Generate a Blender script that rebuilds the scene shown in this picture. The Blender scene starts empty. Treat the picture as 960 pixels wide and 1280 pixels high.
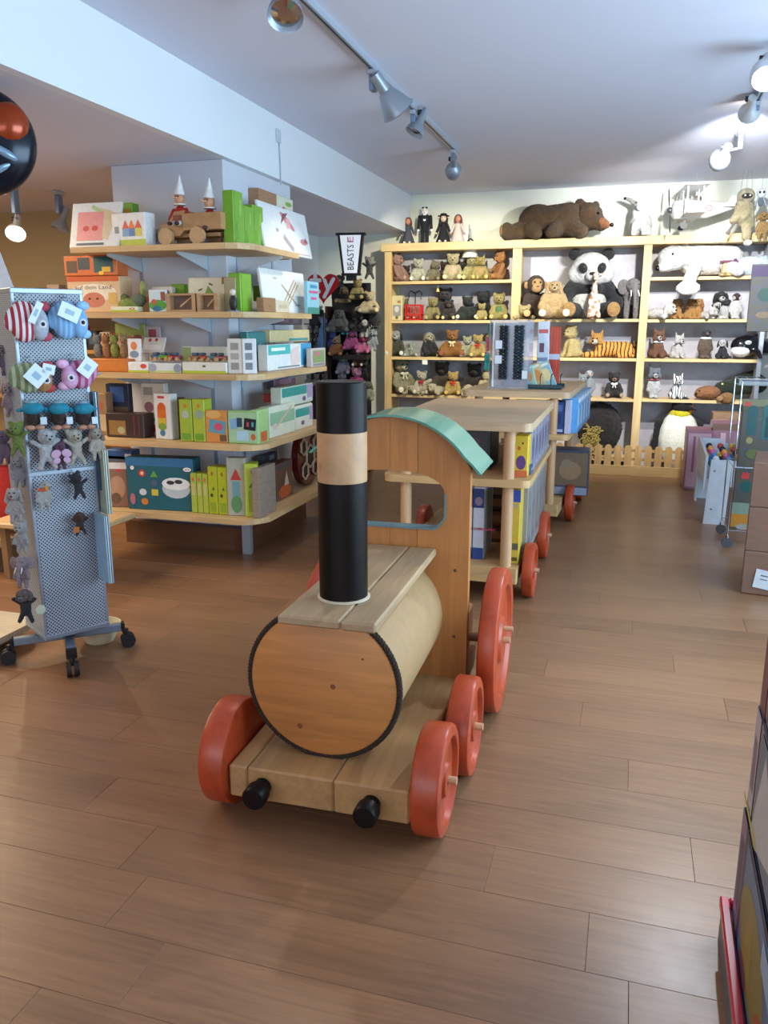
import bpy, bmesh, math, random
from math import sin, cos, pi, radians, sqrt, atan2
from mathutils import Vector, Matrix, Euler
R_ = random.Random(7)
scene = bpy.context.scene
COL = scene.collection
# ---------------------------------------------------------------- camera
FPX, PITCH, YAW, EYE = 1005.0, radians(13.0), radians(16.8), 1.5
cd = bpy.data.cameras.new('camera'); cam = bpy.data.objects.new('camera', cd); COL.objects.link(cam)
cam.location = (0, 0, EYE); cam.rotation_euler = (pi/2-PITCH, 0, YAW)
cd.sensor_fit = 'VERTICAL'; cd.sensor_height = 36.0; cd.lens = 36.0*FPX/1280; cd.clip_start = .05
scene.camera = cam
# ---------------------------------------------------------------- view, world
scene.view_settings.view_transform = 'Standard'; scene.view_settings.look = 'None'
scene.view_settings.gamma = 1.0; scene.view_settings.exposure = 0.72
w = bpy.data.worlds.new('world'); scene.world = w; w.use_nodes = True
w.node_tree.nodes['Background'].inputs[0].default_value = (.62, .78, 1, 1)
w.node_tree.nodes['Background'].inputs[1].default_value = .5
# ---------------------------------------------------------------- lights (daylight through shop windows)
def area(name, loc, rot, sx, sy, power, col):
    l = bpy.data.lights.new(name, 'AREA'); l.shape = 'RECTANGLE'; l.size = sx; l.size_y = sy
    l.energy = power; l.color = col
    o = bpy.data.objects.new(name, l); COL.objects.link(o); o.location = loc; o.rotation_euler = rot
    return o
area('daylight_right_window', (2.52, 3.0, 1.45), (0, pi/2, 0), 1.9, 4.6, 165, (.56, .81, 1))
area('daylight_front_window', (-1.5, -2.9, 1.5), (radians(90), 0, 0), 6.0, 1.8, 62, (.86, .93, 1))
def spot(loc, target, power, col, size=70, blend=.6, r=.04):
    l = bpy.data.lights.new('spot_bulb', 'SPOT'); l.energy = power; l.color = col
    l.spot_size = radians(size); l.spot_blend = blend; l.shadow_soft_size = r
    o = bpy.data.objects.new('spot_bulb', l); COL.objects.link(o); o.location = loc
    d = Vector(target)-Vector(loc); o.rotation_euler = d.to_track_quat('-Z', 'Y').to_euler()
    return o
# ---------------------------------------------------------------- pixel -> place on a real plane
_T = YAW
_R = Vector((cos(_T), sin(_T), 0)); _F = Vector((-sin(_T)*cos(PITCH), cos(_T)*cos(PITCH), -sin(PITCH)))
_U = Vector((-sin(_T)*sin(PITCH), cos(_T)*sin(PITCH), cos(PITCH)))
CAM = Vector((0, 0, EYE))
def ray(x, y): return (x-480)*_R + FPX*_F + (640-y)*_U
def atz(x, y, z=0): d = ray(x, y); return CAM+d*((z-EYE)/d.z)
def aty(x, y, Y): d = ray(x, y); return CAM+d*(Y/d.y)
def atx(x, y, X): d = ray(x, y); return CAM+d*(X/d.x)
def fit(x0, y0, x1, y1, Y=None, X=None):
    """centre coordinate along the plane, bottom z, width, height of a pixel box seen on a wall plane"""
    if Y is not None:
        a = aty(x0, (y0+y1)/2, Y); b = aty(x1, (y0+y1)/2, Y); m = (x0+x1)/2
        return (a.x+b.x)/2, aty(m, y1, Y).z, b.x-a.x, aty(m, y0, Y).z-aty(m, y1, Y).z
    a = atx(x0, (y0+y1)/2, X); b = atx(x1, (y0+y1)/2, X); m = (x0+x1)/2
    return (a.y+b.y)/2, atx(m, y1, X).z, b.y-a.y, atx(m, y0, X).z-atx(m, y1, X).z
# ---------------------------------------------------------------- materials
def lin(c):
    if isinstance(c, str):
        c = c.lstrip('#'); c = [int(c[i:i+2], 16)/255 for i in (0, 2, 4)]
    return tuple(((v/12.92) if v <= .04045 else ((v+.055)/1.055)**2.4) for v in c[:3])+(1,)
MC = {}
def mat(c, kind='paint'):
    k = (c, kind)
    if k in MC: return MC[k]
    m = bpy.data.materials.new(kind+'_'+str(c).strip('#')); m.use_nodes = True; MC[k] = m
    nt = m.node_tree; N = nt.nodes; L = nt.links; b = N['Principled BSDF']; col = lin(c)
    b.inputs['Base Color'].default_value = col
    def coords(s=(1, 1, 1), rnd=True):
        tc = N.new('ShaderNodeTexCoord'); mp = N.new('ShaderNodeMapping'); mp.inputs['Scale'].default_value = s
        L.new(tc.outputs['Object'], mp.inputs['Vector'])
        if rnd:
            oi = N.new('ShaderNodeObjectInfo'); mu = N.new('ShaderNodeMath'); mu.operation = 'MULTIPLY'; mu.inputs[1].default_value = 37
            L.new(oi.outputs['Random'], mu.inputs[0]); L.new(mu.outputs[0], mp.inputs['Location'])
        return mp
    def noise(mp, sc, det=3, rough=.5, dist=0):
        n = N.new('ShaderNodeTexNoise'); n.inputs['Scale'].default_value = sc; n.inputs['Detail'].default_value = det
        n.inputs['Roughness'].default_value = rough; n.inputs['Distortion'].default_value = dist
        L.new(mp.outputs[0], n.inputs['Vector']); return n
    def bump(src, st, dist=.01):
        bp = N.new('ShaderNodeBump'); bp.inputs['Strength'].default_value = st; bp.inputs['Distance'].default_value = dist
        L.new(src, bp.inputs['Height']); L.new(bp.outputs[0], b.inputs['Normal'])
    def tint(src, lo, hi, stops=(.3, .7)):
        r = N.new('ShaderNodeValToRGB'); r.color_ramp.elements[0].position = stops[0]; r.color_ramp.elements[1].position = stops[1]
        r.color_ramp.elements[0].color = tuple(v*lo for v in col[:3])+(1,)
        r.color_ramp.elements[1].color = tuple(min(1, v*hi) for v in col[:3])+(1,)
        L.new(src, r.inputs[0]); L.new(r.outputs[0], b.inputs['Base Color']); return r
    if kind == 'paint': b.inputs['Roughness'].default_value = .45; n = noise(coords(), 12); tint(n.outputs[0], .9, 1.06)
    elif kind == 'gloss': b.inputs['Roughness'].default_value = .18
    elif kind == 'card': b.inputs['Roughness'].default_value = .38; n = noise(coords(), 30); tint(n.outputs[0], .93, 1.04)
    elif kind == 'kraft': b.inputs['Roughness'].default_value = .7; n = noise(coords((1, 1, 6)), 14); tint(n.outputs[0], .85, 1.08)
    elif kind == 'fur':
        b.inputs['Roughness'].default_value = .95; n = noise(coords(), 16, 5, .75); tint(n.outputs[0], .68, 1.22); bump(n.outputs[0], .9, .06)
        b.inputs['Sheen Weight'].default_value = .08; b.inputs['Sheen Roughness'].default_value = .5
    elif kind == 'bigfur':
        b.inputs['Roughness'].default_value = .95; n = noise(coords((1, 1, 1)), 9, 8, .75, .6); tint(n.outputs[0], .45, 1.45); bump(n.outputs[0], 1, .05)
        b.inputs['Sheen Weight'].default_value = .08
    elif kind == 'cloth': b.inputs['Roughness'].default_value = .9; n = noise(coords(), 60, 2); tint(n.outputs[0], .85, 1.1); bump(n.outputs[0], .3, .01)
    elif kind == 'wall': b.inputs['Roughness'].default_value = .85; n = noise(coords(rnd=False), 60, 4); bump(n.outputs[0], .12, .004)
    elif kind == 'metal': b.inputs['Metallic'].default_value = .55; b.inputs['Roughness'].default_value = .38
    elif kind == 'chrome': b.inputs['Metallic'].default_value = 1; b.inputs['Roughness'].default_value = .12
    elif kind == 'rubber': b.inputs['Roughness'].default_value = .6
    elif kind == 'black': b.inputs['Roughness'].default_value = .42; b.inputs['Specular IOR Level'].default_value = .16; n = noise(coords(), 6); tint(n.outputs[0], .8, 1.3)
    elif kind == 'red':       # worn painted wooden wheels
        b.inputs['Roughness'].default_value = .36
        n = noise(coords(), 9, 6, .7); tint(n.outputs[0], .55, 1.12, (.25, .5)); bump(n.outputs[0], .15, .004)
    elif kind in ('wood', 'woodz', 'woodx', 'woody', 'knot', 'veneer'):
        s = {'wood': (3, 3, 3), 'woodz': (11, 11, .9), 'woodx': (.9, 11, 11), 'woody': (11, .9, 11), 'knot': (.9, 9, 9), 'veneer': (.7, 9, 9)}[kind]
        mp = coords(s); n = noise(mp, 3.2, 6, .62, .7); n2 = noise(coords((1.2, 1.2, 1.2)), 2.3, 2)
        mx = N.new('ShaderNodeMath'); mx.operation = 'MULTIPLY_ADD'; mx.inputs[1].default_value = .6
        L.new(n.outputs[0], mx.inputs[0]); m2 = N.new('ShaderNodeMath'); m2.operation = 'MULTIPLY'; m2.inputs[1].default_value = .4
        L.new(n2.outputs[0], m2.inputs[0]); L.new(m2.outputs[0], mx.inputs[2])
        r = tint(mx.outputs[0], .9 if kind == 'veneer' else .78, 1.06 if kind == 'veneer' else 1.12, (.36, .62))
        if kind == 'wood':
            v = N.new('ShaderNodeTexVoronoi'); v.inputs['Scale'].default_value = 3.4 if kind == 'knot' else 5
            L.new(coords((1, 1, 1)).outputs[0], v.inputs['Vector'])
            r2 = N.new('ShaderNodeValToRGB'); r2.color_ramp.elements[0].position = .05; r2.color_ramp.elements[1].position = .13
            r2.color_ramp.elements[0].color = (.35, .22, .14, 1); r2.color_ramp.elements[1].color = (1, 1, 1, 1)
            L.new(v.outputs['Distance'], r2.inputs[0])
            mm = N.new('ShaderNodeMixRGB'); mm.blend_type = 'MULTIPLY'; mm.inputs[0].default_value = .8
            L.new(r.outputs[0], mm.inputs[1]); L.new(r2.outputs[0], mm.inputs[2]); L.new(mm.outputs[0], b.inputs['Base Color'])
        b.inputs['Roughness'].default_value = .5; bump(mx.outputs[0], .15, .004)
    elif kind == 'floor':     # laminate plank, tone changes from plank to plank
        mp = coords((.8, 14, 1)); n = noise(mp, 2.6, 8, .68, 1.4)
        oi = N.new('ShaderNodeObjectInfo'); mp2 = coords((.6, 2.2, 1)); n2 = noise(mp2, 1.6, 3)
        a = N.new('ShaderNodeMath'); a.operation = 'MULTIPLY_ADD'; a.inputs[1].default_value = .55
        L.new(n.outputs[0], a.inputs[0]); a2 = N.new('ShaderNodeMath'); a2.operation = 'MULTIPLY_ADD'; a2.inputs[1].default_value = .30
        L.new(n2.outputs[0], a2.inputs[0]); a3 = N.new('ShaderNodeMath'); a3.operation = 'MULTIPLY'; a3.inputs[1].default_value = .05
        L.new(oi.outputs['Random'], a3.inputs[0]); L.new(a3.outputs[0], a2.inputs[2]); L.new(a2.outputs[0], a.inputs[2])
        r = tint(a.outputs[0], .66, 1.22, (.32, .66))
        rr = N.new('ShaderNodeMapRange'); rr.inputs[3].default_value = .26; rr.inputs[4].default_value = .42
        L.new(noise(coords((1, 1, 1), False), 3.5, 5, .7).outputs[0], rr.inputs[0]); L.new(rr.outputs[0], b.inputs['Roughness'])
        bump(a.outputs[0], .04, .003)
    elif kind == 'perf':      # perforated sheet steel
        tc = N.new('ShaderNodeTexCoord'); mp = N.new('ShaderNodeMapping'); mp.inputs['Rotation'].default_value = (0, radians(45), 0)
        L.new(tc.outputs['Object'], mp.inputs['Vector'])
        v = N.new('ShaderNodeTexVoronoi'); v.feature = 'F1'; v.voronoi_dimensions = '2D'; v.inputs['Scale'].default_value = 88; v.inputs['Randomness'].default_value = 0
        sp = N.new('ShaderNodeSeparateXYZ'); cb = N.new('ShaderNodeCombineXYZ'); L.new(mp.outputs[0], sp.inputs[0])
        L.new(sp.outputs['X'], cb.inputs['X']); L.new(sp.outputs['Z'], cb.inputs['Y']); L.new(cb.outputs[0], v.inputs['Vector'])
        lt = N.new('ShaderNodeMath'); lt.operation = 'LESS_THAN'; lt.inputs[1].default_value = .32; L.new(v.outputs['Distance'], lt.inputs[0])
        mm = N.new('ShaderNodeMixRGB'); mm.inputs[1].default_value = col; mm.inputs[2].default_value = (.02, .025, .03, 1)
        L.new(lt.outputs[0], mm.inputs[0]); L.new(mm.outputs[0], b.inputs['Base Color']); b.inputs['Roughness'].default_value = .45
    elif kind == 'acrylic':
        b.inputs['Roughness'].default_value = .08; b.inputs['Alpha'].default_value = .42; b.inputs['Specular IOR Level'].default_value = .8
    elif kind == 'glass':
        b.inputs['Roughness'].default_value = .03; b.inputs['Transmission Weight'].default_value = 1; b.inputs['IOR'].default_value = 1.45
    elif kind == 'film':      # stretch wrap over parcels
        b.inputs['Roughness'].default_value = .12; b.inputs['Alpha'].default_value = .06
        n = noise(coords((1, 1, 4)), 12, 4); bump(n.outputs[0], .8, .02)
    elif kind == 'emit':
        b.inputs['Emission Color'].default_value = col; b.inputs['Emission Strength'].default_value = 22
    elif kind == 'lantern':
        b.inputs['Emission Color'].default_value = col; b.inputs['Emission Strength'].default_value = .35
    elif kind == 'foil':
        b.inputs['Metallic'].default_value = .35; b.inputs['Roughness'].default_value = .22
    elif kind == 'mottle':    # busy printed picture seen from afar
        n = noise(coords((1, 1, 1)), 34, 6, .7, .8)
        r = N.new('ShaderNodeValToRGB'); e = r.color_ramp.elements; e[0].position = .25; e[1].position = .75
        h = [(.02, .06, .06), (.08, .11, .05), (.14, .08, .06), (.06, .09, .15), (.20, .18, .12)]
        for i, p in enumerate((.4, .5, .6)): x = e.new(p); x.color = h[i+1]+(1,)
        e[0].color = h[0]+(1,); e[-1].color = h[4]+(1,)
        L.new(n.outputs[0], r.inputs[0]); mm = N.new('ShaderNodeMixRGB'); mm.inputs[0].default_value = .6; mm.inputs[1].default_value = col
        L.new(r.outputs[0], mm.inputs[2]); L.new(mm.outputs[0], b.inputs['Base Color']); b.inputs['Roughness'].default_value = .35
    elif kind == 'tiger':
        wv = N.new('ShaderNodeTexWave'); wv.inputs['Scale'].default_value = 3.2; wv.inputs['Distortion'].default_value = 5; wv.inputs['Detail'].default_value = 3
        L.new(coords(rnd=False).outputs[0], wv.inputs['Vector'])
        r = N.new('ShaderNodeValToRGB'); r.color_ramp.elements[0].position = .16; r.color_ramp.elements[1].position = .28
        r.color_ramp.elements[0].color = (.03, .02, .01, 1); r.color_ramp.elements[1].color = col
        L.new(wv.outputs[0], r.inputs[0]); L.new(r.outputs[0], b.inputs['Base Color']); b.inputs['Roughness'].default_value = .9
    elif kind == 'spots':
        v = N.new('ShaderNodeTexVoronoi'); v.inputs['Scale'].default_value = 11; L.new(coords(rnd=False).outputs[0], v.inputs['Vector'])
        r = N.new('ShaderNodeValToRGB'); r.color_ramp.elements[0].position = .42; r.color_ramp.elements[1].position = .5
        r.color_ramp.elements[0].color = lin('#a87452'); r.color_ramp.elements[1].color = col
        L.new(v.outputs['Distance'], r.inputs[0]); L.new(r.outputs[0], b.inputs['Base Color']); b.inputs['Roughness'].default_value = .9
    elif kind.startswith('stripe'):
        other = '#'+kind.split('#')[1]; wv = N.new('ShaderNodeTexWave'); wv.wave_profile = 'SIN'; wv.inputs['Scale'].default_value = float(kind.split('#')[2])
        L.new(coords(rnd=False).outputs[0], wv.inputs['Vector'])
        r = N.new('ShaderNodeValToRGB'); r.color_ramp.interpolation = 'CONSTANT'; r.color_ramp.elements[1].position = .5
        r.color_ramp.elements[0].color = lin(other); r.color_ramp.elements[1].color = col
        L.new(wv.outputs[0], r.inputs[0]); L.new(r.outputs[0], b.inputs['Base Color']); b.inputs['Roughness'].default_value = .9
    return m
# ---------------------------------------------------------------- mesh builder
class MB:
    def __init__(s): s.v = []; s.f = []; s.mi = []; s.mats = []; s.cur = 0
    def m(s, material):
        if material not in s.mats: s.mats.append(material)
        s.cur = s.mats.index(material); return s
    def add(s, vs, fs):
        o = len(s.v); s.v += [tuple(v) for v in vs]; s.f += [tuple(i+o for i in f) for f in fs]; s.mi += [s.cur]*len(fs); return s
    def box(s, x0, x1, y0, y1, z0, z1, M=None):
        vs = [Vector((x, y, z)) for z in (z0, z1) for y in (y0, y1) for x in (x0, x1)]
        if M: vs = [M@v for v in vs]
        return s.add(vs, [(0, 2, 3, 1), (4, 5, 7, 6), (0, 1, 5, 4), (2, 6, 7, 3), (0, 4, 6, 2), (1, 3, 7, 5)])
    def rbox(s, x0, x1, y0, y1, z0, z1, r=.004, M=None, seg=1):
        b = bmesh.new(); bmesh.ops.create_cube(b, size=1)
        for v in b.verts: v.co = Vector(((x0+x1)/2+v.co.x*(x1-x0), (y0+y1)/2+v.co.y*(y1-y0), (z0+z1)/2+v.co.z*(z1-z0)))
        r = min(r, .45*min(x1-x0, y1-y0, z1-z0)); bmesh.ops.bevel(b, geom=b.edges[:]+b.verts[:], offset=r, segments=seg, profile=.5, affect='EDGES')
        return s.bm(b, M)
    def bm(s, b, M=None):
        b.verts.index_update(); vs = [(M@v.co if M else v.co.copy()) for v in b.verts]; fs = [[v.index for v in f.verts] for f in b.faces]; b.free()
        return s.add(vs, fs)
    def frame(s, a, b):
        d = (b-a).normalized(); u = d.orthogonal().normalized(); return d, u, d.cross(u)
    def tube(s, pts, r, n=8, cap=True):
        pts = [Vector(p) for p in pts]; rs = r if isinstance(r, (list, tuple)) else [r]*len(pts); vs = []; u = None
        for i, p in enumerate(pts):
            d = (pts[min(i+1, len(pts)-1)]-pts[max(i-1, 0)]).normalized()
            if u is None: u = d.orthogonal().normalized()
            else: u = (u-d*u.dot(d)).normalized()
            w_ = d.cross(u)
            vs += [p+(u*cos(2*pi*k/n)+w_*sin(2*pi*k/n))*rs[i] for k in range(n)]
        fs = [(i*n+k, i*n+(k+1) % n, (i+1)*n+(k+1) % n, (i+1)*n+k) for i in range(len(pts)-1) for k in range(n)]
        if cap: fs += [tuple(range(n))[::-1], tuple((len(pts)-1)*n+k for k in range(n))]
        return s.add(vs, fs)
    def cyl(s, a, b, r0, r1=None, n=20): return s.tube([a, b], [r0, r0 if r1 is None else r1], n)
    def lathe(s, prof, M=None, n=32, close=False):
        vs = []; m_ = len(prof)
        for k in range(n):
            a = 2*pi*k/n
            for r, z in prof: vs.append(Vector((r*cos(a), r*sin(a), z)))
        if M: vs = [M@v for v in vs]
        fs = [(k*m_+i, ((k+1) % n)*m_+i, ((k+1) % n)*m_+i+1, k*m_+i+1) for k in range(n) for i in range(m_-1)]
        return s.add(vs, fs)
    def ell(s, c, r, rot=None, n=12):
        b = bmesh.new(); bmesh.ops.create_uvsphere(b, u_segments=n, v_segments=max(6, n*2//3), radius=1)
        r = (r, r, r) if not isinstance(r, (tuple, list)) else r
        M = Matrix.Translation(c) @ (Euler(rot).to_matrix().to_4x4() if rot else Matrix()) @ Matrix.Diagonal((*r, 1))
        return s.bm(b, M)
    def cap(s, a, b, r0, r1, n=10):
        a = Vector(a); b = Vector(b); d = (b-a).normalized(); pts = []; rs = []
        for t in (90, 60, 30): pts.append(a-d*r0*sin(radians(t))*.98); rs.append(max(.0008, r0*cos(radians(t))))
        pts += [a, b]; rs += [r0, r1]
        for t in (30, 60, 90): pts.append(b+d*r1*sin(radians(t))*.98); rs.append(max(.0008, r1*cos(radians(t))))
        return s.tube(pts, rs, n)
    def prism(s, poly, z0, z1, M=None):
        n = len(poly); vs = [Vector((x, y, z0)) for x, y in poly]+[Vector((x, y, z1)) for x, y in poly]
        if M: vs = [M@v for v in vs]
        return s.add(vs, [tuple(range(n))[::-1], tuple(range(n, 2*n))]+[(i, (i+1) % n, n+(i+1) % n, n+i) for i in range(n)])
    def mesh(s, name, smooth=False, ang=.7):
        me = bpy.data.meshes.new(name); me.from_pydata(s.v, [], s.f)
        for m_ in s.mats: me.materials.append(m_)
        if s.mats: me.polygons.foreach_set('material_index', s.mi)
        b = bmesh.new(); b.from_mesh(me); bmesh.ops.recalc_face_normals(b, faces=b.faces); b.to_mesh(me); b.free()
        if smooth:
            me.polygons.foreach_set('use_smooth', [True]*len(me.polygons)); me.set_sharp_from_angle(angle=ang)
        me.update(); return me
    def obj(s, name, parent=None, material=None, smooth=False, loc=None, rot=None, ang=.7):
        if material: s.mats = [material]; s.mi = [0]*len(s.f)
        return link(name, s.mesh(name, smooth, ang), parent, loc, rot)
def link(name, me, parent=None, loc=None, rot=None):
    o = bpy.data.objects.new(name, me); COL.objects.link(o); o.parent = parent
    if loc is not None: o.location = loc
    if rot is not None: o.rotation_euler = rot
    return o
def tag(o, label, cat, group=None):
    o['label'] = label; o['category'] = cat
    if group: o['group'] = group
    return o
def thing(name, label, cat, loc=(0, 0, 0), rz=0, group=None, rot=None, scale=None):
    o = bpy.data.objects.new(name, None); o.empty_display_size = .1; COL.objects.link(o); o.location = loc
    o.rotation_euler = rot if rot else (0, 0, rz)
    if scale: o.scale = (scale, scale, scale) if not isinstance(scale, tuple) else scale
    return tag(o, label, cat, group)
def struct(o): o['kind'] = 'structure'; return o
TC = {}
def text_geo(txt):
    if txt in TC: return TC[txt]
    cu = bpy.data.curves.new('t', 'FONT'); cu.body = txt; cu.align_x = 'CENTER'; cu.align_y = 'CENTER'; cu.resolution_u = 2
    o = bpy.data.objects.new('t', cu); COL.objects.link(o); dg = bpy.context.evaluated_depsgraph_get()
    me = bpy.data.meshes.new_from_object(o.evaluated_get(dg)); vs = [v.co.copy() for v in me.vertices]; fs = [tuple(p.vertices) for p in me.polygons]
    xs = [v.x for v in vs]; ys = [v.y for v in vs]; cx, cy = (min(xs)+max(xs))/2, (min(ys)+max(ys))/2; W, H = max(xs)-min(xs), max(ys)-min(ys)
    TC[txt] = ([((v.x-cx)/W, (v.y-cy)/H) for v in vs], fs)
    bpy.data.objects.remove(o); bpy.data.curves.remove(cu); bpy.data.meshes.remove(me); return TC[txt]
def panel(mb, prints, w, h, M, off=.0007):
    """flat print: prints (shape, u, v, su, sv, colour[, text/rot]) on a w x h face; M maps (x, z) face plane to local"""
    for i, p in enumerate(prints):
        sh, u, v, su, sv, c = p[:6]; mb.m(mat(c, 'card')); e = off*(i+1)*.35+off
        if sh == 'r': pts = [(-.5, -.5), (.5, -.5), (.5, .5), (-.5, .5)]; fs = [(0, 1, 2, 3)]
        elif sh == 't': pts = [(-.5, -.5), (.5, -.5), (0, .5)]; fs = [(0, 1, 2)]
        elif sh == 'o': pts = [(.5*cos(2*pi*k/16), .5*sin(2*pi*k/16)) for k in range(16)]; fs = [tuple(range(16))]
        elif sh == 'x': pts, fs = text_geo(p[6])
        a = radians(p[7] if len(p) > 7 else (p[6] if len(p) > 6 and sh != 'x' else 0))
        vs = []
        for x, y in pts:
            X = x*su*w; Y = y*sv*h; X, Y = X*cos(a)-Y*sin(a), X*sin(a)+Y*cos(a)
            vs.append(M@Vector(((u-.5)*w+X, -e, v*h+Y)))
        mb.add(vs, fs)
def pbox(label, loc, w, d, h, col, prints=(), rz=0, rx=0, name='toy_box', cat='box', group=None, side=None, kind='card', top=None):
    """a printed carton; local -Y is its front, origin at the middle of the bottom front edge"""
    t = thing(name, label, cat, loc, group=group, rot=(rx, 0, rz))
    MB().rbox(-w/2, w/2, 0, d, 0, h, min(.004, d*.2)).obj('carton', t, mat(col, kind))
    if prints:
        mb = MB(); panel(mb, prints, w, h, Matrix()); mb.obj('front_print', t)
    if side:      # print on the left side (local -X)
        mb = MB(); panel(mb, side, d, h, Matrix.Translation((-w/2, d/2, 0)) @ Matrix.Rotation(-pi/2, 4, 'Z')); mb.obj('side_print', t)
    if top:
        mb = MB(); panel(mb, side or top, d, h, Matrix.Translation((w/2, d/2, 0)) @ Matrix.Rotation(pi/2, 4, 'Z')); mb.obj('side_print', t)
    return t
# ================================================================ SETTING
XB, ZH, ZL = -2.48, 2.93, 2.52            # face of the dropped ceiling, high and low ceiling
WALL = mat('#d8dbe0', 'wall'); CEIL = mat('#d6d8e8', 'wall')
fl = MB().box(-8.6, 2.6, -3.0, 9.5, -.05, -.003).obj('floor', None, mat('#7a5940', 'rubber')); struct(fl)
PW, PL = .207, 1.29
FM = mat('#8f6749', 'floor')
pm = MB().rbox(-PL/2+.0005, PL/2-.0005, -PW/2+.0004, PW/2-.0004, -.012, 0, .0007); pm.m(FM); pm.mats = [FM]; pm.mi = [0]*len(pm.f)
pm = pm.mesh('plank'); rest = []; npk = 0
for row in range(-20, 40):
    y = 1.485+PW*(row+.5)
    if y > 9.45: break
    off = {1: .10, 0: .20, -1: .38}.get(row, (row*.43) % 1*PL)
    for k in range(-8, 4):
        x = k*PL+off-.11+PL/2
        if x-PL/2 > 2.55 or x+PL/2 < -8.6: continue
        kk = y/.97; vis = y > .8 and y < 7.9 and x+PL/2 > -.96*y-.2 and x-PL/2 < .17*y+.25
        if vis and npk < 290:
            link('plank', pm, fl, (x, y, 0)); npk += 1
        else: rest.append((x, y))
mb = MB()
for x, y in rest: mb.box(x-PL/2+.0007, x+PL/2-.0007, y-PW/2+.0006, y+PW/2-.0006, -.012, 0)
o = mb.obj('far_planks', fl, FM); o['kind'] = 'stuff'
struct(MB().box(XB, 2.6, -3, 9.5, ZH, ZH+.05).obj('ceiling', None, CEIL))
struct(MB().box(-8.6, XB-.06, -3, 9.5, ZL, ZL+.05).obj('ceiling', None, CEIL))
struct(MB().box(XB-.06, XB, -3, 9.5, ZL, ZH).obj('trim_1', None, mat('#dfe4ea', 'wall')))
struct(MB().box(-3.62, 2.6, 9.245, 9.5, 0, ZH).obj('wall_back', None, mat('#d0d3c8', 'wall')))
struct(MB().box(-8.6, -3.6, 6.5, 6.58, 0, ZL).obj('wall_left_back', None, mat('#b09a72', 'wall')))
struct(MB().box(-3.66, -3.60, 6.58, 9.245, 0, ZL).obj('wall_left_side', None, WALL))
struct(MB().box(-8.66, -8.6, -3, 6.58, 0, ZL).obj('wall_left', None, mat('#b09a72', 'wall')))
def holed(name, axis, c0, c1, u0, u1, z1, hu0, hu1, hz0, hz1, ps):
    mb = MB()
    for a, b, z0, zz in ((u0, hu0, 0, z1), (hu1, u1, 0, z1), (hu0, hu1, 0, hz0), (hu0, hu1, hz1, z1)):
        if axis == 'x': mb.box(c0, c1, a, b, z0, zz)
        else: mb.box(a, b, c0, c1, z0, zz)
    struct(mb.obj(name, None, WALL))
    f = MB(); n = 3
    for i in range(n+1):
        u = hu0+(hu1-hu0)*i/n
        if axis == 'x': f.box(c0-.02, c0+.04, u-.025, u+.025, hz0, hz1)
        else: f.box(u-.025, u+.025, c0, c0+.04, hz0, hz1)
    W = struct(f.obj('window_%d' % ps, None, mat('#d8dadc')))
    g = MB()
    if axis == 'x': g.box(c0+.06, c0+.07, hu0, hu1, hz0, hz1)
    else: g.box(hu0, hu1, c0+.01, c0+.02, hz0, hz1)
    g.obj('pane', W, mat('#eef4f8', 'glass'))
holed('wall_right', 'x', 2.6, 2.68, -3, 9.5, ZH, .6, 5.4, .4, 2.5, 1)
holed('wall_front', 'y', -3.08, -3.0, -8.6, 2.6, ZH, -4.8, 1.8, .5, 2.45, 2)
# pillar inside the shelving
pil = struct(MB().rbox(-3.33, -2.52, 4.86, 5.92, 0, ZL-.001, .004).obj('wall_pillar', None, mat('#c9ccd6', 'wall')))
# junction plate with cable on the dropped face
t = thing('junction_box', 'small white wiring plate with a cable high on the dropped ceiling face', 'junction box', (XB+.001, atx(347, 170, XB).y, atx(347, 170, XB).z))
MB().rbox(0, .012, -.035, .035, -.045, .045, .004).obj('plate', t, mat('#c6ccd6'))
MB().tube([(.006, .01, -.045), (.006, .02, -.2), (.006, .02, -.32)], .005, 6).obj('cable', t, mat('#b4bcc8'))
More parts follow.
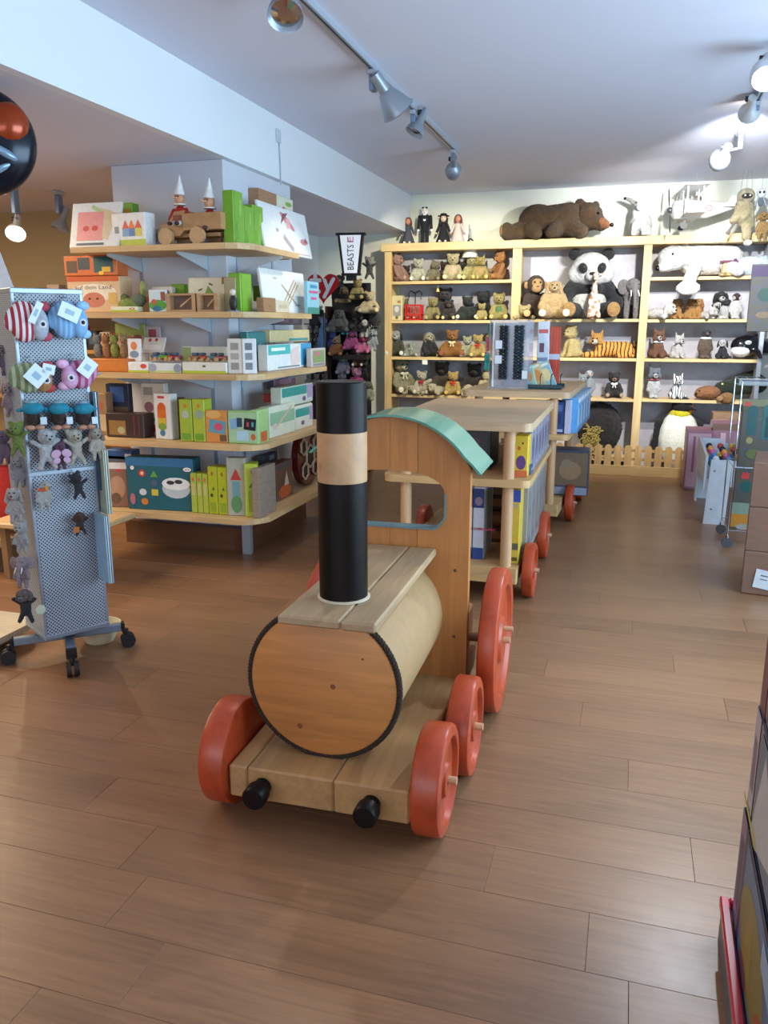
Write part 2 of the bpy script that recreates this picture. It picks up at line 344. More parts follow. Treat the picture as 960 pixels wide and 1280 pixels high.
# ================================================================ TRACK LIGHTS
STEEL = mat('#8f98a4', 'metal'); LGREY = mat('#b9c2cd', 'metal')
def track(x, y0, y1, label):
    t = thing('lighting_track', label, 'light track', (x, y0, ZH))
    MB().box(-.018, .018, 0, y1-y0, -.032, 0).obj('rail', t, LGREY)
    MB().box(-.006, .006, .01, y1-y0-.01, -.0335, -.031).obj('conductor_slot', t, mat('#2c3036'))
    MB().rbox(-.02, .02, y1-y0, y1-y0+.03, -.036, 0, .004).obj('end_cap', t, LGREY)
track(-1.49, -1.0, 7.02, 'long grey ceiling track left of centre carrying four spotlights')
track(.665, 0, 7.0, 'grey ceiling track at the right edge carrying three spotlights')
def lamp(label, tx, ty, head, aim, kind, power, col, size=70, sc=1.0, glow=False, zt=ZH-.032):
    """track spotlight: adapter on the rail, arm, neck, shade opening along aim"""
    t = thing('track_spotlight', label, 'spotlight', (tx, ty, zt)); h = Vector(head)-Vector((tx, ty, zt)); d = (Vector(aim)-Vector(head)).normalized()
    Q = d.to_track_quat('Z', 'Y').to_matrix().to_4x4(); M = Matrix.Translation(h) @ Q
    MB().rbox(-.02, .02, -.05, .05, -.03, -.002, .004).obj('adapter', t, LGREY)
    MB().rbox(-.016, .016, -.03, .03, -.03+h.z*.55, -.03, .004).obj('transformer_box', t, mat('#7f95b5', 'metal'))
    back = h-d*.10*sc
    MB().tube([(0, 0, -.03+h.z*.5), (h.x*.5, h.y*.5, h.z*.7), tuple(back)], .009, 8).obj('arm', t, STEEL)
    if kind == 'cone': prof = [(.0, -.16), (.035, -.16), (.038, -.05), (.05, -.04), (.105, .09), (.11, .092), (.1, .085), (.045, -.03), (0, -.035)]
    elif kind == 'bell': prof = [(0, -.13), (.022, -.13), (.024, -.05), (.03, -.03), (.058, .01), (.062, .035), (.056, .03), (.028, -.02), (0, -.025)]
    else: prof = [(0, -.12), (.026, -.12), (.028, -.05), (.05, -.03), (.064, .0), (.066, .03), (.055, .06), (.05, .055), (.05, .02), (.03, -.02), (0, -.022)]
    MB().lathe([(r*sc, z*sc) for r, z in prof], M).obj('shade', t, mat('#9aa3ae', 'metal') if not glow else mat('#e6eaee', 'metal'), True)
    r = {'cone': .092, 'bell': .052, 'globe': .05}[kind]*sc; z = {'cone': .07, 'bell': .025, 'globe': .045}[kind]*sc
    MB().lathe([(0, z), (r*.5, z-.001), (r*.97, z-.008)], M, 24).obj('lens', t, mat('#fff4e4', 'emit') if glow else mat('#d8dce0', 'chrome'))
    MB().cyl(tuple(back+Vector((-.04, 0, .01))), tuple(back+Vector((-.015, 0, .01))), .017, n=12).obj('knob', t, mat('#20242a'))
    if power: spot(Vector(head)+d*(.11*sc), aim, power, col, size)
lamp('round spotlight with exposed bulb at the top edge, nearest on the left track', -1.49, 3.55, tuple(aty(357, 12, 3.55)), (-.9, 1.6, 0), 'bell', 16, (1, .82, .62), 80, 1.25)
lamp('largest spotlight, a wide grey cone pointing down right', -1.49, 4.72, tuple(aty(487, 122, 4.74)), (-.25, 6.2, .9), 'cone', 34, (1, .85, .66), 70, .92)
lamp('small narrow spotlight just behind the wide grey cone', -1.49, 5.62, tuple(aty(521, 160, 5.62)), (-2.3, 5.0, .9), 'bell', 26, (1, .90, .78), 75, 1.05)
lamp('silver globe spotlight at the far end of the left track', -1.49, 6.9, tuple(aty(567, 212, 6.9)), (-1.95, 9.1, 1.35), 'globe', 170, (1, .92, .70), 80, 1.05)
lamp('glaring white spotlight cut by the right edge of the photo', .665, 4.95, tuple(aty(958, 90, 4.95)), (.25, 1.77, 0), 'globe', 85, (.85, .93, 1), 62, 1.2, True)
lamp('small glaring spotlight in the middle of the right track', .665, 6.05, tuple(aty(937, 138, 6.05)), (.7, 9.0, 1.9), 'bell', 260, (.93, .97, 1), 75, 1.1, True)
lamp('silver globe spotlight at the far end of the right track', .665, 6.85, tuple(aty(901, 198, 6.85)), (-.15, 9.1, 1.6), 'globe', 170, (1, .96, .88), 85, 1.15)
p = aty(20, 288, 5.2)
lamp('warm spotlight glowing over the far left room', p.x, p.y+.02, tuple(p), (p.x+.5, 4.3, 1.2), 'bell', 18, (1, .72, .42), 120, 1.15, True, ZL)
q = aty(76, 281, 5.6)
lamp('dark unlit spotlight above the white pig picture box', q.x, q.y, tuple(q), (q.x-.3, 5.3, 1.2), 'bell', 0, (1, 1, 1), 60, 1.1, False, ZL)
area('shop_lamps_left_room', (-5.0, 3.2, 2.45), (0, 0, 0), 2.2, 3.0, 95, (1, .80, .55))
# ================================================================ LOCOMOTIVE
ORANGE = mat('#b9773f', 'wood'); ORZ = mat('#b5743a', 'woodz'); PINEL = mat('#a87e50', 'woody'); PLANK = mat('#a78a68', 'woody')
RED = mat('#a43c1c', 'red'); BLACK = mat('#130d0c', 'black')
def wheel(parent, x, y, r, wd, side, peg=2):
    s = side; M = Matrix.Translation((x, y, r)) @ Matrix.Rotation(s*pi/2, 4, 'Y'); e = .012
    prof = [(.0, -wd/2), (r-e, -wd/2), (r-.003, -wd/2+e*.4), (r, -wd/2+e), (r, wd/2-e), (r-.003, wd/2-e*.4), (r-e, wd/2),
            (r*.78, wd/2), (r*.74, wd/2-.016), (r*.34, wd/2-.018), (r*.30, wd/2-.004), (r*.12, wd/2-.004), (0, wd/2-.004)]
    o = MB().lathe(prof, M, 48).obj('wheel', parent, RED, True, ang=.6)
    MB().cyl((x-s*wd*.4, y, r), (x+s*(wd/2+.022), y, r), .0135, .0125, 14).obj('axle_peg', o, mat('#c79a74'), True)
    if peg > 1: MB().cyl((x+s*wd*.3, y+.01, r+.045), (x+s*(wd/2+.03), y+.01, r+.045), .010, n=12).obj('crank_peg', o, mat('#c79a74'), True)
    return o
L = thing('toy_locomotive', 'large wooden toy steam engine with black and natural chimney and red wheels', 'wooden locomotive', (-.815, 2.0, 0), radians(1.3))
for a, b in ((-.285, -.225), (-.2235, .052), (.0535, .285)):
    MB().rbox(a, b, 0, 1.22, .085, .192, .006).obj('deck_plank', L, PINEL)
MB().box(-.2, .2, .06, 1.1, .05, .085).obj('chassis_beam', L, mat('#8a6a48', 'woody'))
for x in (-.172, .172): MB().lathe([(0, 0), (.027, 0), (.027, .03), (.036, .034), (.036, .072), (.032, .078), (0, .079)], Matrix.Translation((x, 0, .138)) @ Matrix.Rotation(pi/2, 4, 'X'), 28).obj('buffer', L, BLACK, True)
CX, CZ, CR = -.018, .435, .238
MB().cyl((CX, .135, CZ), (CX, .80, CZ), CR-.004, n=72).obj('boiler', L, mat('#a5835a', 'veneer'), True)
MB().lathe([(0, 0), (CR-.012, 0), (CR-.004, .006), (CR-.004, .03)], Matrix.Translation((CX, .115, CZ)) @ Matrix.Rotation(-pi/2, 4, 'X'), 72).obj('boiler_front', L, mat('#bd7c42', 'knot'), True)
for kx, kz, kr in ((.035, .0, .0085), (-.075, -.145, .009), (.13, .10, .004)):
    MB().lathe([(0, 0), (kr*.5, .0002), (kr, 0)], Matrix.Translation((CX+kx, .1146, CZ+kz)) @ Matrix.Rotation(pi/2, 4, 'X'), 14).obj('wood_knot', L, mat('#7a4420'), True)
mb = MB()                                       # twisted rope round the boiler front
for k in range(3):
    pts = []
    for i in range(361):
        a = 2*pi*i/360; ph = a*44+k*2*pi/3; rr = CR+.002+.0052*cos(ph)
        pts.append((CX+rr*cos(a), .128+.0052*sin(ph), CZ+rr*sin(a)))
    mb.tube(pts, .0062, 6, False)
mb.obj('rope_ring', L, mat('#2e2015', 'cloth'), True)
for a, b in ((-.100, .088), (.0895, .192)):
    MB().rbox(a, b, -.02 if a < 0 else -.022, .79, .674, .702, .006).obj('saddle_plank', L, PLANK)
MB().lathe([(.0, .7025), (.080, .7025), (.080, .706), (.072, .709)], Matrix.Translation((.032, .185, 0)), 48).obj('chimney_foot', L, mat('#c9b8a0'), True)
for z0, z1, m_, n_ in ((.703, 1.06, BLACK, 'chimney_pipe'), (1.0602, 1.205, mat('#b78e66', 'wood'), 'chimney_band'), (1.2052, 1.348, BLACK, 'chimney_top')):
    MB().lathe([(0, z0), (.073, z0), (.073, z1-(.004 if z1 > 1.3 else 0)), (.069, z1), (0, z1)], Matrix.Translation((.032, .185, 0)), 48).obj(n_, L, m_, True)
AC, AR = .842, .338
def top(x): return AC+sqrt(max(0, AR*AR-x*x))
WH, WZ0, WZ1, WP = .205, .775, .905, .985
def win(x):
    if abs(x) >= WH: return None
    t_ = 1-(abs(x)/WH)**2.6; lo = WZ0+.045*(1-min(1, (WH-abs(x))/.045))**2
    return lo, WZ1+(WP-WZ1)*sqrt(max(0, t_))-.0*x
for a, b in ((-.262, -.104), (-.1025, -.0005), (.0005, .1025), (.104, .298)):
    mb = MB(); n = max(8, int((b-a)/.006)); cx = .012
    def seg(x0, x1, z0a, z1a, z0b, z1b): mb.add([(x0+cx, .80, z0a), (x1+cx, .80, z0b), (x1+cx, .80, z1b), (x0+cx, .80, z1a), (x0+cx, .84, z0a), (x1+cx, .84, z0b), (x1+cx, .84, z1b), (x0+cx, .84, z1a)],
        [(0, 1, 2, 3), (7, 6, 5, 4), (0, 4, 5, 1), (3, 2, 6, 7)]+([(0, 3, 7, 4)] if abs(x0-a) < 1e-6 else [])+([(1, 5, 6, 2)] if abs(x1-b) < 1e-6 else []))
    xs = sorted(set([a+(b-a)*i/n for i in range(n+1)]+[v for v in (-WH, WH) if a < v < b]))
    for x0, x1 in zip(xs, xs[1:]):
        xm = (x0+x1)/2
        if abs(xm) < WH:
            e0 = win(max(-WH+1e-5, min(WH-1e-5, x0))); e1 = win(max(-WH+1e-5, min(WH-1e-5, x1)))
            seg(x0, x1, .192, e0[0], .192, e1[0]); seg(x0, x1, e0[1], top(x0), e1[1], top(x1))
        else: seg(x0, x1, .192, top(x0), .192, top(x1))
    mb.obj('cab_board', L, ORZ)
mb = MB(); pts = []                              # blue-grey lining of the window
for i in range(41): x = WH*.999*(1-2*i/40); pts.append((x, win(x)[0]+.001))
loop = [(WH-.0005, WZ1)]+pts+[(-WH+.0005, WZ1)]
for (xa, za), (xb, zb) in zip(loop, loop[1:]):
    mb.box(0, sqrt((xb-xa)**2+(zb-za)**2), 0, .052, 0, .007, Matrix.Translation((xa+.012, .794, za)) @ Matrix.Rotation(-atan2(zb-za, xb-xa), 4, 'Y'))
mb.obj('window_lining', L, mat('#5e7a80'))
mb = MB(); N_ = 40; vs = []                       # curved teal roof
for i in range(N_+1):
    a = radians(-56+122*i/N_); fl_ = max(0, abs(i/N_-.5)*2-.8)*.12
    for y in (.775, 1.075):
        for r in (AR+.003, AR+.011): vs.append((.012+(r+fl_)*sin(a), y, AC+(r+fl_*.4)*cos(a)))
fs = []
for i in range(N_):
    a, b = i*4, i*4+4; fs += [(a, a+2, b+2, b), (a+1, b+1, b+3, a+3), (a, b, b+1, a+1), (a+2, a+3, b+3, b+2)]
fs += [(0, 1, 3, 2), (N_*4, N_*4+2, N_*4+3, N_*4+1)]
mb.add(vs, fs).obj('cab_roof', L, mat('#4a8a78', 'gloss'), True)
mb = MB()
for i in range(20):
    a = radians(-40+80*i/20); a2 = radians(-40+80*(i+1)/20)
    mb.add([(.012+r*sin(q_), y, AC+r*cos(q_)) for q_ in (a, a2) for y in (1.02, 1.05) for r in (AR-.05, AR)], [(0, 2, 3, 1), (4, 5, 7, 6), (0, 1, 5, 4), (2, 6, 7, 3), (1, 3, 7, 5), (0, 4, 6, 2)])
mb.obj('roof_rib', L, ORZ)
for x in (-.205, .229): MB().box(x-.012, x+.012, .84, 1.035, 1.055, 1.085).obj('roof_stringer', L, ORZ)
MB().rbox(-.25, .27, .90, 1.2, .192, .36, .008).obj('driver_seat', L, mat('#b3895a', 'woodx'))
for x, z in ((.262, .36), (.262, .62), (-.24, .36), (.06, .24)): MB().ell((x, .799, z), (.006, .003, .006), n=8).obj('screw_plug', L, mat('#5a3a22'), True)
for s in (-1, 1):
    wheel(L, s*.334, .135, .168, .088, s, 1)
    wheel(L, .362 if s > 0 else -.329, .49, .168, .082, s, 1)
    wheel(L, .395 if s > 0 else -.300, 1.00, .286, .070, s, 2)
MB().cyl((-.34, 1.0, .286), (.34, 1.0, .286), .018, n=12).obj('axle', L, mat('#8a6a48'))
for y in (.135, .49): MB().cyl((-.31, y, .070), (.31, y, .070), .014, n=10).obj('axle', L, mat('#6a5040'))
# ================================================================ WAGONS
WTOP = mat('#c4a582', 'woodx'); WPOST = mat('#c0966e', 'woodz'); WSH = mat('#c49c6a', 'woodx')
def rpoly(x0, x1, y0, y1, r, n=5):
    P = []
    for cx_, cy_, a0 in ((x1-r, y0+r, -90), (x1-r, y1-r, 0), (x0+r, y1-r, 90), (x0+r, y0+r, 180)):
        for i in range(n+1): a = radians(a0+90*i/n); P.append((cx_+r*cos(a), cy_+r*sin(a)))
    return P
def board(parent, name, x0, x1, y0, y1, z0, z1, m_, r=.05):
    return MB().prism(rpoly(x0, x1, y0, y1, r), z0, z1).obj(name, parent, m_)
def wagon(label, loc, rz, wd, ln, zb, zm, zt, wr, ys):
    t = thing('wagon', label, 'wooden wagon', loc, rz); h = wd/2
    board(t, 'base_board', -h+.03, h-.05, .0, ln-.05, zb-.085, zb, WSH, .008)
    board(t, 'middle_shelf', -h, h, 0, ln, zm-.04, zm, WSH)
    board(t, 'top_board', -h, h, 0, ln, zt-.045, zt, WTOP)
    for z0, z1 in ((zb, zm-.04), (zm, zt-.045)):
        for x in (-h+.12, h-.12):
            for y in (.055, ln-.1): MB().cyl((x, y, z0), (x, y, z1), .031, n=24).obj('post', t, WPOST, True)
    for y in ys:
        MB().rbox(-h+.10, h-.13, y-.03, y+.03, wr-.03, zb-.086, .004).obj('axle_block', t, mat('#b58c5c', 'woodx'))
        for s in (-1, 1): wheel(t, s*(h+.0), y, wr, .062, s, 1)
    MB().cyl((0, -.2, zb-.05), (0, .02, zb-.05), .012, n=10).obj('coupling_rod', t, mat('#8a6a48'))
    return t
wagon('first wagon behind the engine, wooden shelves with open round posts', (-.875, 4.22, 0), radians(.5), .81, 1.42, .21, .70, 1.005, .155, (.20, 1.02))
wagon('second wagon of the train, wooden, with a necklace display on its top', (-.80, 5.98, 0), radians(-1.8), .80, 1.32, .20, .725, 1.035, .145, (.40, 1.22))
# ================================================================ SHELVING ROUND THE PILLAR
BOARD = mat('#caa777', 'woodx'); BOARDY = mat('#caa777', 'woody'); G1, G2, G3 = '#8cae2c', '#6fa324', '#b4c23c'
LV = [.345, .80, 1.22, 1.585, 1.975]; TH = .034
U = thing('shelf_unit', 'light wooden shelves on white brackets wrapped round the white pillar', 'shelving', (-2.92, 4.86, 0))
ox, oy = -2.92, 4.86
CXs = [-2.09, -2.09, -2.11, -2.14, -2.17]; FY = [4.33, 4.35, 4.37, 4.40, 4.42]; YE = [5.85, 5.8, 5.55, 5.35, 5.22]
for i, z in enumerate(LV):
    cx_, fy = CXs[i], FY[i]; ch = .13
    MB().prism([(-3.36-ox, fy-oy), (cx_-ch-ox, fy-oy), (cx_-ch-ox, 4.858-oy), (-3.36-ox, 4.858-oy)], z-TH, z).obj('shelf_board', U, BOARD)
    MB().prism([(cx_-ch+.001-ox, fy-oy), (cx_-ch*.5-ox, fy+.03-oy), (cx_-.02-ox, fy+ch*.7-oy), (cx_-ox, fy+ch-oy), (cx_-ox, YE[i]-oy), (-2.518-ox, YE[i]-oy), (-2.518-ox, 4.859-oy), (cx_-ch+.001-ox, 4.859-oy)], z-TH, z).obj('shelf_board', U, BOARDY)
    WB = mat('#cfd5dc', 'metal')
    for x in (-3.15, -2.66):
        mb = MB(); mb.add([(x-.006-ox, -.004, z-TH), (x+.006-ox, -.004, z-TH), (x+.006-ox, -.004, z-TH-.09), (x-.006-ox, -.004, z-TH-.09), (x-.006-ox, -.36, z-TH), (x+.006-ox, -.36, z-TH), (x+.006-ox, -.36, z-TH-.015), (x-.006-ox, -.36, z-TH-.015)],
            [(0, 1, 2, 3), (7, 6, 5, 4), (0, 4, 5, 1), (3, 2, 6, 7), (0, 3, 7, 4), (1, 5, 6, 2)]).obj('bracket', U, WB)
    for y in (5.0, 5.55):
        if y > YE[i]: continue
        a = -2.518-ox; y -= oy
        mb = MB(); mb.add([(a, y-.006, z-TH), (a, y+.006, z-TH), (a, y+.006, z-TH-.09), (a, y-.006, z-TH-.09), (a+.32, y-.006, z-TH), (a+.32, y+.006, z-TH), (a+.32, y+.006, z-TH-.015), (a+.32, y-.006, z-TH-.015)],
            [(0, 1, 2, 3), (7, 6, 5, 4), (0, 4, 5, 1), (3, 2, 6, 7), (0, 3, 7, 4), (1, 5, 6, 2)]).obj('bracket', U, WB)
RAIL = mat('#9fb4cc', 'metal')
for x in (-3.15, -2.66): MB().box(x-.012-ox, x+.012-ox, -.004, 0, .1, 2.1).obj('wall_rail', U, RAIL)
for y in (5.0, 5.55): MB().box(-2.518-ox, -2.514-ox, y-.012-oy, y+.012-oy, .1, 2.1).obj('wall_rail', U, RAIL)
MB().box(-3.36-ox, -2.5151-ox, 4.78-oy, 4.855-oy, .0, .16).obj('plinth', U, mat('#6b452a', 'woodx'))
MB().box(-2.515-ox, -2.42-ox, 4.78-oy, 5.85-oy, .0, .16).obj('plinth', U, mat('#6b452a', 'woody'))
for x, y in ((-2.40, 4.74),): MB().box(x-.03-ox, x+.03-ox, y-oy, y+.04-oy, 0, .31).obj('foot', U, mat('#aab6c2', 'metal'))
# --------- helper: a carton seen at pixels x0..x1 with its front on plane Y (front run) or X (side run)
def FB(px, lv, Y, d, label, col, prints=(), tilt=0, group=None, **k):
    x, z, w_, h = fit(*px, Y=Y); z0 = LV[lv]+k.pop('lift', 0)+.001; h = h*k.pop('hs', 1)
    rx = -radians(tilt); rz = radians(k.pop('rz', 0))
    return pbox(label, (x, Y, z0+k.pop('dz', 0)), w_, d, h, col, prints, rz=rz, rx=rx, group=group, **k)
def SB(px, lv, X, d, label, col, prints=(), tilt=0, group=None, **k):
    y, z, w_, h = fit(*px, X=X); z0 = LV[lv]+k.pop('lift', 0)+.001
    return pbox(label, (X, y, z0), w_, d, h, col, prints, rz=pi/2+radians(k.pop('rz', 0)), rx=-radians(tilt), group=group, **k)
Wt = '#e4e6e6'
leaf = [('t', .5, .35, .5, .2, G2, 20), ('x', .5, .85, .5, .05, '#d23a30', 'o')]
# ---- top shelf
FB((84, 248, 146, 308), 4, 4.46, .02, 'white picture box with a pink pig card, leaning at the top left shelf end', Wt,
   [('r', .42, .48, .5, .62, '#6f6a70'), ('r', .62, .55, .3, .6, '#c8d4b0', -12), ('r', .7, .5, .3, .62, '#dccaa8', -18), ('r', .40, .47, .52, .64, '#e89a98'), ('o', .32, .42, .13, .12, '#d0504c'), ('o', .50, .42, .13, .12, '#d0504c'), ('r', .5, .85, .2, .08, '#bcd09a', -30), ('r', .42, .07, .55, .05, '#4a5a66')], tilt=14)
FB((146, 246, 166, 305), 4, 4.66, .08, 'green carton standing behind the farm block box', G2, [('r', .5, .8, .7, .12, '#b5842a'), ('r', .5, .5, .7, .2, '#9ccf5a')])
FB((138, 264, 183, 306), 4, 4.47, .10, 'white and lime box picturing coloured building blocks on the top shelf', Wt,
   [('r', .5, .1, 1, .2, G3), ('r', .42, .42, .2, .25, '#6fa0cc'), ('r', .62, .42, .2, .25, '#4878b8'), ('r', .80, .42, .2, .25, '#d8cc58'), ('t', .42, .66, .2, .25, '#d8452c'), ('t', .6, .66, .2, .25, '#e8702c'), ('t', .8, .66, .2, .25, '#d8452c'), ('r', .15, .5, .12, .2, '#808a90')], rz=-6)
FB((184, 280, 200, 304), 4, 4.62, .1, 'small white and grey carton between the block box and the wooden truck', '#c4c8d2', [('r', .5, .55, .6, .4, '#8a90a8')])
k = 0
for px, lb in (((292, 235, 304, 302), 'tallest green carton, standing on the top shelf'), ((304.5, 252, 316, 303), 'middle green carton of the three on the top shelf'), ((316.5, 252, 329, 306), 'green carton beside the large white bird picture box')):
    SB(px, 4, -2.30, .07, lb, G2, [('r', .5, .5, .8, .96, '#72a838'), ('r', .3, .25, .2, .3, '#5f9a2c', 8), ('r', .7, .7, .2, .3, '#88bb4c', -6)], group='tall green cartons on the top shelf')
SB((332, 258, 390, 318), 4, -2.27, .02, 'large white picture box with a pink bird print leaning on the top shelf', Wt,
   [('o', .55, .72, .3, .16, '#c8848a', -25), ('t', .48, .82, .22, .12, '#8c5058', 30), ('r', .56, .68, .08, .2, '#eab0ac', 5), ('o', .85, .35, .16, .13, '#d08a8c'), ('t', .9, .4, .1, .12, '#9a6068'), ('r', .5, .25, .2, .12, '#b0a0a8', -30), ('r', .55, .06, .8, .01, '#d05060'), ('o', .3, .48, .05, .08, '#a8aab8')], tilt=10)
SB((324, 239, 366, 262), 4, -2.44, .09, 'brown cardboard carton with a picture label behind the bird picture box', '#a77c5c', [('r', .74, .5, .5, .95, '#d8d8c4'), ('t', .7, .3, .35, .3, '#c03838'), ('o', .85, .65, .2, .25, '#7ab04c')], kind='kraft', lift=.30)
SB((326, 262, 362, 300), 4, -2.44, .10, 'plain brown carton under the labelled one behind the bird picture box', '#a07858', (), kind='kraft')
# wooden truck with two long nosed puppets
KR = mat('#b48a5e', 'wood'); x, z, w_, h = fit(195, 262, 280, 302, Y=4.52)
T = thing('toy_truck', 'natural wooden toy truck carrying two red puppets on the top shelf', 'toy truck', (x, 4.60, LV[4]+.001), radians(-4)); hw = w_/2
def tpoly(pts, d0, d1, nm, m_=KR): MB().prism(pts, d0, d1, Matrix.Rotation(pi/2, 4, 'X')).obj(nm, T, m_)
tpoly([(-hw, .05), (-hw+.02, .12), (-hw+.09, .14), (-hw+.13, .195), (-.03, .2), (-.03, .09), (-hw+.16, .055)], -.08, .08, 'cab')
MB().box(-.035, hw, -.09, .09, .085, .10).obj('truck_bed', T, KR)
for y0, y1 in ((-.09, -.08), (.08, .09)): MB().box(-.035, hw, y0, y1, .10, .18).obj('bed_side', T, KR)
for xx in (-.035, hw-.01): MB().box(xx, xx+.01, -.08, .08, .10, .18).obj('bed_end', T, KR)
MB().box(-hw+.03, hw-.04, -.05, .05, .05, .07).obj('chassis', T, KR)
MB().box(-.11, -.05, -.082, -.080, .12, .175).obj('cab_window', T, mat('#7c3a2c'))
for xx in (-hw+.075, hw-.16):
    for y in (-.095, .095): MB().cyl((xx, y-.012, .052), (xx, y+.012, .052), .05, n=28).obj('wheel', T, mat('#c8a274', 'wood'), True)
SKIN = mat('#cf9a78', 'paint')
def puppet(label, X, Y, z, s, cap='#e8e8ea'):
    P = thing('puppet', label, 'puppet', (X, Y, z), R_.uniform(-.3, .3), group=None, scale=s)
    MB().ell((0, 0, .36), (.11, .09, .14)).obj('jacket', P, mat('#a8221e', 'gloss'), True)
    for q_ in (-1, 1):
        MB().cap((q_*.12, 0, .42), (q_*.17, -.05, .28), .04, .035).obj('arm', P, mat('#a8221e', 'gloss'), True)
        MB().cap((q_*.05, -.03, .24), (q_*.07, -.16, .2), .04, .035).obj('leg', P, mat('#d8d0c4'), True)
        MB().ell((q_*.07, -.2, .2), (.035, .06, .03)).obj('shoe', P, mat('#3a2020'), True)
    H = MB().ell((0, 0, .6), (.085, .085, .1)).obj('head', P, SKIN, True)
    MB().cap((0, -.07, .6), (0, -.22, .61), .02, .012).obj('nose', H, SKIN, True)
    for q_ in (-1, 1): MB().ell((q_*.03, -.078, .63), .012, n=8).obj('eye', H, mat('#101010', 'gloss'))
    MB().cyl((0, 0, .66), (.02, 0, .96), .09, .005, 20).obj('pointed_cap', H, mat(cap), True)
    MB().cyl((0, 0, .50), (0, 0, .52), .1, n=16).obj('collar', P, mat('#e0dcd4'))
x1 = aty(224, 240, 4.56).x; puppet('red jacketed puppet with a white pointed hat sitting above the truck cab', x1, 4.56, LV[4]+.05, .37)
x1 = aty(261, 240, 4.58).x; puppet('red jacketed puppet with a white pointed hat riding in the truck bed', x1, 4.58, LV[4]+.02, .38)
# pink cloth head peeping out behind the pillar on the left
# ---- second shelf
FB((85, 347, 150, 392), 3, 4.48, .14, 'orange and cream box with a curved German farm title and a baby face', '#d9b48c',
   [('r', .5, .93, 1, .14, '#cc5a2c'), ('o', .5, .55, .9, .5, '#e8dcc8'), ('x', .5, .7, .7, .11, '#5a3a28', 'auf dem Land'), ('o', .5, .35, .42, .42, '#c87860'), ('o', .42, .38, .05, .06, '#4a2820'), ('o', .57, .38, .05, .06, '#4a2820'), ('r', .86, .4, .15, .3, '#d8b060')])
FB((80, 320, 146, 345), 3, 4.60, .12, 'orange window box with teal panes set on top of the farm box', '#c86a34',
   [('r', .15, .45, .2, .6, '#5a4438'), ('r', .38, .6, .22, .6, '#39434c'), ('r', .75, .55, .36, .8, '#16525c'), ('r', .8, .3, .16, .25, '#e0b030'), ('o', .7, .12, .1, .2, '#e8c040')], lift=.232)
FB((138, 384, 172, 391), 3, 4.44, .06, 'flat lime and white carton lying at the shelf front', '#dfe2c8', [('r', .5, .2, .98, .35, G3), ('x', .8, .6, .2, .4, '#c03c30', 'o')])
FB((168, 346, 200, 374), 3, 4.70, .03, 'pale picture book with orange animals behind the green cloth toy', '#dccfa8', [('o', .35, .6, .4, .3, '#e09a58'), ('o', .7, .4, .3, .3, '#c87c4c')], tilt=10)
FB((188, 337, 214, 370), 3, 4.66, .04, 'white box with a blue and orange print on the second shelf', '#dcdad4', [('o', .6, .35, .5, .3, '#d8a050'), ('r', .45, .7, .3, .25, '#6a7898', 15), ('o', .75, .7, .25, .35, '#8a4a40')], tilt=4)
FB((213, 336, 230, 372), 3, 4.72, .05, 'green carton behind the white chick picture box', G2, [('r', .5, .5, .6, .8, '#86b43a')])
FB((209, 346, 227, 368), 3, 4.60, .04, 'small white box printed with a pale baby and lime foot', '#d8ccb8', [('o', .5, .6, .6, .4, '#d8a088'), ('r', .5, .12, .9, .2, G3)])
FB((186, 363, 208, 391), 3, 4.46, .02, 'small picture card with green hills beside the wooden crate frame', '#c8d8e0', [('o', .5, .3, 1, .5, '#4a9a3a'), ('o', .45, .15, .5, .25, '#2c6a9a'), ('r', .82, .7, .25, .4, '#8c5040'), ('o', .3, .45, .3, .25, '#c05848')])
FB((234, 347, 286, 391), 3, 4.62, .02, 'cream picture box with a green leaf behind two small wooden crates', '#e0dcc4', [('t', .5, .62, .28, .3, '#6a9a38', 10), ('r', .9, .9, .18, .2, '#8a6a3c'), ('r', .3, .65, .1, .05, '#6a5a48', 20), ('r', .55, .8, .1, .05, '#6a5a48', -20)], tilt=6)
def crate(label, px, lv, Y, fill='#7c6258'):
    x, z, w_, h = fit(*px, Y=Y); t = thing('wooden_crate', label, 'crate', (x, Y, LV[lv]+.001)); W_ = mat('#b08c66', 'woodx'); e = .012
    MB().box(-w_/2, w_/2, 0, .09, 0, e).obj('crate_base', t, W_); MB().box(-w_/2, w_/2, 0, .09, h-e, h).obj('crate_lid', t, W_)
    for a in (-w_/2, w_/2-e*2): MB().box(a, a+e*2, 0, .09, e, h-e).obj('crate_side', t, W_)
    MB().box(-w_/2+e*2, w_/2-e*2, .05, .06, e, h-e).obj('crate_back', t, mat(fill))
    MB().cyl((-w_*.1, .03, h*.3), (w_*.3, .03, h*.8), .005).obj('mallet', t, mat('#d0b48c'))
crate('small wooden crate with a grey inside, left one of the second shelf pair', (208, 368, 244, 391), 3, 4.45)
crate('small wooden crate with a pale block side in front of the cream leaf picture', (246, 368, 272, 391), 3, 4.45, '#9c7c5c')
SB((301, 345, 315, 393), 3, -2.27, .08, 'green carton on the second shelf next to the slanted wooden toy', G2, [('r', .5, .5, .8, .95, '#74ac34')])
SB((295, 348, 301, 391), 3, -2.30, .08, 'thin tan and green carton left of the green one on the second shelf', '#9c9470', [('r', .5, .2, .9, .4, '#7a9a40')])
SB((324, 343, 332, 362), 3, -2.42, .05, 'narrow green carton half hidden behind the white log picture box', G2, lift=.08)

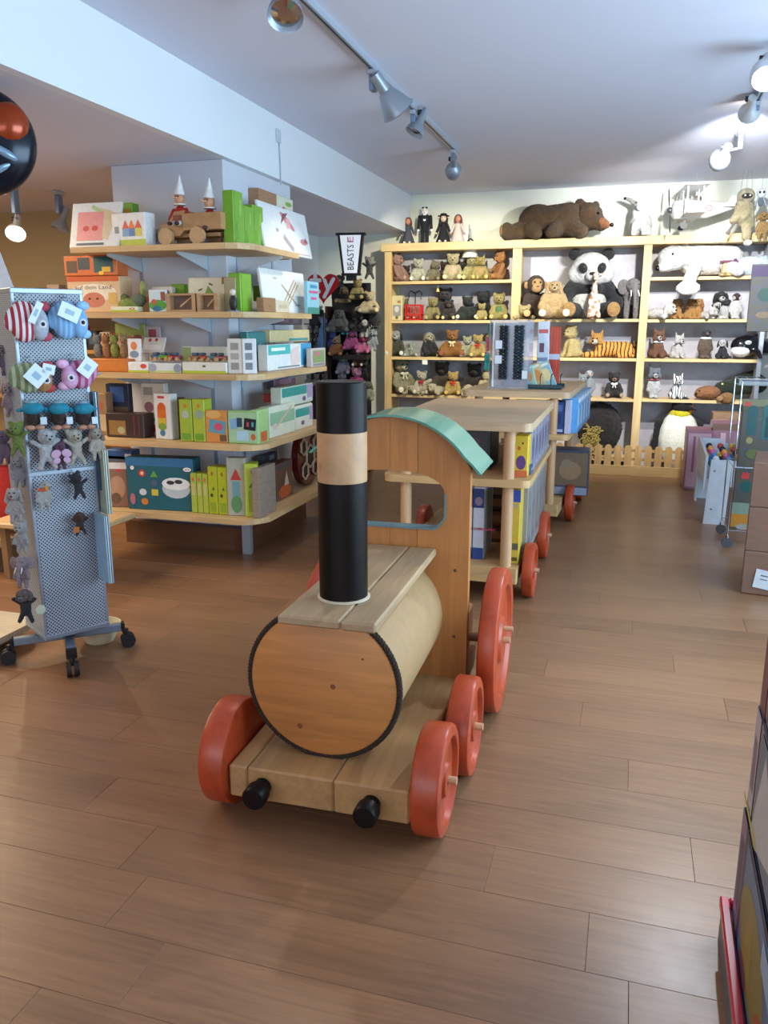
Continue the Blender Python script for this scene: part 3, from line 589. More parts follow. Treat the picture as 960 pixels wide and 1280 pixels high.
SB((331, 343, 385, 397), 3, -2.24, .02, 'white picture box printed with pale wooden logs on the second shelf', Wt, [('r', .6, .55, .35, .04, '#b89868', 35), ('r', .64, .5, .35, .04, '#a88458', 35), ('r', .68, .45, .35, .04, '#c0a070', 35), ('r', .62, .38, .3, .04, '#a88458', -30), ('r', .56, .48, .3, .04, '#c8ac80', -30), ('o', .3, .8, .08, .06, '#c0b8c0'), ('r', .75, .2, .1, .05, '#9090a0')], tilt=7)
SB((330, 377, 345, 395), 3, -2.155, .05, 'little brown carton with toy blocks showing in front of the log picture box', '#a07854', [('o', .5, .4, .1, .1, '#5a3a24')], kind='kraft')
SB((345.5, 380, 362, 395), 3, -2.155, .05, 'little cream carton beside the brown one in front of the log picture box', '#d8cbb0', [('r', .5, .5, .6, .3, '#c8b898')])
SB((385, 357, 399, 397), 3, -2.155, .03, 'small turquoise box with pink lettering in front of the red heart sign', '#8cc4d4', [('r', .5, .1, 1, .2, '#2c8a7a'), ('r', .5, .85, .6, .1, '#2c88b0'), ('r', .5, .68, .8, .08, '#c85a8a'), ('r', .5, .48, .5, .08, '#c85a8a')])
t = thing('figurine', 'small black and white figurine standing near the shelf corner', 'figurine', (*aty(292, 388, 4.5).xy, LV[3]+.001))
MB().ell((0, 0, .05), (.025, .02, .05)).obj('body', t, mat('#1c1c24'), True); MB().ell((0, -.003, .112), (.018, .018, .02)).obj('head', t, mat('#d8d4cc'), True); MB().box(-.03, .03, -.02, .02, 0, .008).obj('stand', t, mat('#7a92b0'))
t = thing('wooden_slide', 'slanted pale wooden board toy leaning beside the green carton', 'wooden toy', (-2.30, atx(322, 390, -2.25).y, LV[3]+.001), pi/2)
MB().rbox(-.03, .03, 0, .012, 0, .16, .005, Matrix.Rotation(radians(-22), 4, 'Y')).obj('board', t, mat('#c49a70', 'woodz')); MB().rbox(-.02, .06, .02, .06, 0, .02, .004).obj('foot', t, mat('#8a6448', 'woodx'))
# green cloth toy
t = thing('cloth_toy', 'green and grey knotted cloth toy left of the hill picture card', 'soft toy', (*aty(163, 388, 4.52).xy, LV[3]+.001))
MB().ell((0, 0, .045), (.09, .06, .045)).ell((-.05, 0, .08), (.045, .04, .035)).obj('body', t, mat('#8e9a4a', 'fur'), True); MB().ell((.07, -.01, .075), (.05, .04, .04)).obj('head', t, mat('#76806a', 'fur'), True); MB().ell((.10, 0, .14), (.02, .02, .05)).obj('ear', t, mat('#a8b46a', 'fur'), True)
# ---- third shelf
FB((112, 452, 160, 468), 2, 4.42, .16, 'orange display tray with soft toys, left end of the third shelf', '#c8702c', [('r', .5, .5, .95, .7, '#cc7a34')])
for i_, (xx, cc, lb) in enumerate(((118, '#8a8a84', 'grey'), (129, '#b07848', 'tan'), (139, '#9aa04a', 'olive'), (151, '#a88a60', 'beige'))):
    a = aty(xx, 450, 4.5); t = thing('soft_toy', lb+' rattle toy poking out of the orange display tray', 'soft toy', (a.x, 4.55, LV[2]+.08), R_.uniform(-.5, .5))
    MB().ell((0, 0, .05), (.03, .03, .05)).obj('body', t, mat(cc, 'fur'), True); MB().ell((0, -.005, .12), (.028, .028, .028)).obj('head', t, mat(cc, 'fur'), True)
    for q_ in (-1, 1): MB().ell((q_*.02, 0, .145), (.01, .008, .014), n=8).obj('ear', t, mat(cc, 'fur'), True)
FB((144, 402, 181, 432), 2, 4.78, .02, 'green and brown picture card at the back of the third shelf', '#8a9850', [('r', .5, .25, 1, .5, '#b89a84'), ('o', .4, .35, .5, .3, '#a0604c'), ('o', .75, .4, .3, .3, '#7c5040')], lift=.14)
FB((181, 403, 200, 428), 2, 4.80, .015, 'small pinkish picture card at the back of the third shelf', '#c0b4bc', [('r', .5, .5, .5, .7, '#9c5058')], lift=.15)
FB((160, 428, 176, 458), 2, 4.50, .02, 'white display card with an orange baby print', Wt, [('o', .5, .7, .5, .35, '#d88a5c'), ('o', .5, .35, .7, .3, '#7e92a8')], lift=.055)
FB((160, 454, 186, 467), 2, 4.42, .14, 'white display tray with a red mark and lime base', Wt, [('r', .5, .1, 1, .2, G3), ('x', .75, .6, .25, .35, '#c84038', 'o'), ('o', .75, .6, .3, .45, '#d04a3c')])
FB((176, 421, 203, 443), 2, 4.66, .015, 'white header card with red marks above the baby toys tray', '#e0dedc', [('o', .3, .8, .14, .2, '#c83c34'), ('o', .6, .82, .14, .2, '#c83c34'), ('r', .5, .35, .8, .3, '#f0f0f0')], tilt=25, lift=.11)
FB((187, 456, 226, 468), 2, 4.42, .15, 'white tray of baby toys with grey elephants, third shelf', '#d4dade', [('r', .5, .12, 1, .24, '#c0cc80'), ('o', .1, .5, .25, .9, '#9aa4b0'), ('o', .9, .5, .25, .9, '#8c98a8')])
FB((228, 456, 283, 470), 2, 4.42, .16, 'long white tray of small toy vehicles, third shelf', '#dcdcd2', [('r', .5, .12, 1, .24, G3), ('o', .5, .65, .08, .2, '#7a5a4a')])
FB((228, 437, 284, 456), 2, 4.63, .01, 'pale header card standing behind the toy vehicles', '#d4d8cc', [('r', .1, .5, .2, .9, '#9ab078')], lift=.06)
def minicar(label, xx, c):
    a = aty(xx, 452, 4.5); t = thing('toy_vehicle', label, 'toy vehicle', (a.x, 4.5, LV[2]+.072), radians(90+R_.uniform(-30, 30)))
    MB().rbox(-.025, .025, -.04, .04, .012, .032, .006).obj('body', t, mat(c, 'gloss')); MB().rbox(-.02, .02, -.015, .02, .033, .05, .005).obj('cabin', t, mat('#506070'))
    for x_ in (-.026, .026):
        for y_ in (-.025, .025): MB().cyl((x_-.004, y_, .012), (x_+.004, y_, .012), .012, n=12).obj('wheel', t, mat('#b8905c'))
for xx, c, lb in ((196, '#3c5a8a', 'blue'), (206, '#5a9a3c', 'green'), (214, '#b8403c', 'dark red'), (220, '#8a3c50', 'plum')): minicar(lb+' small toy in the tray with grey elephants', xx, c)
for xx, c, lb in ((245, '#8a6a58', 'brown'), (254, '#b84838', 'red'), (268, '#4c7c8c', 'teal'), (277, '#9c4048', 'crimson')): minicar(lb+' toy vehicle in the long white tray', xx, c)
FB((285, 426, 302, 470), 2, 4.44, .06, 'slim white box with grey sketches at the corner, left of its twin', '#d8d4cc', [('r', .5, .78, .55, .2, '#98948c'), ('r', .5, .5, .55, .18, '#a8a49c'), ('r', .5, .22, .55, .2, '#98948c')], rz=8)
FB((304, 427, 320, 471), 2, 4.46, .06, 'slim white box with grey sketches at the corner, right of its twin', '#dcdcdc', [('r', .45, .78, .5, .2, '#6c7480'), ('r', .45, .5, .5, .2, '#8a8c94'), ('r', .45, .22, .5, .2, '#7c8088')], rz=28)
SB((310, 420, 333, 468), 2, -2.33, .05, 'teal and tan carton behind the slim white boxes', '#2f7f80', [('r', .5, .12, 1, .26, '#c8a070'), ('r', .6, .6, .3, .15, '#a8a0b0', 20)])
SB((335, 435, 389, 466), 2, -2.20, .07, 'white and sky blue carton with lettering at the front of the third shelf', '#dfe6e6',
   [('r', .25, .8, .48, .38, '#48b8b4'), ('r', .87, .55, .26, .9, '#3c9cc8'), ('r', .6, .5, .2, .7, '#e4d0cc', 10), ('r', .45, .1, .5, .05, '#6c7c80'), ('r', .22, .82, .3, .12, '#e8f4f4')])
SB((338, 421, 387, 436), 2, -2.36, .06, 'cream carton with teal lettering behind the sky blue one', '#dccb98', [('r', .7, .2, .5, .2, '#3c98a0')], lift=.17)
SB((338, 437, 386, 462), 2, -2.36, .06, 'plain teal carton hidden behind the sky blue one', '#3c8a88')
SB((389.5, 437, 407, 460), 2, -2.13, .04, 'small carton with a green and pink picture at the far end of the third shelf', '#c8bcb4', [('r', .5, .55, .8, .65, '#8aa068'), ('o', .4, .7, .4, .25, '#c87888'), ('r', .5, .12, .8, .12, '#8c8890')])
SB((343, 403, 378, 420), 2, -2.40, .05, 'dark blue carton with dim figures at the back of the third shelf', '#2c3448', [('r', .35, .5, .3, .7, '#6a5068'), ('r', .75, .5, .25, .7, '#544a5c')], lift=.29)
# ---- fourth shelf
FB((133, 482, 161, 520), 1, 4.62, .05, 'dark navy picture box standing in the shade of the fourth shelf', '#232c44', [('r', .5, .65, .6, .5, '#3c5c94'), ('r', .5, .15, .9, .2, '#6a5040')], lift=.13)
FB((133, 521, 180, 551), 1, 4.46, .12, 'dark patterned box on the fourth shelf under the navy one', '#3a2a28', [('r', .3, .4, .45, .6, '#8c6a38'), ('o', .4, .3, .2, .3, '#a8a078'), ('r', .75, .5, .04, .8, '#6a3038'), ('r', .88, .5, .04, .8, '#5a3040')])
FB((120, 500, 134, 552), 1, 4.52, .08, 'tan and cream box at the left end of the fourth shelf', '#9a7450', [('r', .5, .3, .8, .4, '#c8b088'), ('o', .5, .7, .5, .2, '#b05c3c')])
FB((178, 482, 207, 548), 1, 4.58, .05, 'tall white box with small cartoon prints on the fourth shelf', '#cfc8bc', [('o', .3, .55, .4, .2, '#8a5a6c'), ('t', .4, .35, .4, .15, '#5c9a48'), ('o', .4, .15, .5, .15, '#c0502c'), ('r', .3, .85, .4, .15, '#9c948c')])
FB((192, 493, 215, 550), 1, 4.46, .07, 'white box with an orange and green arch toy window', '#d4d6d8', [('r', .45, .92, .4, .05, '#c83c30'), ('o', .45, .68, .5, .25, '#c85a28'), ('r', .45, .55, .5, .2, '#cc6a2c'), ('r', .45, .4, .5, .14, '#c8a83c'), ('o', .45, .28, .5, .16, '#7c9c3c'), ('o', .45, .14, .3, .14, '#3c7a98')], rz=-8)
FB((215, 500, 224, 550), 1, 4.52, .09, 'thin dark brown box on the fourth shelf left of the lime pair', '#5a4238')
FB((224.5, 501, 240, 553), 1, 4.42, .10, 'tall lime box on the fourth shelf, left of the pair', '#9aae34', [('o', .5, .85, .25, .1, '#c87838'), ('o', .5, .65, .6, .2, '#a8b4a0'), ('r', .5, .12, .7, .15, '#6a9a30')], group='lime cartons on the fourth shelf')
FB((241, 501, 256, 554), 1, 4.42, .10, 'tall lime box on the fourth shelf, right of the pair', '#a4b438', [('o', .5, .85, .25, .1, '#c87838'), ('o', .55, .65, .7, .2, '#8fa090'), ('r', .5, .12, .7, .15, '#6a9a30')], group='lime cartons on the fourth shelf')
FB((257, 517, 284, 557), 1, 4.42, .05, 'orange game box with a blue and pink fish print', '#cc8a48', [('r', .55, .5, .75, .4, '#5c98b0', -8), ('o', .6, .5, .4, .25, '#c8506c'), ('o', .4, .88, .7, .25, '#d8a860'), ('r', .8, .15, .3, .2, '#6a5038')])
FB((285, 517, 322, 558), 1, 4.42, .06, 'pale green game box with blue cards and a black picture tile', '#8fb874', [('r', .5, .5, .95, .9, '#a0c49c'), ('r', .2, .6, .25, .3, '#7ca8d0', 10), ('r', .4, .65, .18, .28, '#28405c'), ('r', .75, .6, .4, .35, '#1c1c28', -6), ('r', .68, .6, .08, .14, '#b04858'), ('r', .84, .6, .08, .14, '#48a0a8'), ('r', .5, .25, .4, .3, '#a8cce0'), ('o', .85, .22, .15, .2, '#c86438')])
SB((323, 515, 336, 557), 1, -2.13, .06, 'green end carton beside the game box with blue cards', '#9cc07c', [('r', .5, .2, .6, .3, '#c86438')])
SB((337, 511, 369, 549), 1, -2.17, .07, 'white and green carton printed with a wooden toy, fourth shelf', '#d4d8c4', [('r', .5, .6, .95, .4, '#8cb490'), ('r', .55, .6, .7, .08, '#d8b098', 25), ('o', .2, .35, .2, .2, '#d8c0b0')])
SB((339, 500, 352, 510), 1, -2.30, .06, 'red topped small toy carton behind the wooden toy carton', '#b8403a', lift=.2)
SB((352, 486, 391, 510), 1, -2.20, .08, 'teal and white science carton, upper one of the fourth shelf stack', '#d8dcc8', [('r', .4, .72, .78, .45, '#2c9a90'), ('o', .7, .25, .12, .25, '#7a5a80'), ('r', .9, .6, .2, .7, '#b89cb8')], lift=.17)
SB((369.5, 511, 391, 540), 1, -2.18, .08, 'teal and white science carton, lower one of the fourth shelf stack', '#dcdccc', [('r', .4, .7, .78, .35, '#2c9a90'), ('o', .4, .25, .2, .2, '#7a5a80'), ('r', .9, .6, .2, .6, '#b89cb8')])
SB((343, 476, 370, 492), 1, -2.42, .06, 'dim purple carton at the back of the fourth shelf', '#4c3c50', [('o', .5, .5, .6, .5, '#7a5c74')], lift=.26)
# ---- bottom shelf
FB((136, 578, 158, 634), 0, 4.42, .02, 'brown puzzle box with an animal picture at the left of the bottom shelf', '#8c6450', [('r', .5, .92, 1, .14, '#e0dcd8'), ('o', .6, .82, .3, .06, '#c03838'), ('o', .5, .45, .8, .5, '#b88a6c'), ('o', .4, .2, .5, .25, '#70503c')], rz=12)
FB((133, 566, 165, 578), 0, 4.66, .10, 'blue carton end behind the animal puzzle box', '#2f5894', [('r', .85, .4, .25, .5, '#d8dce0')], lift=.27)
FB((136, 579, 162, 632), 0, 4.66, .10, 'grey blue carton supporting the blue one', '#5a6478')
FB((161, 573, 240, 638), 0, 4.42, .12, 'large teal toy box with a white drum picture and round symbols', '#155a68',
   [('r', .5, .92, 1, .16, '#2f6c98'), ('o', .74, .42, .42, .36, '#b8c0c4'), ('o', .74, .52, .42, .24, '#e0e2e2'), ('o', .66, .54, .12, .08, '#2c3438'), ('o', .78, .56, .12, .08, '#2c3438'), ('o', .24, .70, .11, .14, '#b83c34'), ('o', .24, .70, .05, .07, '#e0c8a0'), ('t', .42, .70, .12, .13, '#5a9a3c'), ('r', .42, .34, .10, .12, '#c8b83c'), ('o', .24, .34, .11, .13, '#c8ccd0'), ('o', .26, .16, .11, .13, '#c87838'), ('o', .08, .2, .08, .22, '#b06a78'), ('o', .42, .52, .1, .12, '#4a5a78'), ('o', .1, .8, .06, .08, '#d8d8d8'), ('o', .92, .80, .12, .08, '#e8e8e8'), ('x', .92, .80, .06, .04, '#c02c2c', 'o')], rz=5)
for i_, (a, b) in enumerate(((238.5, 245.5), (246, 252.5), (253, 259.5))):
    FB((a, 590, b, 639), 0, 4.42, .10, ('first', 'second', 'third')[i_]+' slim lime book box from the left, right of the teal drum box', '#a8b440', [('r', .5, .6, .6, .3, '#c8b878'), ('o', .5, .85, .5, .1, '#c87040')], group='slim lime book boxes on the bottom shelf')
for i_, (a, b) in enumerate(((260, 271.5), (272, 284))):
    FB((a, 582, b, 641), 0, 4.42, .10, ('left', 'right')[i_]+' one of two tall yellow green boxes on the bottom shelf', '#aeb428', [('o', .5, .85, .25, .09, '#a86428'), ('t', .6, .55, .3, .08, '#4c6c24'), ('r', .5, .15, .6, .2, '#8aa030'), ('o', .4, .4, .3, .08, '#3c4c24')], group='tall yellow green boxes on the bottom shelf')
FB((284.5, 574, 306, 646), 0, 4.42, .07, 'picture box with a red roofed wooden toy at the corner of the bottom shelf', '#a8a898', [('t', .5, .72, .6, .2, '#b83a30'), ('r', .5, .45, .4, .3, '#6c98a0'), ('o', .5, .2, .6, .3, '#5c8c58')], rz=8)
FB((307, 582, 322, 648), 0, 4.42, .10, 'narrow lime box beside the red roof picture box', G3, [('o', .6, .85, .3, .08, '#a86428'), ('r', .5, .3, .5, .4, '#90a828'), ('t', .5, .6, .4, .1, '#5c7c2c')], rz=22)
SB((324, 580, 345, 642), 0, -2.12, .05, 'taupe cardboard box standing on the bottom shelf corner', '#8f8070', (), kind='kraft')
SB((346, 580, 366, 626), 0, -2.22, .08, 'brown picture box with an orange wheel, right of the taupe box', '#6c4c3c', [('o', .5, .2, .8, .35, '#c05828'), ('t', .6, .55, .3, .4, '#d8c8a8'), ('r', .5, .9, .8, .12, '#4c5058')])
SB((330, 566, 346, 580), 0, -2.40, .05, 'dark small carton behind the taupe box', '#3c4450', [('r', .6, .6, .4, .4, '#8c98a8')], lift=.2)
# geometric wooden framework toy
yc = atx(385, 590, -2.25).y; t = thing('hexagon_toy', 'round red and black construction toy with cream hexagon frames on the bottom shelf', 'construction toy', (-2.24, yc, LV[0]+.002), pi/2)
MB().lathe([(0, 0), (.215, 0), (.215, .05), (0, .05)], Matrix.Translation((0, 0, .218)) @ Matrix.Rotation(-pi/2, 4, 'X'), 40).obj('disc', t, mat('#5a1a1c', 'gloss'), True)
CR_ = mat('#c8b090', 'wood')
for hx, hz, hr in ((0, .218, .085), (-.12, .30, .06), (.12, .30, .06), (-.10, .12, .06), (.10, .12, .06)):
    pts = [(hx+hr*cos(pi/3*k+.5), -.012, hz+hr*sin(pi/3*k+.5)) for k in range(7)]
    MB().tube(pts, .008, 6).obj('hexagon_frame', t, CR_)
    MB().lathe([(0, 0), (hr*.75, 0), (hr*.75, .006), (0, .006)], Matrix.Translation((hx, -.001, hz)) @ Matrix.Rotation(pi/2, 4, 'X'), 6).obj('black_tile', t, mat('#1c1818'))
# tall dark light column of shelves far left room
# ---- shelf against the far left wall with assorted packs
t = thing('side_shelf', 'ochre lit shelf against the far left wall, crowded with packs', 'shelving', (-4.6, 6.2, 0))
for z in (.5, .9, 1.3, 1.62): MB().box(-1.4, 1.0, -.15, .29, z-.03, z).obj('shelf_board', t, mat('#c08a44', 'woodx'))
for x in (-1.4, .97): MB().box(x, x+.03, -.15, .29, 0, 1.59 if x < 0 else 1.59).obj('upright', t, mat('#c08a44', 'woodz'))
pk = [('#7c8078', 'grey'), ('#b8402c', 'bright red'), ('#3a3434', 'black'), ('#c8b49c', 'cream'), ('#8a3a30', 'dark red'), ('#c89c3c', 'mustard'), ('#4c6a78', 'slate blue'), ('#a86a38', 'rust brown'), ('#6a8a3c', 'moss green')]
for i_, (cc, nm) in enumerate(pk[:7]):
    a = aty(26+i_*13.5, 345, 6.12)
    pbox(nm+' toy pack on top of the crowded far left wall shelf', (a.x, 6.1, 1.621), .125, .1, R_.uniform(.15, .24), cc, [('o', .5, .6, .7, .3, pk[(i_+3) % 9][0]), ('r', .5, .2, .8, .2, pk[(i_+5) % 9][0])])
for i_, (cc, nm) in enumerate(pk):
    a = aty(118+i_*5, 425, 6.12); pbox(nm+' small carton on the lower board of the far left wall shelf', (-4.75+i_*.13, 6.1, 1.301), .10, .1, R_.uniform(.14, .22), cc, [('r', .5, .5, .6, .4, pk[(i_+4) % 9][0])])
# low wood display table with striped books between rack and pillar shelves
t = thing('low_table', 'low light wooden display board sticking out behind the perforated rack', 'display table', (-3.32, 4.02, 0))
MB().rbox(-.3, .42, -.25, .22, .33, .365, .008).obj('table_top', t, BOARD)
for x in (-.25, -.02):
    for y in (-.2, .16): MB().box(x, x+.04, y, y+.04, 0, .33).obj('leg', t, mat('#8a6a48'))
# ================================================================ PLUSH BUILDER (all bodies are one fused surface)
def fuse(prims, vox, shag=0):
    """prims: ('e',c,r[,rot]) or ('c',a,b,r0,r1); fused into one closed skin"""
    mb = MB()
    for p in prims:
        if p[0] == 'e': mb.ell(p[1], p[2], p[3] if len(p) > 3 else None, 12)
        else: mb.cap(p[1], p[2], p[3], p[4], 10)
    me = mb.mesh('skin'); o = bpy.data.objects.new('skin', me); COL.objects.link(o)
    r = o.modifiers.new('r', 'REMESH'); r.mode = 'VOXEL'; r.voxel_size = vox; r.adaptivity = 0
    s = o.modifiers.new('s', 'SMOOTH'); s.iterations = 4; s.factor = .5
    dg = bpy.context.evaluated_depsgraph_get(); out = bpy.data.meshes.new_from_object(o.evaluated_get(dg))
    bpy.data.objects.remove(o); bpy.data.meshes.remove(me)
    if shag:
        q = random.Random(2); nn = [v.normal.copy() for v in out.vertices]
        for v, n_ in zip(out.vertices, nn): v.co += n_*q.uniform(-.3, 1)*shag+Vector((0, 0, -1))*q.uniform(0, .5)*shag
    out.polygons.foreach_set('use_smooth', [True]*len(out.polygons)); out.materials.clear(); out.materials.append(None); return out
def mir(*ps):
    out = []
    for p in ps:
        out.append(p); f = lambda v: (-v[0], v[1], v[2])
        if p[0] == 'e': out.append(('e', f(p[1]), p[2]) + (((p[3][0], -p[3][1], -p[3][2]),) if len(p) > 3 else ()))
        else: out.append(('c', f(p[1]), f(p[2]), p[3], p[4]))
    return out
# bodies: (fused prims, neck point, extra parts [(name, prims, colour key)])
PAD = lambda x, y, z: [('foot_pad', [('e', (s*x, y, z), (.075, .018, .075))], 'pad') for s in (-1, 1)]
BODY = {
 'sit': ([('e', (0, .02, .29), (.2, .18, .28))]+mir(('c', (.17, -.02, .47), (.27, -.17, .25), .085, .075), ('c', (.13, -.08, .12), (.24, -.38, .12), .115, .095)), (0, -.01, .54), PAD(.245, -.46, .12)),
 'sitwide': ([('e', (0, .02, .27), (.24, .2, .27))]+mir(('c', (.2, -.02, .44), (.36, -.12, .24), .095, .09), ('c', (.15, -.08, .13), (.34, -.33, .13), .13, .11)), (0, -.01, .52), PAD(.35, -.43, .13)),
 'wave': ([('e', (0, .02, .29), (.2, .18, .28))]+[('c', (-.17, -.02, .47), (-.27, -.17, .25), .085, .075), ('c', (.17, -.02, .45), (.36, -.08, .55), .085, .075)]+mir(('c', (.13, -.08, .12), (.24, -.38, .12), .115, .095)), (0, -.01, .54), PAD(.245, -.46, .12)),
 'catsit': ([('e', (0, .05, .27), (.2, .24, .26)), ('e', (0, -.05, .4), (.15, .14, .17)), ('c', (.16, .2, .08), (.38, .05, .07), .05, .045)]+mir(('c', (.09, -.14, .38), (.1, -.2, .06), .07, .065), ('e', (.17, .0, .13), (.12, .2, .13)), ('e', (.11, -.24, .05), (.07, .1, .05))), (0, -.08, .5), []),
 'lie': ([('c', (-.18, 0, .22), (.42, .02, .21), .19, .2), ('c', (-.22, -.12, .09), (-.6, -.15, .07), .085, .075), ('c', (-.22, .12, .09), (-.58, .1, .07), .08, .07), ('e', (.45, -.14, .15), (.2, .11, .16)), ('c', (.4, -.2, .06), (.2, -.24, .06), .07, .06), ('c', (.58, .05, .14), (.8, .0, .06), .05, .04)], (-.32, -.02, .3), []),
 'flat': ([('e', (0, .05, .14), (.26, .4, .15))]+mir(('c', (.17, -.15, .08), (.32, -.42, .06), .08, .07), ('c', (.17, .3, .08), (.34, .5, .06), .08, .07)), (0, -.32, .10), []),
 'hang': ([('e', (0, 0, .42), (.15, .11, .22))]+mir(('c', (.1, -.01, .55), (.29, -.04, .68), .06, .055), ('c', (.08, -.02, .27), (.17, -.06, .05), .07, .06)), (0, -.02, .60), []),
 'droop': ([('e', (0, 0, .42), (.15, .11, .22))]+mir(('c', (.12, -.02, .55), (.2, -.08, .3), .06, .055), ('c', (.08, -.02, .27), (.1, -.06, .04), .07, .06)), (0, -.02, .60), []),
 'upright': ([('e', (0, .02, .34), (.19, .18, .33)), ('e', (0, -.01, .5), (.13, .12, .15))]+mir(('c', (.14, .0, .52), (.2, -.05, .26), .05, .04), ('e', (.08, -.1, .04), (.07, .12, .04))), (0, -.01, .6), []),
 'stand4': ([('c', (0, -.1, .52), (0, .38, .52), .2, .2)]+mir(('c', (.11, -.16, .42), (.11, -.17, .05), .075, .07), ('c', (.11, .4, .42), (.11, .4, .05), .08, .07)), (0, -.22, .62), []),
 'long': ([('c', (0, 0, .12), (0, 0, .5), .14, .10), ('c', (0, -.01, .5), (0, -.02, .80), .065, .055)]+mir(('c', (.07, -.02, .18), (.1, -.2, .05), .06, .05), ('c', (.09, -.03, .4), (.1, -.14, .2), .04, .035)), (0, -.02, .80), []),
}
def face(ey=.06, ez=.2, eyy=-.17, nz=.13, ny=-.25, er=.02, nr=(.032, .02, .024)):
    return [('eye', [('e', (ey, eyy, ez), er)], 'eye'), ('eye', [('e', (-ey, eyy, ez), er)], 'eye'), ('nose', [('e', (0, ny, nz), nr)], 'nose')]
HEAD = {   # (fused skull prims, [children])
 'bear': ([('e', (0, 0, .17), (.2, .18, .185))]+mir(('e', (.155, 0, .33), (.075, .04, .075))), [('muzzle', [('e', (0, -.16, .12), (.088, .09, .072))], 'muzzle')]+face()),
 'dog': ([('e', (0, 0, .17), (.17, .18, .18))], [('muzzle', [('e', (0, -.17, .11), (.095, .11, .08))], 'muzzle'), ('ear', [('e', (.18, .01, .14), (.05, .09, .16), (0, -.2, 0))], 'ear'), ('ear', [('e', (-.18, .01, .14), (.05, .09, .16), (0, .2, 0))], 'ear')]+face(ny=-.275, nz=.14)),
 'wolf': ([('e', (0, 0, .17), (.18, .17, .17))]+mir(('c', (.12, 0, .3), (.15, 0, .44), .06, .015), ('e', (.13, -.06, .1), (.08, .08, .08))), [('muzzle', [('c', (0, -.12, .11), (0, -.25, .09), .08, .055)], 'muzzle')]+face(nz=.12, ny=-.3, ez=.19, eyy=-.155)),
 'rabbit': ([('e', (0, 0, .15), (.16, .16, .16))]+mir(('c', (.07, .02, .28), (.12, .05, .58), .045, .035)), [('muzzle', [('e', (0, -.14, .1), (.07, .06, .055))], 'muzzle')]+face(nz=.12, ny=-.2, eyy=-.145)),
 'lop': ([('e', (0, 0, .15), (.16, .16, .16))], [('muzzle', [('e', (0, -.14, .1), (.07, .06, .055))], 'muzzle'), ('ear', [('c', (.13, 0, .25), (.2, -.03, -.02), .045, .06)], 'ear'), ('ear', [('c', (-.13, 0, .25), (-.2, -.03, -.02), .045, .06)], 'ear')]+face(nz=.12, ny=-.2, eyy=-.145)),
 'ape': ([('e', (0, 0, .18), (.19, .19, .2))], [('muzzle', [('e', (0, -.13, .2), (.12, .08, .1)), ('e', (0, -.16, .09), (.12, .1, .09))], 'muzzle'), ('ear', [('e', (.2, 0, .17), (.06, .03, .075))], 'muzzle'), ('ear', [('e', (-.2, 0, .17), (.06, .03, .075))], 'muzzle')]+face(ez=.22, eyy=-.21, nz=.13, ny=-.255, nr=(.03, .012, .012))),
 'bird': ([('e', (0, 0, .14), (.13, .13, .14))], [('beak', [('c', (0, -.1, .13), (0, -.26, .1), .045, .012)], 'beak'), ('eye', [('e', (.075, -.1, .17), .018)], 'eye'), ('eye', [('e', (-.075, -.1, .17), .018)], 'eye')]),
 'penguin': ([('e', (0, 0, .13), (.14, .14, .14))], [('cheek', [('e', (.09, -.06, .1), (.06, .08, .07))], 'muzzle'), ('cheek', [('e', (-.09, -.06, .1), (.06, .08, .07))], 'muzzle'), ('beak', [('c', (0, -.1, .12), (0, -.22, .1), .035, .01)], 'beak'), ('eye', [('e', (.075, -.115, .15), .015)], 'eye'), ('eye', [('e', (-.075, -.115, .15), .015)], 'eye')]),
 'giraffe': ([('e', (0, 0, .1), (.075, .09, .085)), ('c', (0, -.05, .08), (0, -.17, .04), .06, .05)]+mir(('c', (.1, .02, .12), (.17, .04, .15), .03, .015), ('c', (.035, .02, .17), (.045, .02, .25), .014, .018)), [('eye', [('e', (.065, -.05, .12), .015)], 'eye'), ('eye', [('e', (-.065, -.05, .12), .015)], 'eye'), ('muzzle', [('e', (0, -.2, .03), (.055, .04, .045))], 'muzzle')]),
 'elephant': ([('e', (0, 0, .15), (.17, .17, .18)), ('c', (0, -.15, .1), (0, -.26, -.15), .07, .05), ('c', (0, -.26, -.15), (0, -.3, -.4), .05, .035)], [('ear', [('e', (.22, .04, .12), (.14, .025, .18), (0, 0, .3))], 'body'), ('ear', [('e', (-.22, .04, .12), (.14, .025, .18), (0, 0, -.3))], 'body'), ('tusk', [('c', (.08, -.16, .02), (.1, -.28, -.1), .022, .01)], 'white'), ('tusk', [('c', (-.08, -.16, .02), (-.1, -.28, -.1), .022, .01)], 'white'), ('eye', [('e', (.1, -.13, .18), .016)], 'eye'), ('eye', [('e', (-.1, -.13, .18), .016)], 'eye')]),
}
PC = {}
def pmesh(key, prims, vox, fused=True, shag=0):
    if key not in PC:
        if fused: PC[key] = fuse(prims, vox, shag)
        else:
            mb = MB()
            for p in prims:
                if p[0] == 'e': mb.ell(p[1], p[2], p[3] if len(p) > 3 else None, 12)
                else: mb.cap(p[1], p[2], p[3], p[4], 10)
            me = mb.mesh(key, True, 3); me.materials.append(None); PC[key] = me
    return PC[key]
def pobj(name, me, parent, m_, loc=None, rot=None):
    o = link(name, me, parent, loc, rot); o.material_slots[0].link = 'OBJECT'; o.material_slots[0].material = m_; return o
BOWP = mir(('e', (.065, 0, 0), (.06, .025, .04)))+[('e', (0, -.01, 0), (.025, .028, .025))]+mir(('c', (.02, 0, -.02), (.05, -.01, -.13), .018, .024))
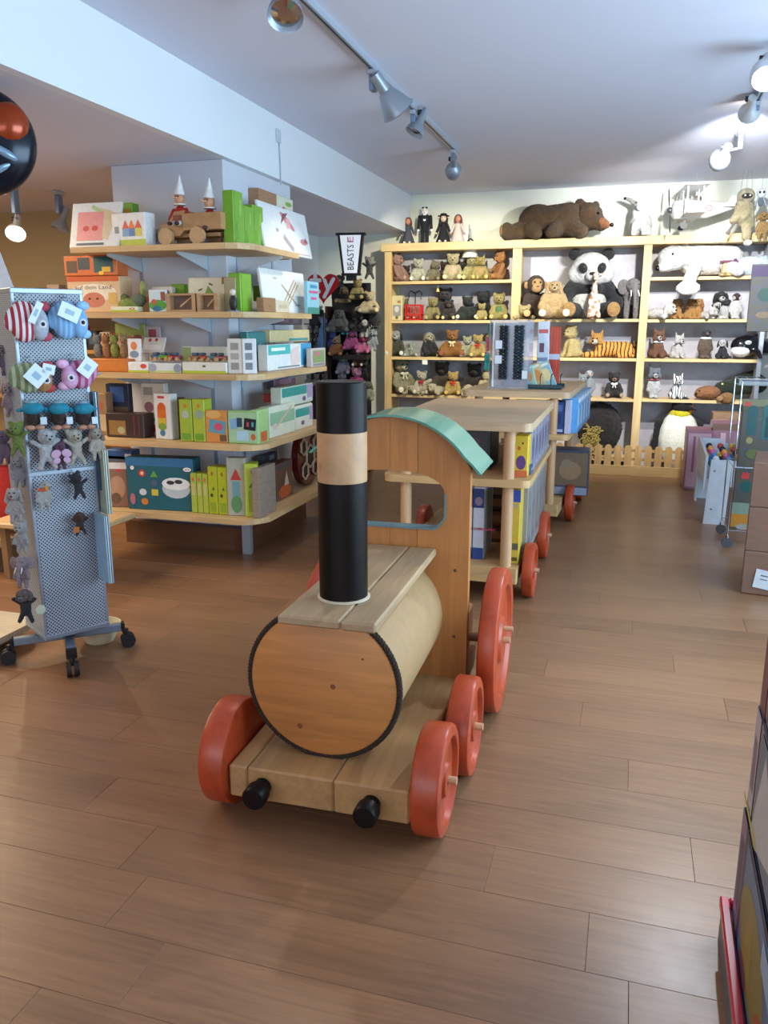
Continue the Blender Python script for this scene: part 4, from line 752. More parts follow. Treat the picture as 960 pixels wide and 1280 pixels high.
def plush(label, cat, loc, h, body, head, c, rz=0, hr=(0, 0, 0), muzzle=None, ear=None, pad=None, nose='#1a1512', beak='#e08a2c', bow=None, fur='fur', group=None, name=None, hs=1, vest=None, rot=None, tagc=None, headc=None, hfur=None, scarf=None):
    t = thing(name or cat.replace(' ', '_'), label, cat, loc, rz, group, rot, h)
    bp, neck, ex = BODY[body]; bm_ = mat(c, fur); v = .034
    pobj('body', pmesh('body_'+body, bp, v, True, .011), t, bm_)
    cols = dict(body=bm_, muzzle=mat(muzzle or headc or c, 'fur'), ear=mat(ear or headc or c, 'fur'), pad=mat(pad or muzzle or c, 'cloth'), eye=mat('#0c0a0a', 'gloss'), nose=mat(nose, 'gloss'), beak=mat(beak, 'cloth'), white=mat('#dcd8d0', 'cloth'))
    for i, (n_, pr, k_) in enumerate(ex): pobj(n_, pmesh(body+n_+str(i), pr, v, False), t, cols[k_])
    hp, ch = HEAD[head]
    H = pobj('head', pmesh('head_'+head, hp, .03, True, .009), t, mat(headc or c, hfur or fur), neck, hr)
    H.scale = (hs, hs, hs)
    for i, (n_, pr, k_) in enumerate(ch): pobj(n_, pmesh(head+n_+str(i), pr, v, False), H, cols[k_])
    if bow: pobj('bow', pmesh('bow', BOWP, v, False), t, mat(bow, 'cloth'), (neck[0], neck[1]-.17, neck[2]-.03))
    if scarf: pobj('scarf', pmesh('scarf', [('e', (0, 0, 0), (.17, .16, .05))], v, False), t, mat(scarf, 'cloth'), (neck[0], neck[1], neck[2]-.01))
    if vest: pobj('vest', pmesh('vest'+body, [('e', (0, .02, .34), (.212, .19, .2))], v, False), t, mat(*(vest if isinstance(vest, tuple) else (vest, 'cloth'))))
    if tagc:
        g = MB().box(-.07, .07, -.004, .004, -.1, .1).obj('hang_tag', t, mat(tagc, 'card')); g.location = (.16, -.42, .5); g.rotation_euler = (.3, .5, .2)
    return t
# ================================================================ BACK BOOKCASE
PALE = mat('#cfb27c', 'woodx'); PALEZ = mat('#cdae7a', 'woodz')
K = thing('bookcase', 'tall pale pine bookcase along the back wall, full of soft toys', 'bookcase', (-.7, 8.9, 0)); KX, KY = -.7, 8.9; D = .34
posts = [(-2.68, -2.60), (-1.265, -1.17), (.055, .135)]
for a, b in posts: MB().rbox(a-KX, b-KX, -.004, .03, 0, 2.30, .002).obj('post', K, PALEZ); MB().box(a-KX+.02, b-KX-.02, .03, D, 0, 2.30).obj('divider', K, PALEZ)
MB().box(1.21-KX, 1.25-KX, -.004, D, 0, 2.30).obj('end_panel', K, mat('#a9b0bd', 'paint'))
MB().rbox(-2.72-KX, 1.27-KX, -.02, D, 2.302, 2.385, .004).obj('top_board', K, mat('#d2b582', 'woodx'))
BL = {0: (-2.60, -1.265, [1.985, 1.565, 1.165, .745]), 1: (-1.17, .055, [1.575, 1.175, .755, .12]), 2: (.135, 1.21, [1.985, 1.570, 1.175, .760])}
for b, (x0, x1, zs) in BL.items():
    for z in zs: MB().box(x0-KX+.001, x1-KX-.001, .0, D-.01, z-.03, z).obj('shelf_board', K, PALE)
MB().box(-2.60-KX, 1.21-KX, D-.008, D, .0, 2.30).obj('back_panel', K, mat('#a3a1a8', 'paint'))
# group names
GB = 'soft toys on the back bookcase'

def proj(p):
    d = Vector(p)-CAM; k_ = d.dot(_F); return 480+FPX*d.dot(_R)/k_, 640-FPX*d.dot(_U)/k_, k_
def xat(px, z, Y):
    x = 0.0
    for _ in range(6): x += (px-proj((x, Y, z))[0])*proj((x, Y, z))[2]/FPX
    return x
def put(px, hp, z, Y, cat, label, body, head, c, **k):
    """stand a soft toy so that it shows hp pixels tall at pixel column px on the board of height z"""
    x = xat(px, z, Y); h = hp*proj((x, Y, z))[2]/FPX/k.pop('tall', .90); rz = k.pop('rz', 0)+radians(8)
    return plush(label, cat, (x, Y, z+.002), h, body, head, c, rz=rz, **k)
z = 1.985; Y = 9.06
put(497, 34, z, Y, 'teddy bear', 'dusty pink bear in profile, far left of the top left shelf', 'sit', 'bear', '#b98e7c', rz=1.1)
put(523, 27, z, Y, 'teddy bear', 'white bear beside the dusty pink one on the top left shelf', 'sit', 'bear', '#d8d6bc', muzzle='#e0ddcc')
put(542, 25, z, Y, 'teddy bear', 'grey beige bear with a white button, third on the top left shelf', 'sit', 'bear', '#8f8468', hr=(.2, .3, .3), vest='#6f6a50')
put(566, 33, z, Y-.02, 'teddy bear', 'cream bear in a red and white striped jumper', 'sit', 'bear', '#d3c698', vest=('#d8cab0', 'stripe#a84a44#9'))
put(588, 29, z, Y, 'teddy bear', 'pale yellow bear under a white veil on the top left shelf', 'sit', 'bear', '#c9bd7c', hr=(0, .2, 0))
put(600, 29, z, Y-.04, 'teddy bear', 'straw coloured cat eared bear with a brown vest', 'sit', 'wolf', '#bca860', vest='#a08058')
put(612, 14, z, Y-.06, 'teddy bear', 'tiny beige bear between the straw and orange bears', 'sit', 'bear', '#b08a62')
put(625, 35, z, Y, 'teddy bear', 'orange brown bear in profile at the right end of the top left shelf', 'sit', 'bear', '#b47a3a', rz=-1.0)
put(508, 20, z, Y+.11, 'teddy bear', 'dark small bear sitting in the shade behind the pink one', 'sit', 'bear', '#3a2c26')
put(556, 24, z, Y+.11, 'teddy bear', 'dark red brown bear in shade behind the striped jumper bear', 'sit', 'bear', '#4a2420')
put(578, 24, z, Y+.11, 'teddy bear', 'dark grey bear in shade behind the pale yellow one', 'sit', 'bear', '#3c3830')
MB().lathe([(0, .07), (.06, .05), (.08, 0), (.09, -.03)], None, 16).obj('veil_hat', None, mat('#d8d8cc', 'cloth'), True, (xat(587, z, Y), Y, z+.275)); tag(COL.objects[-1], 'white lace bonnet on the pale yellow bear of the top left shelf', 'bonnet')
z = 1.565
pbox('cream gift carton with a grey window at the left end of the second shelf', (xat(496, z, 9.0), 9.0, z+.002), .13, .1, .27, '#c8bc90', [('r', .5, .4, .7, .45, '#8a8c8c'), ('o', .5, .45, .4, .25, '#c8c4b8'), ('r', .7, .75, .3, .1, '#a0784c')])
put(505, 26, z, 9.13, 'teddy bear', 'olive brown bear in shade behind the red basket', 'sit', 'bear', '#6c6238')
# red basket
bx_ = xat(518, z, 9.05); t = thing('basket', 'small red slatted plastic basket holding tiny pale bears', 'basket', (bx_, 9.05, z+.002)); RB = mat('#c4302c', 'gloss')
MB().box(-.09, .09, -.07, .07, 0, .012).obj('basket_base', t, RB)
for q in (.06, .165): MB().tube([(-.09, -.07, q), (.09, -.07, q), (.09, .07, q), (-.09, .07, q), (-.09, -.07, q)], .007, 6).obj('basket_rim', t, RB)
for i in range(7): MB().box(-.09+i*.028, -.08+i*.028, -.075, -.067, .01, .165).obj('slat', t, RB)
for i in range(4):
    for s in (-1, 1): MB().box(s*.088-.004, s*.088+.004, -.06+i*.036, -.05+i*.036, .01, .165).obj('slat', t, RB)
for i in range(2): put(514+i*8, 14, z+.014, 9.05, 'teddy bear', ('left', 'right')[i]+' tiny cream bear inside the small red basket', 'sit', 'bear', '#d0c0a8')
t = thing('plush_display_wire', 'dark wire stand with hooked arms behind the red basket', 'wire stand', (xat(519, z, 9.2), 9.2, z+.002))
MB().tube([(0, 0, 0), (.0, 0, .30)], .005, 6).obj('wire_post', t, mat('#20283a', 'metal'))
for s in (-1, 1): MB().tube([(0, 0, .30), (s*.05, 0, .33), (s*.08, 0, .30), (s*.07, -.01, .25)], .005, 6).obj('wire_arm', t, mat('#20283a', 'metal'))
put(541, 28, z, 9.04, 'teddy bear', 'olive gold bear with a small party horn on its head', 'sit', 'bear', '#a89a5c', tall=.95)
MB().cyl((0, 0, 0), (0, 0, .09), .02, .002, 10).obj('party_horn', None, mat('#d8c470'), True, (xat(546, z, 9.0), 9.03, z+.31)); tag(COL.objects[-1], 'small pale cone horn on the head of the olive gold bear', 'party hat')
put(561, 24, z, 9.04, 'teddy bear', 'dark brown bear with pale feet beside the olive gold one', 'sit', 'bear', '#2e2420', muzzle='#8a6a4a', pad='#c8b890')
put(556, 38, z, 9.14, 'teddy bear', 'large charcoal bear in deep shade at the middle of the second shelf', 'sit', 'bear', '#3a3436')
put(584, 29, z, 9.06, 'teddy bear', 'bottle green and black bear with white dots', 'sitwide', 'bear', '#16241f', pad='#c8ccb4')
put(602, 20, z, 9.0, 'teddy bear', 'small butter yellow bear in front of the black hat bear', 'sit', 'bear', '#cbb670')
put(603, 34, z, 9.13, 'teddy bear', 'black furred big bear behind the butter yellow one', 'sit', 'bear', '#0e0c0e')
put(623, 32, z, 9.04, 'teddy bear', 'straw bear in a green jacket at the right end of the second shelf', 'sit', 'bear', '#b8a862', vest='#4c6a44')
z = 1.165
put(495, 32, z, 9.06, 'soft toy', 'black and white raccoon toy in an olive coat, third shelf left end', 'sit', 'dog', '#4a4a34', headc='#b4b4ac', ear='#20201e', muzzle='#d8d8d0')
put(514, 18, z, 9.0, 'soft toy', 'pale mint grey elephant cub lying next to the raccoon toy', 'sitwide', 'elephant', '#aeb4a4', muzzle='#b8bcb0')
put(536, 30, z, 9.04, 'soft toy', 'grey headed toy in a black suit playing a horn', 'sit', 'dog', '#181618', headc='#bab294', ear='#8a8264', muzzle='#cfc8a8', rz=.4, pad='#181618')
put(565, 33, z, 9.02, 'teddy bear', 'big golden brown teddy with a cream bow in the middle of the third shelf', 'sitwide', 'bear', '#a0661f', muzzle='#b07a38', bow='#d8cc98', pad='#8a5030')
put(550, 12, z, 8.98, 'teddy bear', 'tiny straw bear left of the golden brown teddy', 'sit', 'bear', '#b0a468')
put(584, 25, z, 9.02, 'teddy bear', 'pale sage bear between the golden teddy and the red bow bear', 'sit', 'bear', '#b4b690', muzzle='#d8d4c0')
put(597, 27, z, 9.0, 'teddy bear', 'cream gold bear with a red bow on the third shelf', 'sit', 'bear', '#c6aa62', bow='#b8342c')
put(612, 28, z, 9.12, 'teddy bear', 'golden olive bear turned aside behind the red bow bear', 'sit', 'bear', '#b39a55', rz=-.6)
put(614, 14, z, 8.98, 'teddy bear', 'small cream bear at the right end of the third shelf', 'sit', 'bear', '#cfc49a')
pbox('white price card hanging over the edge of the third shelf', (xat(531, 1.12, 8.87), 8.868, 1.085), .06, .003, .05, '#e0e0d8', rx=0, name='price_card', cat='price card')
z = .745
put(502, 43, z, 9.08, 'teddy bear', 'large grey cream bear looking right with a bow, fourth shelf left end', 'sit', 'bear', '#a29b78', rz=.6, bow='#c8c4a8', muzzle='#d4cdb0')
put(527, 28, z, 9.0, 'teddy bear', 'waving white bear with a red bow on the fourth shelf', 'wave', 'bear', '#d3c8ae', bow='#b02c34')
put(515, 10, z, 8.97, 'soft toy', 'small cream lying toy between the grey and the waving bear', 'flat', 'lop', '#cbc09a', tall=.35)
put(546, 16, z, 8.98, 'soft toy', 'little cream lamb lying on the fourth shelf', 'flat', 'lop', '#d0c3a0', tall=.45, rz=-.5)
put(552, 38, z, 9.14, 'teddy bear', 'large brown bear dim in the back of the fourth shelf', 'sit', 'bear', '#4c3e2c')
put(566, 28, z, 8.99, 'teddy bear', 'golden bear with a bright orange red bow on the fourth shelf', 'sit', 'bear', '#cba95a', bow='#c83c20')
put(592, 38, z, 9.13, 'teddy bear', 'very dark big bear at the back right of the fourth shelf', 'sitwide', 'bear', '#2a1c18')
put(580, 14, z, 8.98, 'soft toy', 'small cream pup lying beside the orange bow bear', 'flat', 'dog', '#cfc39c', tall=.45, rz=.6)
put(606, 32, z, 9.06, 'soft toy', 'cream hare with a tall ear leaning at the right end of the fourth shelf', 'sitwide', 'rabbit', '#cbbf8c', rz=.8, hr=(0, .5, .2))
put(590, 12, z, 8.97, 'soft toy', 'tiny pale cub lying in front of the dark big bear', 'flat', 'bear', '#c8be9c', tall=.45)
# ---- middle bay
z = 1.575
put(668, 52, z, 9.08, 'toy monkey', 'dark brown monkey toy with a tan face', 'sit', 'ape', '#3c2c20', muzzle='#c29a68', pad='#c29a68', rz=.15)
put(655, 16, z, 9.0, 'teddy bear', 'small cream bear in front of the dark monkey', 'flat', 'bear', '#c8b682', tall=.45)
put(691, 50, z, 8.88, 'soft toy', 'tan kangaroo like toy with a pale belly in front of the panda', 'sit', 'lop', '#c0a070', muzzle='#d4c0a0', tall=.86, hs=.8, pad='#d8c8a8')
PX = xat(735, z, 9.06); ph = 84*proj((PX, 9.06, z))[2]/FPX
t = thing('panda', 'giant black and white panda toy with brown foot pads', 'soft panda', (PX, 9.06, z+.002), radians(8), None, None, ph)
PW_ = mat('#dcdcda', 'fur'); PB_ = mat('#141418', 'fur')
fuse_b = fuse([('e', (0, .03, .25), (.27, .22, .26))], .03); pobj('belly', fuse_b, t, mat('#cfd0c8', 'fur'))
pobj('body', fuse([('e', (0, .02, .42), (.285, .21, .15))]+mir(('c', (.24, 0, .47), (.43, -.12, .2), .11, .10), ('c', (.2, -.1, .12), (.3, -.32, .12), .12, .11)), .03), t, PB_)
H = pobj('head', fuse([('e', (0, -.04, .18), (.30, .25, .25))]+mir(('e', (.2, -.05, .12), (.14, .15, .14))), .03), t, PW_, (0, 0, .52))
for s in (-1, 1):
    pobj('ear', pmesh('pandaear', [('e', (0, 0, 0), (.095, .05, .085))], .03, False), H, PB_, (s*.235, 0, .40))
    pobj('eye_patch', pmesh('pandapatch', [('e', (0, 0, 0), (.06, .03, .075))], .03, False), H, PB_, (s*.13, -.272, .19), (0, s*.4, 0))
    pobj('eye', pmesh('pandaeye', [('e', (0, 0, 0), .018)], .03, False), H, mat('#4a3a2c', 'gloss'), (s*.125, -.305, .2))
    pobj('foot_pad', pmesh('pandapad', [('e', (0, 0, 0), (.095, .02, .105))], .03, False), t, mat('#a8824c', 'fur'), (s*.31, -.425, .13))
pobj('muzzle', pmesh('pandamuz', [('e', (0, 0, 0), (.1, .08, .075))], .03, False), H, PW_, (0, -.26, .08))
pobj('nose', pmesh('pandanose', [('e', (0, 0, 0), (.045, .025, .022))], .03, False), H, PB_, (0, -.335, .11))
pobj('button', pmesh('pandabut', [('e', (0, 0, 0), (.035, .012, .035))], .03, False), t, mat('#e4e4e4'), (.03, -.23, .43))
put(741, 53, z, 8.85, 'giraffe', 'slim cream giraffe toy with tan spots in front of the panda', 'long', 'giraffe', '#d8c8b4', fur='spots', tall=.92)
put(786, 42, z, 9.04, 'elephant', 'grey standing elephant toy with white tusks in the middle bay', 'stand4', 'elephant', '#7e7a78', tall=.82, rz=.1)
pbox('white board standing behind the panda', (xat(720, z, 9.20), 9.20, z+.002), .86, .01, .36, '#d2d0bc', name='backing_board', cat='board')
z = 1.175
put(715, 40, z, 9.06, 'lion', 'cream lion cub toy sitting half hidden by the necklace display', 'catsit', 'bear', '#c8b478', rz=-.9)
lx = xat(757, z, 9.04); hh = 30*proj((lx, 9.04, z))[2]/FPX/.62
plush('orange tiger toy lying down with black stripes and a white face', 'tiger', (lx+.03, 9.04, z+.002), hh, 'lie', 'wolf', '#c98a3c', fur='tiger', headc='#cf9448', hfur='fur', muzzle='#e0dccc', hr=(0, 0, -.35), rz=radians(4), hs=.95)
put(795, 20, z, 9.05, 'soft toy', 'gold coloured toy peeping past the post beside the tiger', 'sit', 'bear', '#b48c3c')
z = .755
put(727, 30, z, 9.0, 'soft toy', 'grey and white wolf like toy beside the train display', 'upright', 'wolf', '#70767e', headc='#9aa0a4', tall=1.0, muzzle='#d8d8d8')
put(735, 34, z, 9.06, 'penguin', 'grey heron like bird toy with a white front beside the train display', 'upright', 'bird', '#a4a8ac', beak='#d8a890', headc='#c8ccd0')
put(766, 34, z, 9.02, 'soft toy', 'dark brown mole toy holding a white heart shaped cloth', 'sit', 'bear', '#241a18', muzzle='#a08468', bow='#e0dcd4', tall=1)
# large dark oval beast on the floor bay
t = thing('hedgehog', 'big dark round spiky hedgehog toy on the floor behind the fence', 'soft hedgehog', (xat(748, .2, 9.12), 9.08, .121), 0)
pobj('body', fuse([('e', (0, .0, .30), (.24, .13, .28))], .02, .012), t, mat('#221a18', 'bigfur'))
t = thing('raffia_mop', 'yellow curly straw tuft toy leaning against the dark hedgehog', 'straw toy', (xat(739, .2, 8.9), 8.93, .121), 0)
cb = MB(); rr = random.Random(5)
for i in range(150):
    a = rr.uniform(0, 2*pi); r0 = rr.uniform(.01, .09); z0 = rr.uniform(.02, .30); p = Vector((r0*cos(a), r0*sin(a)*.3-.02, z0)); pts = [p]
    for j in range(4): p = p+Vector((rr.uniform(-.03, .03), rr.uniform(-.02, .01), rr.uniform(-.02, .03))); pts.append(p)
    cb.tube(pts, .005, 4)
o = cb.obj('straw_curls', t, mat('#a8924c', 'cloth')); o['kind'] = 'stuff'
MB().ell((0, 0, .15), (.08, .03, .15)).obj('core', t, mat('#7c6a34', 'fur'), True)
# ---- right bay
z = 1.985
def big(name, label, cat, loc, rz, parts, sc=1):
    t = thing(name, label, cat, loc, rz, None, None, sc)
    for n_, pr, c_, k_, vx in parts: pobj(n_, pmesh(name+n_, pr, vx, True, (vx*.55 if k_ == 'bigfur' else vx*.2 if k_ == 'fur' else 0)) if vx else pmesh(name+n_, pr, 0, False), t, mat(c_, k_))
    return t
ax = xat(880, z, 9.02)
big('polar_bear', 'huge white polar bear toy lying across the top right shelf', 'soft polar bear', (ax, 8.98, z+.002), 0, [
 ('body', [('c', (-.12, .08, .17), (.22, .12, .17), .155, .15), ('e', (-.30, .0, .19), (.17, .13, .12)), ('c', (-.28, -.03, .16), (-.40, -.06, .10), .10, .06), ('c', (-.1, -.12, .1), (-.17, -.26, -.10), .07, .06), ('e', (-.16, -.27, -.12), (.12, .05, .07)), ('c', (.2, -.05, .1), (.3, -.13, .05), .07, .06), ('e', (-.20, .03, .30), (.04, .03, .04)), ('e', (-.34, .05, .3), (.03, .03, .035))], '#e4e6e6', 'fur', .018),
 ('nose', [('e', (-.455, -.08, .085), (.028, .022, .028))], '#0c0c10', 'gloss', 0),
 ('eye', [('e', (-.32, -.115, .215), .013)], '#1c1c24', 'gloss', 0), ('eye', [('e', (-.43, -.05, .2), .012)], '#1c1c24', 'gloss', 0)])
t = thing('toy_cable_car', 'small wooden gondola toy with a purple roof beside the polar bear', 'wooden toy', (xat(910, z, 8.96), 8.90, z+.002), .3)
MB().rbox(-.09, .07, -.03, .03, 0, .02, .004).obj('toy_base', t, mat('#c0a070', 'wood')); MB().rbox(-.07, .05, -.03, .03, .021, .12, .006).obj('cabin', t, mat('#c8ac7c', 'wood')); MB().rbox(-.09, .07, -.036, .036, .121, .145, .004).obj('roof', t, mat('#6a3a52')); MB().rbox(.02, .055, -.037, -.031, .125, .16, .004).obj('flag', t, mat('#5c2a5c'))
for xx in (-.05, .02): MB().cyl((xx, -.036, .018), (xx, -.03, .018), .018, n=14).obj('wheel', t, mat('#8a6a44'))
big('seal', 'pale blue white seal toy at the right end of the top right shelf', 'soft seal', (xat(945, z, 9.0), 8.99, z+.002), 0, [
 ('body', [('c', (-.13, 0, .09), (.25, .05, .10), .10, .11), ('c', (-.12, -.05, .05), (-.2, -.09, .02), .05, .03)], '#c8d8e0', 'fur', .018)])
z = 1.570
put(824, 24, z, 9.02, 'soft toy', 'white lying rabbit at the left end of the second right shelf', 'flat', 'lop', '#e0dcd4', tall=.5, rz=.7)
for i_, (xx, lb, ry) in enumerate(((845, 'left', 0), (862, 'middle', .3), (872, 'right', -.5))):
    put(xx, 24, z, 9.0+.02*i_, 'soft toy', lb+' one of three honey coloured lop eared toys on the second right shelf', 'catsit', 'lop', '#c08a44', muzzle='#d0a868', ear='#a8703a', tall=.78, rz=ry, group='honey coloured lop eared toys')
put(884, 14, z, 9.0, 'soft toy', 'small white kitten beside the honey coloured toys', 'flat', 'wolf', '#dcd8d4', tall=.42, rz=.4)
put(893, 18, z, 8.97, 'soft toy', 'small white and grey cow calf in front of the black cow', 'catsit', 'dog', '#d8d4d4', ear='#28242c', muzzle='#3c3438', tall=.78)
put(898, 31, z, 9.1, 'soft toy', 'black headed cow toy with white face stripe', 'catsit', 'dog', '#dad8d6', headc='#121218', ear='#121218', muzzle='#d8d4d4', tall=.78)
put(906, 25, z, 9.04, 'soft toy', 'white dog with black patches left of the round penguin', 'upright', 'dog', '#dcdcdc', ear='#141418', tall=.95, headc='#22222a')
put(918, 29, z, 9.0, 'penguin', 'white penguin chick toy with a dark cap on the second right shelf', 'upright', 'penguin', '#e4e4e2', headc='#3c1c24', muzzle='#d8d4d0', tall=.8, beak='#5a3c34')
z = 1.175
put(821, 37, z, 9.02, 'soft toy', 'brown husky like fox toy with a white chest', 'catsit', 'wolf', '#7c4e34', muzzle='#e0dcd8', scarf='#e4e2de', tall=.92)
put(846, 31, z, 9.0, 'soft toy', 'white cat toy with grey tail sitting on the third right shelf', 'catsit', 'wolf', '#d9d5d0', tall=.92, rz=.3)
put(880, 36, z, 9.0, 'bird', 'brown duck toy with a white neck and dark head', 'upright', 'bird', '#6c5848', headc='#28303c', scarf='#e0e0e0', tall=.86, beak='#7a5c50')
put(902, 22, z, 9.0, 'soft toy', 'small black and white puppy toy beside the orca', 'catsit', 'dog', '#20222c', headc='#d8d8d8', muzzle='#e8e8e8', ear='#1a1c24', tall=.78, rz=-.4)
big('orca', 'black orca toy with white belly and eye patch on the third right shelf', 'soft orca', (xat(938, z, 9.0)+.02, 9.02, z+.002), .2, [
 ('body', [('c', (-.08, 0, .13), (.2, .06, .12), .115, .08), ('e', (-.12, -.01, .13), (.11, .10, .10)), ('c', (.05, .03, .22), (.12, .05, .31), .04, .012), ('c', (.0, -.10, .08), (.02, -.18, .02), .04, .02)], '#0d0f16', 'gloss', .015),
 ('belly', [('e', (-.13, -.035, .085), (.10, .085, .065))], '#dcdfe2', 'cloth', 0), ('eye_patch', [('e', (-.09, -.105, .165), (.035, .012, .022))], '#e4e6e8', 'cloth', 0), ('eye_patch', [('e', (.02, -.105, .15), (.028, .012, .018))], '#e4e6e8', 'cloth', 0)])
z = .760
put(816, 37, z, 9.0, 'soft toy', 'grey and white husky toy with a red collar', 'upright', 'wolf', '#dcdcdc', headc='#7c828e', muzzle='#e4e4e4', scarf='#a86058', tall=.95, hs=1.05)
put(845, 31, z, 9.0, 'tiger', 'white tiger cub toy with black stripes sitting up', 'catsit', 'wolf', '#cfd2d6', fur='tiger', muzzle='#dcdee0', tall=.92)
big('beaver', 'tan beaver toy lying beside the dark green crocodile', 'soft beaver', (xat(884, z, 8.98), 8.98, z+.002), 0, [
 ('body', [('e', (0, 0, .07), (.13, .10, .075)), ('e', (-.08, -.05, .06), (.06, .06, .05))], '#8c5c34', 'fur', .014), ('nose', [('e', (-.12, -.1, .065), .012)], '#241810', 'gloss', 0), ('eye', [('e', (-.09, -.1, .095), .008)], '#0c0a0a', 'gloss', 0)])
big('turtle', 'brown turtle toy hanging over the shelf edge', 'soft turtle', (xat(908, z, 8.93), 8.93, z+.002), 0, [
 ('shell', [('e', (0, -.03, .025), (.085, .06, .06))], '#8a6238', 'fur', .014), ('head', [('e', (-.07, -.07, .02), (.035, .035, .03))], '#a07c50', 'fur', 0)])
big('crocodile', 'dark green crocodile toy curled at the right end of the fourth right shelf', 'soft crocodile', (xat(920, z, 9.05)-.02, 9.1, z+.002), 0, [
 ('body', [('c', (-.18, -.06, .09), (-.02, 0, .13), .055, .09), ('c', (-.02, 0, .13), (.22, .03, .16), .09, .10), ('c', (.0, 0, .2), (.2, .05, .27), .05, .04), ('c', (-.16, -.06, .15), (-.08, -.03, .17), .03, .03)], '#1f2a18', 'fur', .014), ('eye', [('e', (-.13, -.1, .16), .012)], '#c8c088', 'gloss', 0)])
# giant penguin
pxx = xat(845, .12, 9.02); t = big('giant_penguin', 'giant emperor penguin toy with yellow throat standing behind the fence', 'soft penguin', (pxx, 9.03, .001), .12, [
 ('belly', [('e', (0, -.03, .33), (.215, .16, .33)), ('e', (0, -.02, .50), (.15, .12, .14))], '#d6d6c8', 'cloth', .022),
 ('back', [('e', (0, .03, .34), (.22, .15, .34)), ('c', (-.2, .0, .5), (-.245, -.03, .2), .05, .03), ('c', (.2, .0, .5), (.235, -.03, .2), .05, .03)], '#15151b', 'fur', .022),
 ('throat', [('e', (0, -.02, .60), (.115, .115, .06))], '#d8c81c', 'fur', 0),
 ('head', [('e', (.01, -.02, .69), (.105, .105, .10)), ('c', (.05, -.08, .69), (.13, -.17, .66), .035, .012)], '#120c10', 'fur', .016),
 ('cheek', [('e', (.095, -.07, .66), (.03, .04, .045))], '#d88a20', 'cloth', 0)])
# ---- floor picket fence
F = thing('picket_fence', 'low wooden picket fence with rounded tops in front of the bookcase', 'fence', (-.9, 8.55, 0)); FW = mat('#b8935e', 'woodz')
for i in range(17):
    x = i*.0985-.15
    if x > 1.49: break
    mb = MB(); P = [(x-.035, .09)]+[(x+.035, .09)]+[(x+.035*cos(a), .28+.035*sin(a)) for a in [pi*k/10 for k in range(11)]]
    mb.prism(P, -.009, .009, Matrix.Rotation(pi/2, 4, 'X')).obj('picket', F, FW)
for z in (.155, .245): MB().box(-.2, 1.49, .0105, .024, z, z+.028).obj('rail', F, mat('#b08a58', 'woodx'))
MB().rbox(-.2, 1.49, -.022, -.010, .0, .105, .003).obj('base_rail', F, mat('#bd9a64', 'woodx'))
# ================================================================ ON TOP OF THE BOOKCASE
ZT = 2.385
def doll(label, px, hp, hair, dress, sk='#c98a6c', kind='dress', hat=None, Y=9.04, legc='#d8cfc4'):
    x = xat(px, ZT, Y); h = hp*proj((x, Y, ZT))[2]/FPX
    t = thing('doll', label, 'doll', (x, Y, ZT+.001), radians(8), None, None, h)
    dm = mat(dress, 'cloth'); sm = mat(sk)
    if kind == 'dress':
        MB().lathe([(0, 0), (.26, 0), (.25, .05), (.15, .34), (.10, .5), (.11, .62), (.05, .67), (0, .67)], None, 24).obj('dress', t, dm, True)
        for s in (-1, 1):
            a = MB().cap((s*.12, 0, .6), (s*.22, -.06, .36), .05, .04).obj('sleeve', t, dm, True); MB().ell((s*.235, -.08, .32), .032).obj('hand', a, sm, True)
            MB().cap((s*.08, -.2, .04), (s*.1, -.36, .04), .045, .04).obj('leg', t, mat(legc), True)
    else:
        MB().lathe([(0, .3), (.09, .3), (.12, .5), (.14, .68), (.05, .74), (0, .74)], None, 20).obj('jacket', t, dm, True)
        MB().add([(-.03, -.135, .55), (.03, -.135, .55), (.04, -.11, .73), (-.04, -.11, .73)], [(0, 1, 2, 3)]).obj('shirt_front', t, mat('#e0e0e0', 'cloth'))
        for s in (-1, 1):
            MB().cap((s*.055, 0, .32), (s*.06, 0, .04), .05, .042).obj('trouser_leg', t, dm, True)
            a = MB().cap((s*.14, 0, .67), (s*.17, -.02, .38), .045, .035).obj('sleeve', t, dm, True); MB().ell((s*.17, -.03, .335), .035).obj('hand', a, mat('#e8e4e0'), True)
    H = MB().ell((0, -.01, .80), (.10, .10, .115)).obj('head', t, mat('#e4ddd8') if kind != 'dress' else sm, True)
    for s in (-1, 1): MB().ell((s*.038, -.098, .82), .013, n=8).obj('eye', H, mat('#101018', 'gloss'))
    MB().ell((0, -.112, .79), (.012, .015, .014), n=8).obj('nose', H, sm, True); MB().ell((0, -.1, .755), (.022, .01, .008), n=8).obj('mouth', H, mat('#a03c38'))
    if hair: MB().ell((0, .03, .83), (.125, .11, .12)).ell((-.1, .02, .73), (.05, .07, .14)).ell((.1, .02, .73), (.05, .07, .14)).obj('hair', H, mat(hair, 'fur'), True)
    if hat: MB().lathe([(0, .97), (.1, .95), (.12, .9), (.2, .885), (.2, .87), (0, .87)], None, 24).obj('hat', H, mat(hat, 'cloth'), True)
    if kind != 'dress':
        for s in (-1, 1): MB().ell((s*.045, -.1, .88), (.035, .015, .022)).obj('sunglass_lens', H, mat('#0c0c10', 'gloss'), True)
doll('doll with long auburn hair and a grey blue coat sitting on the bookcase', 510, 34, '#7c3c28', '#43454e')
doll('tall doll in a black suit with dark glasses on the bookcase', 531, 48, None, '#14151c', kind='suit')
doll('doll with a black bonnet and black dress on the bookcase', 554, 37, '#2c2018', '#15151a', '#dcc0a8', hat='#131316')
doll('small doll in a pale flowered dress with red brown hair on the bookcase', 572, 36, '#8a4438', '#c8b4b0')
pbox('small white card standing beside the flowered dress doll', (xat(582, ZT, 9.1), 9.1, ZT+.002), .05, .01, .12, '#dcdcd0', name='card', cat='card')
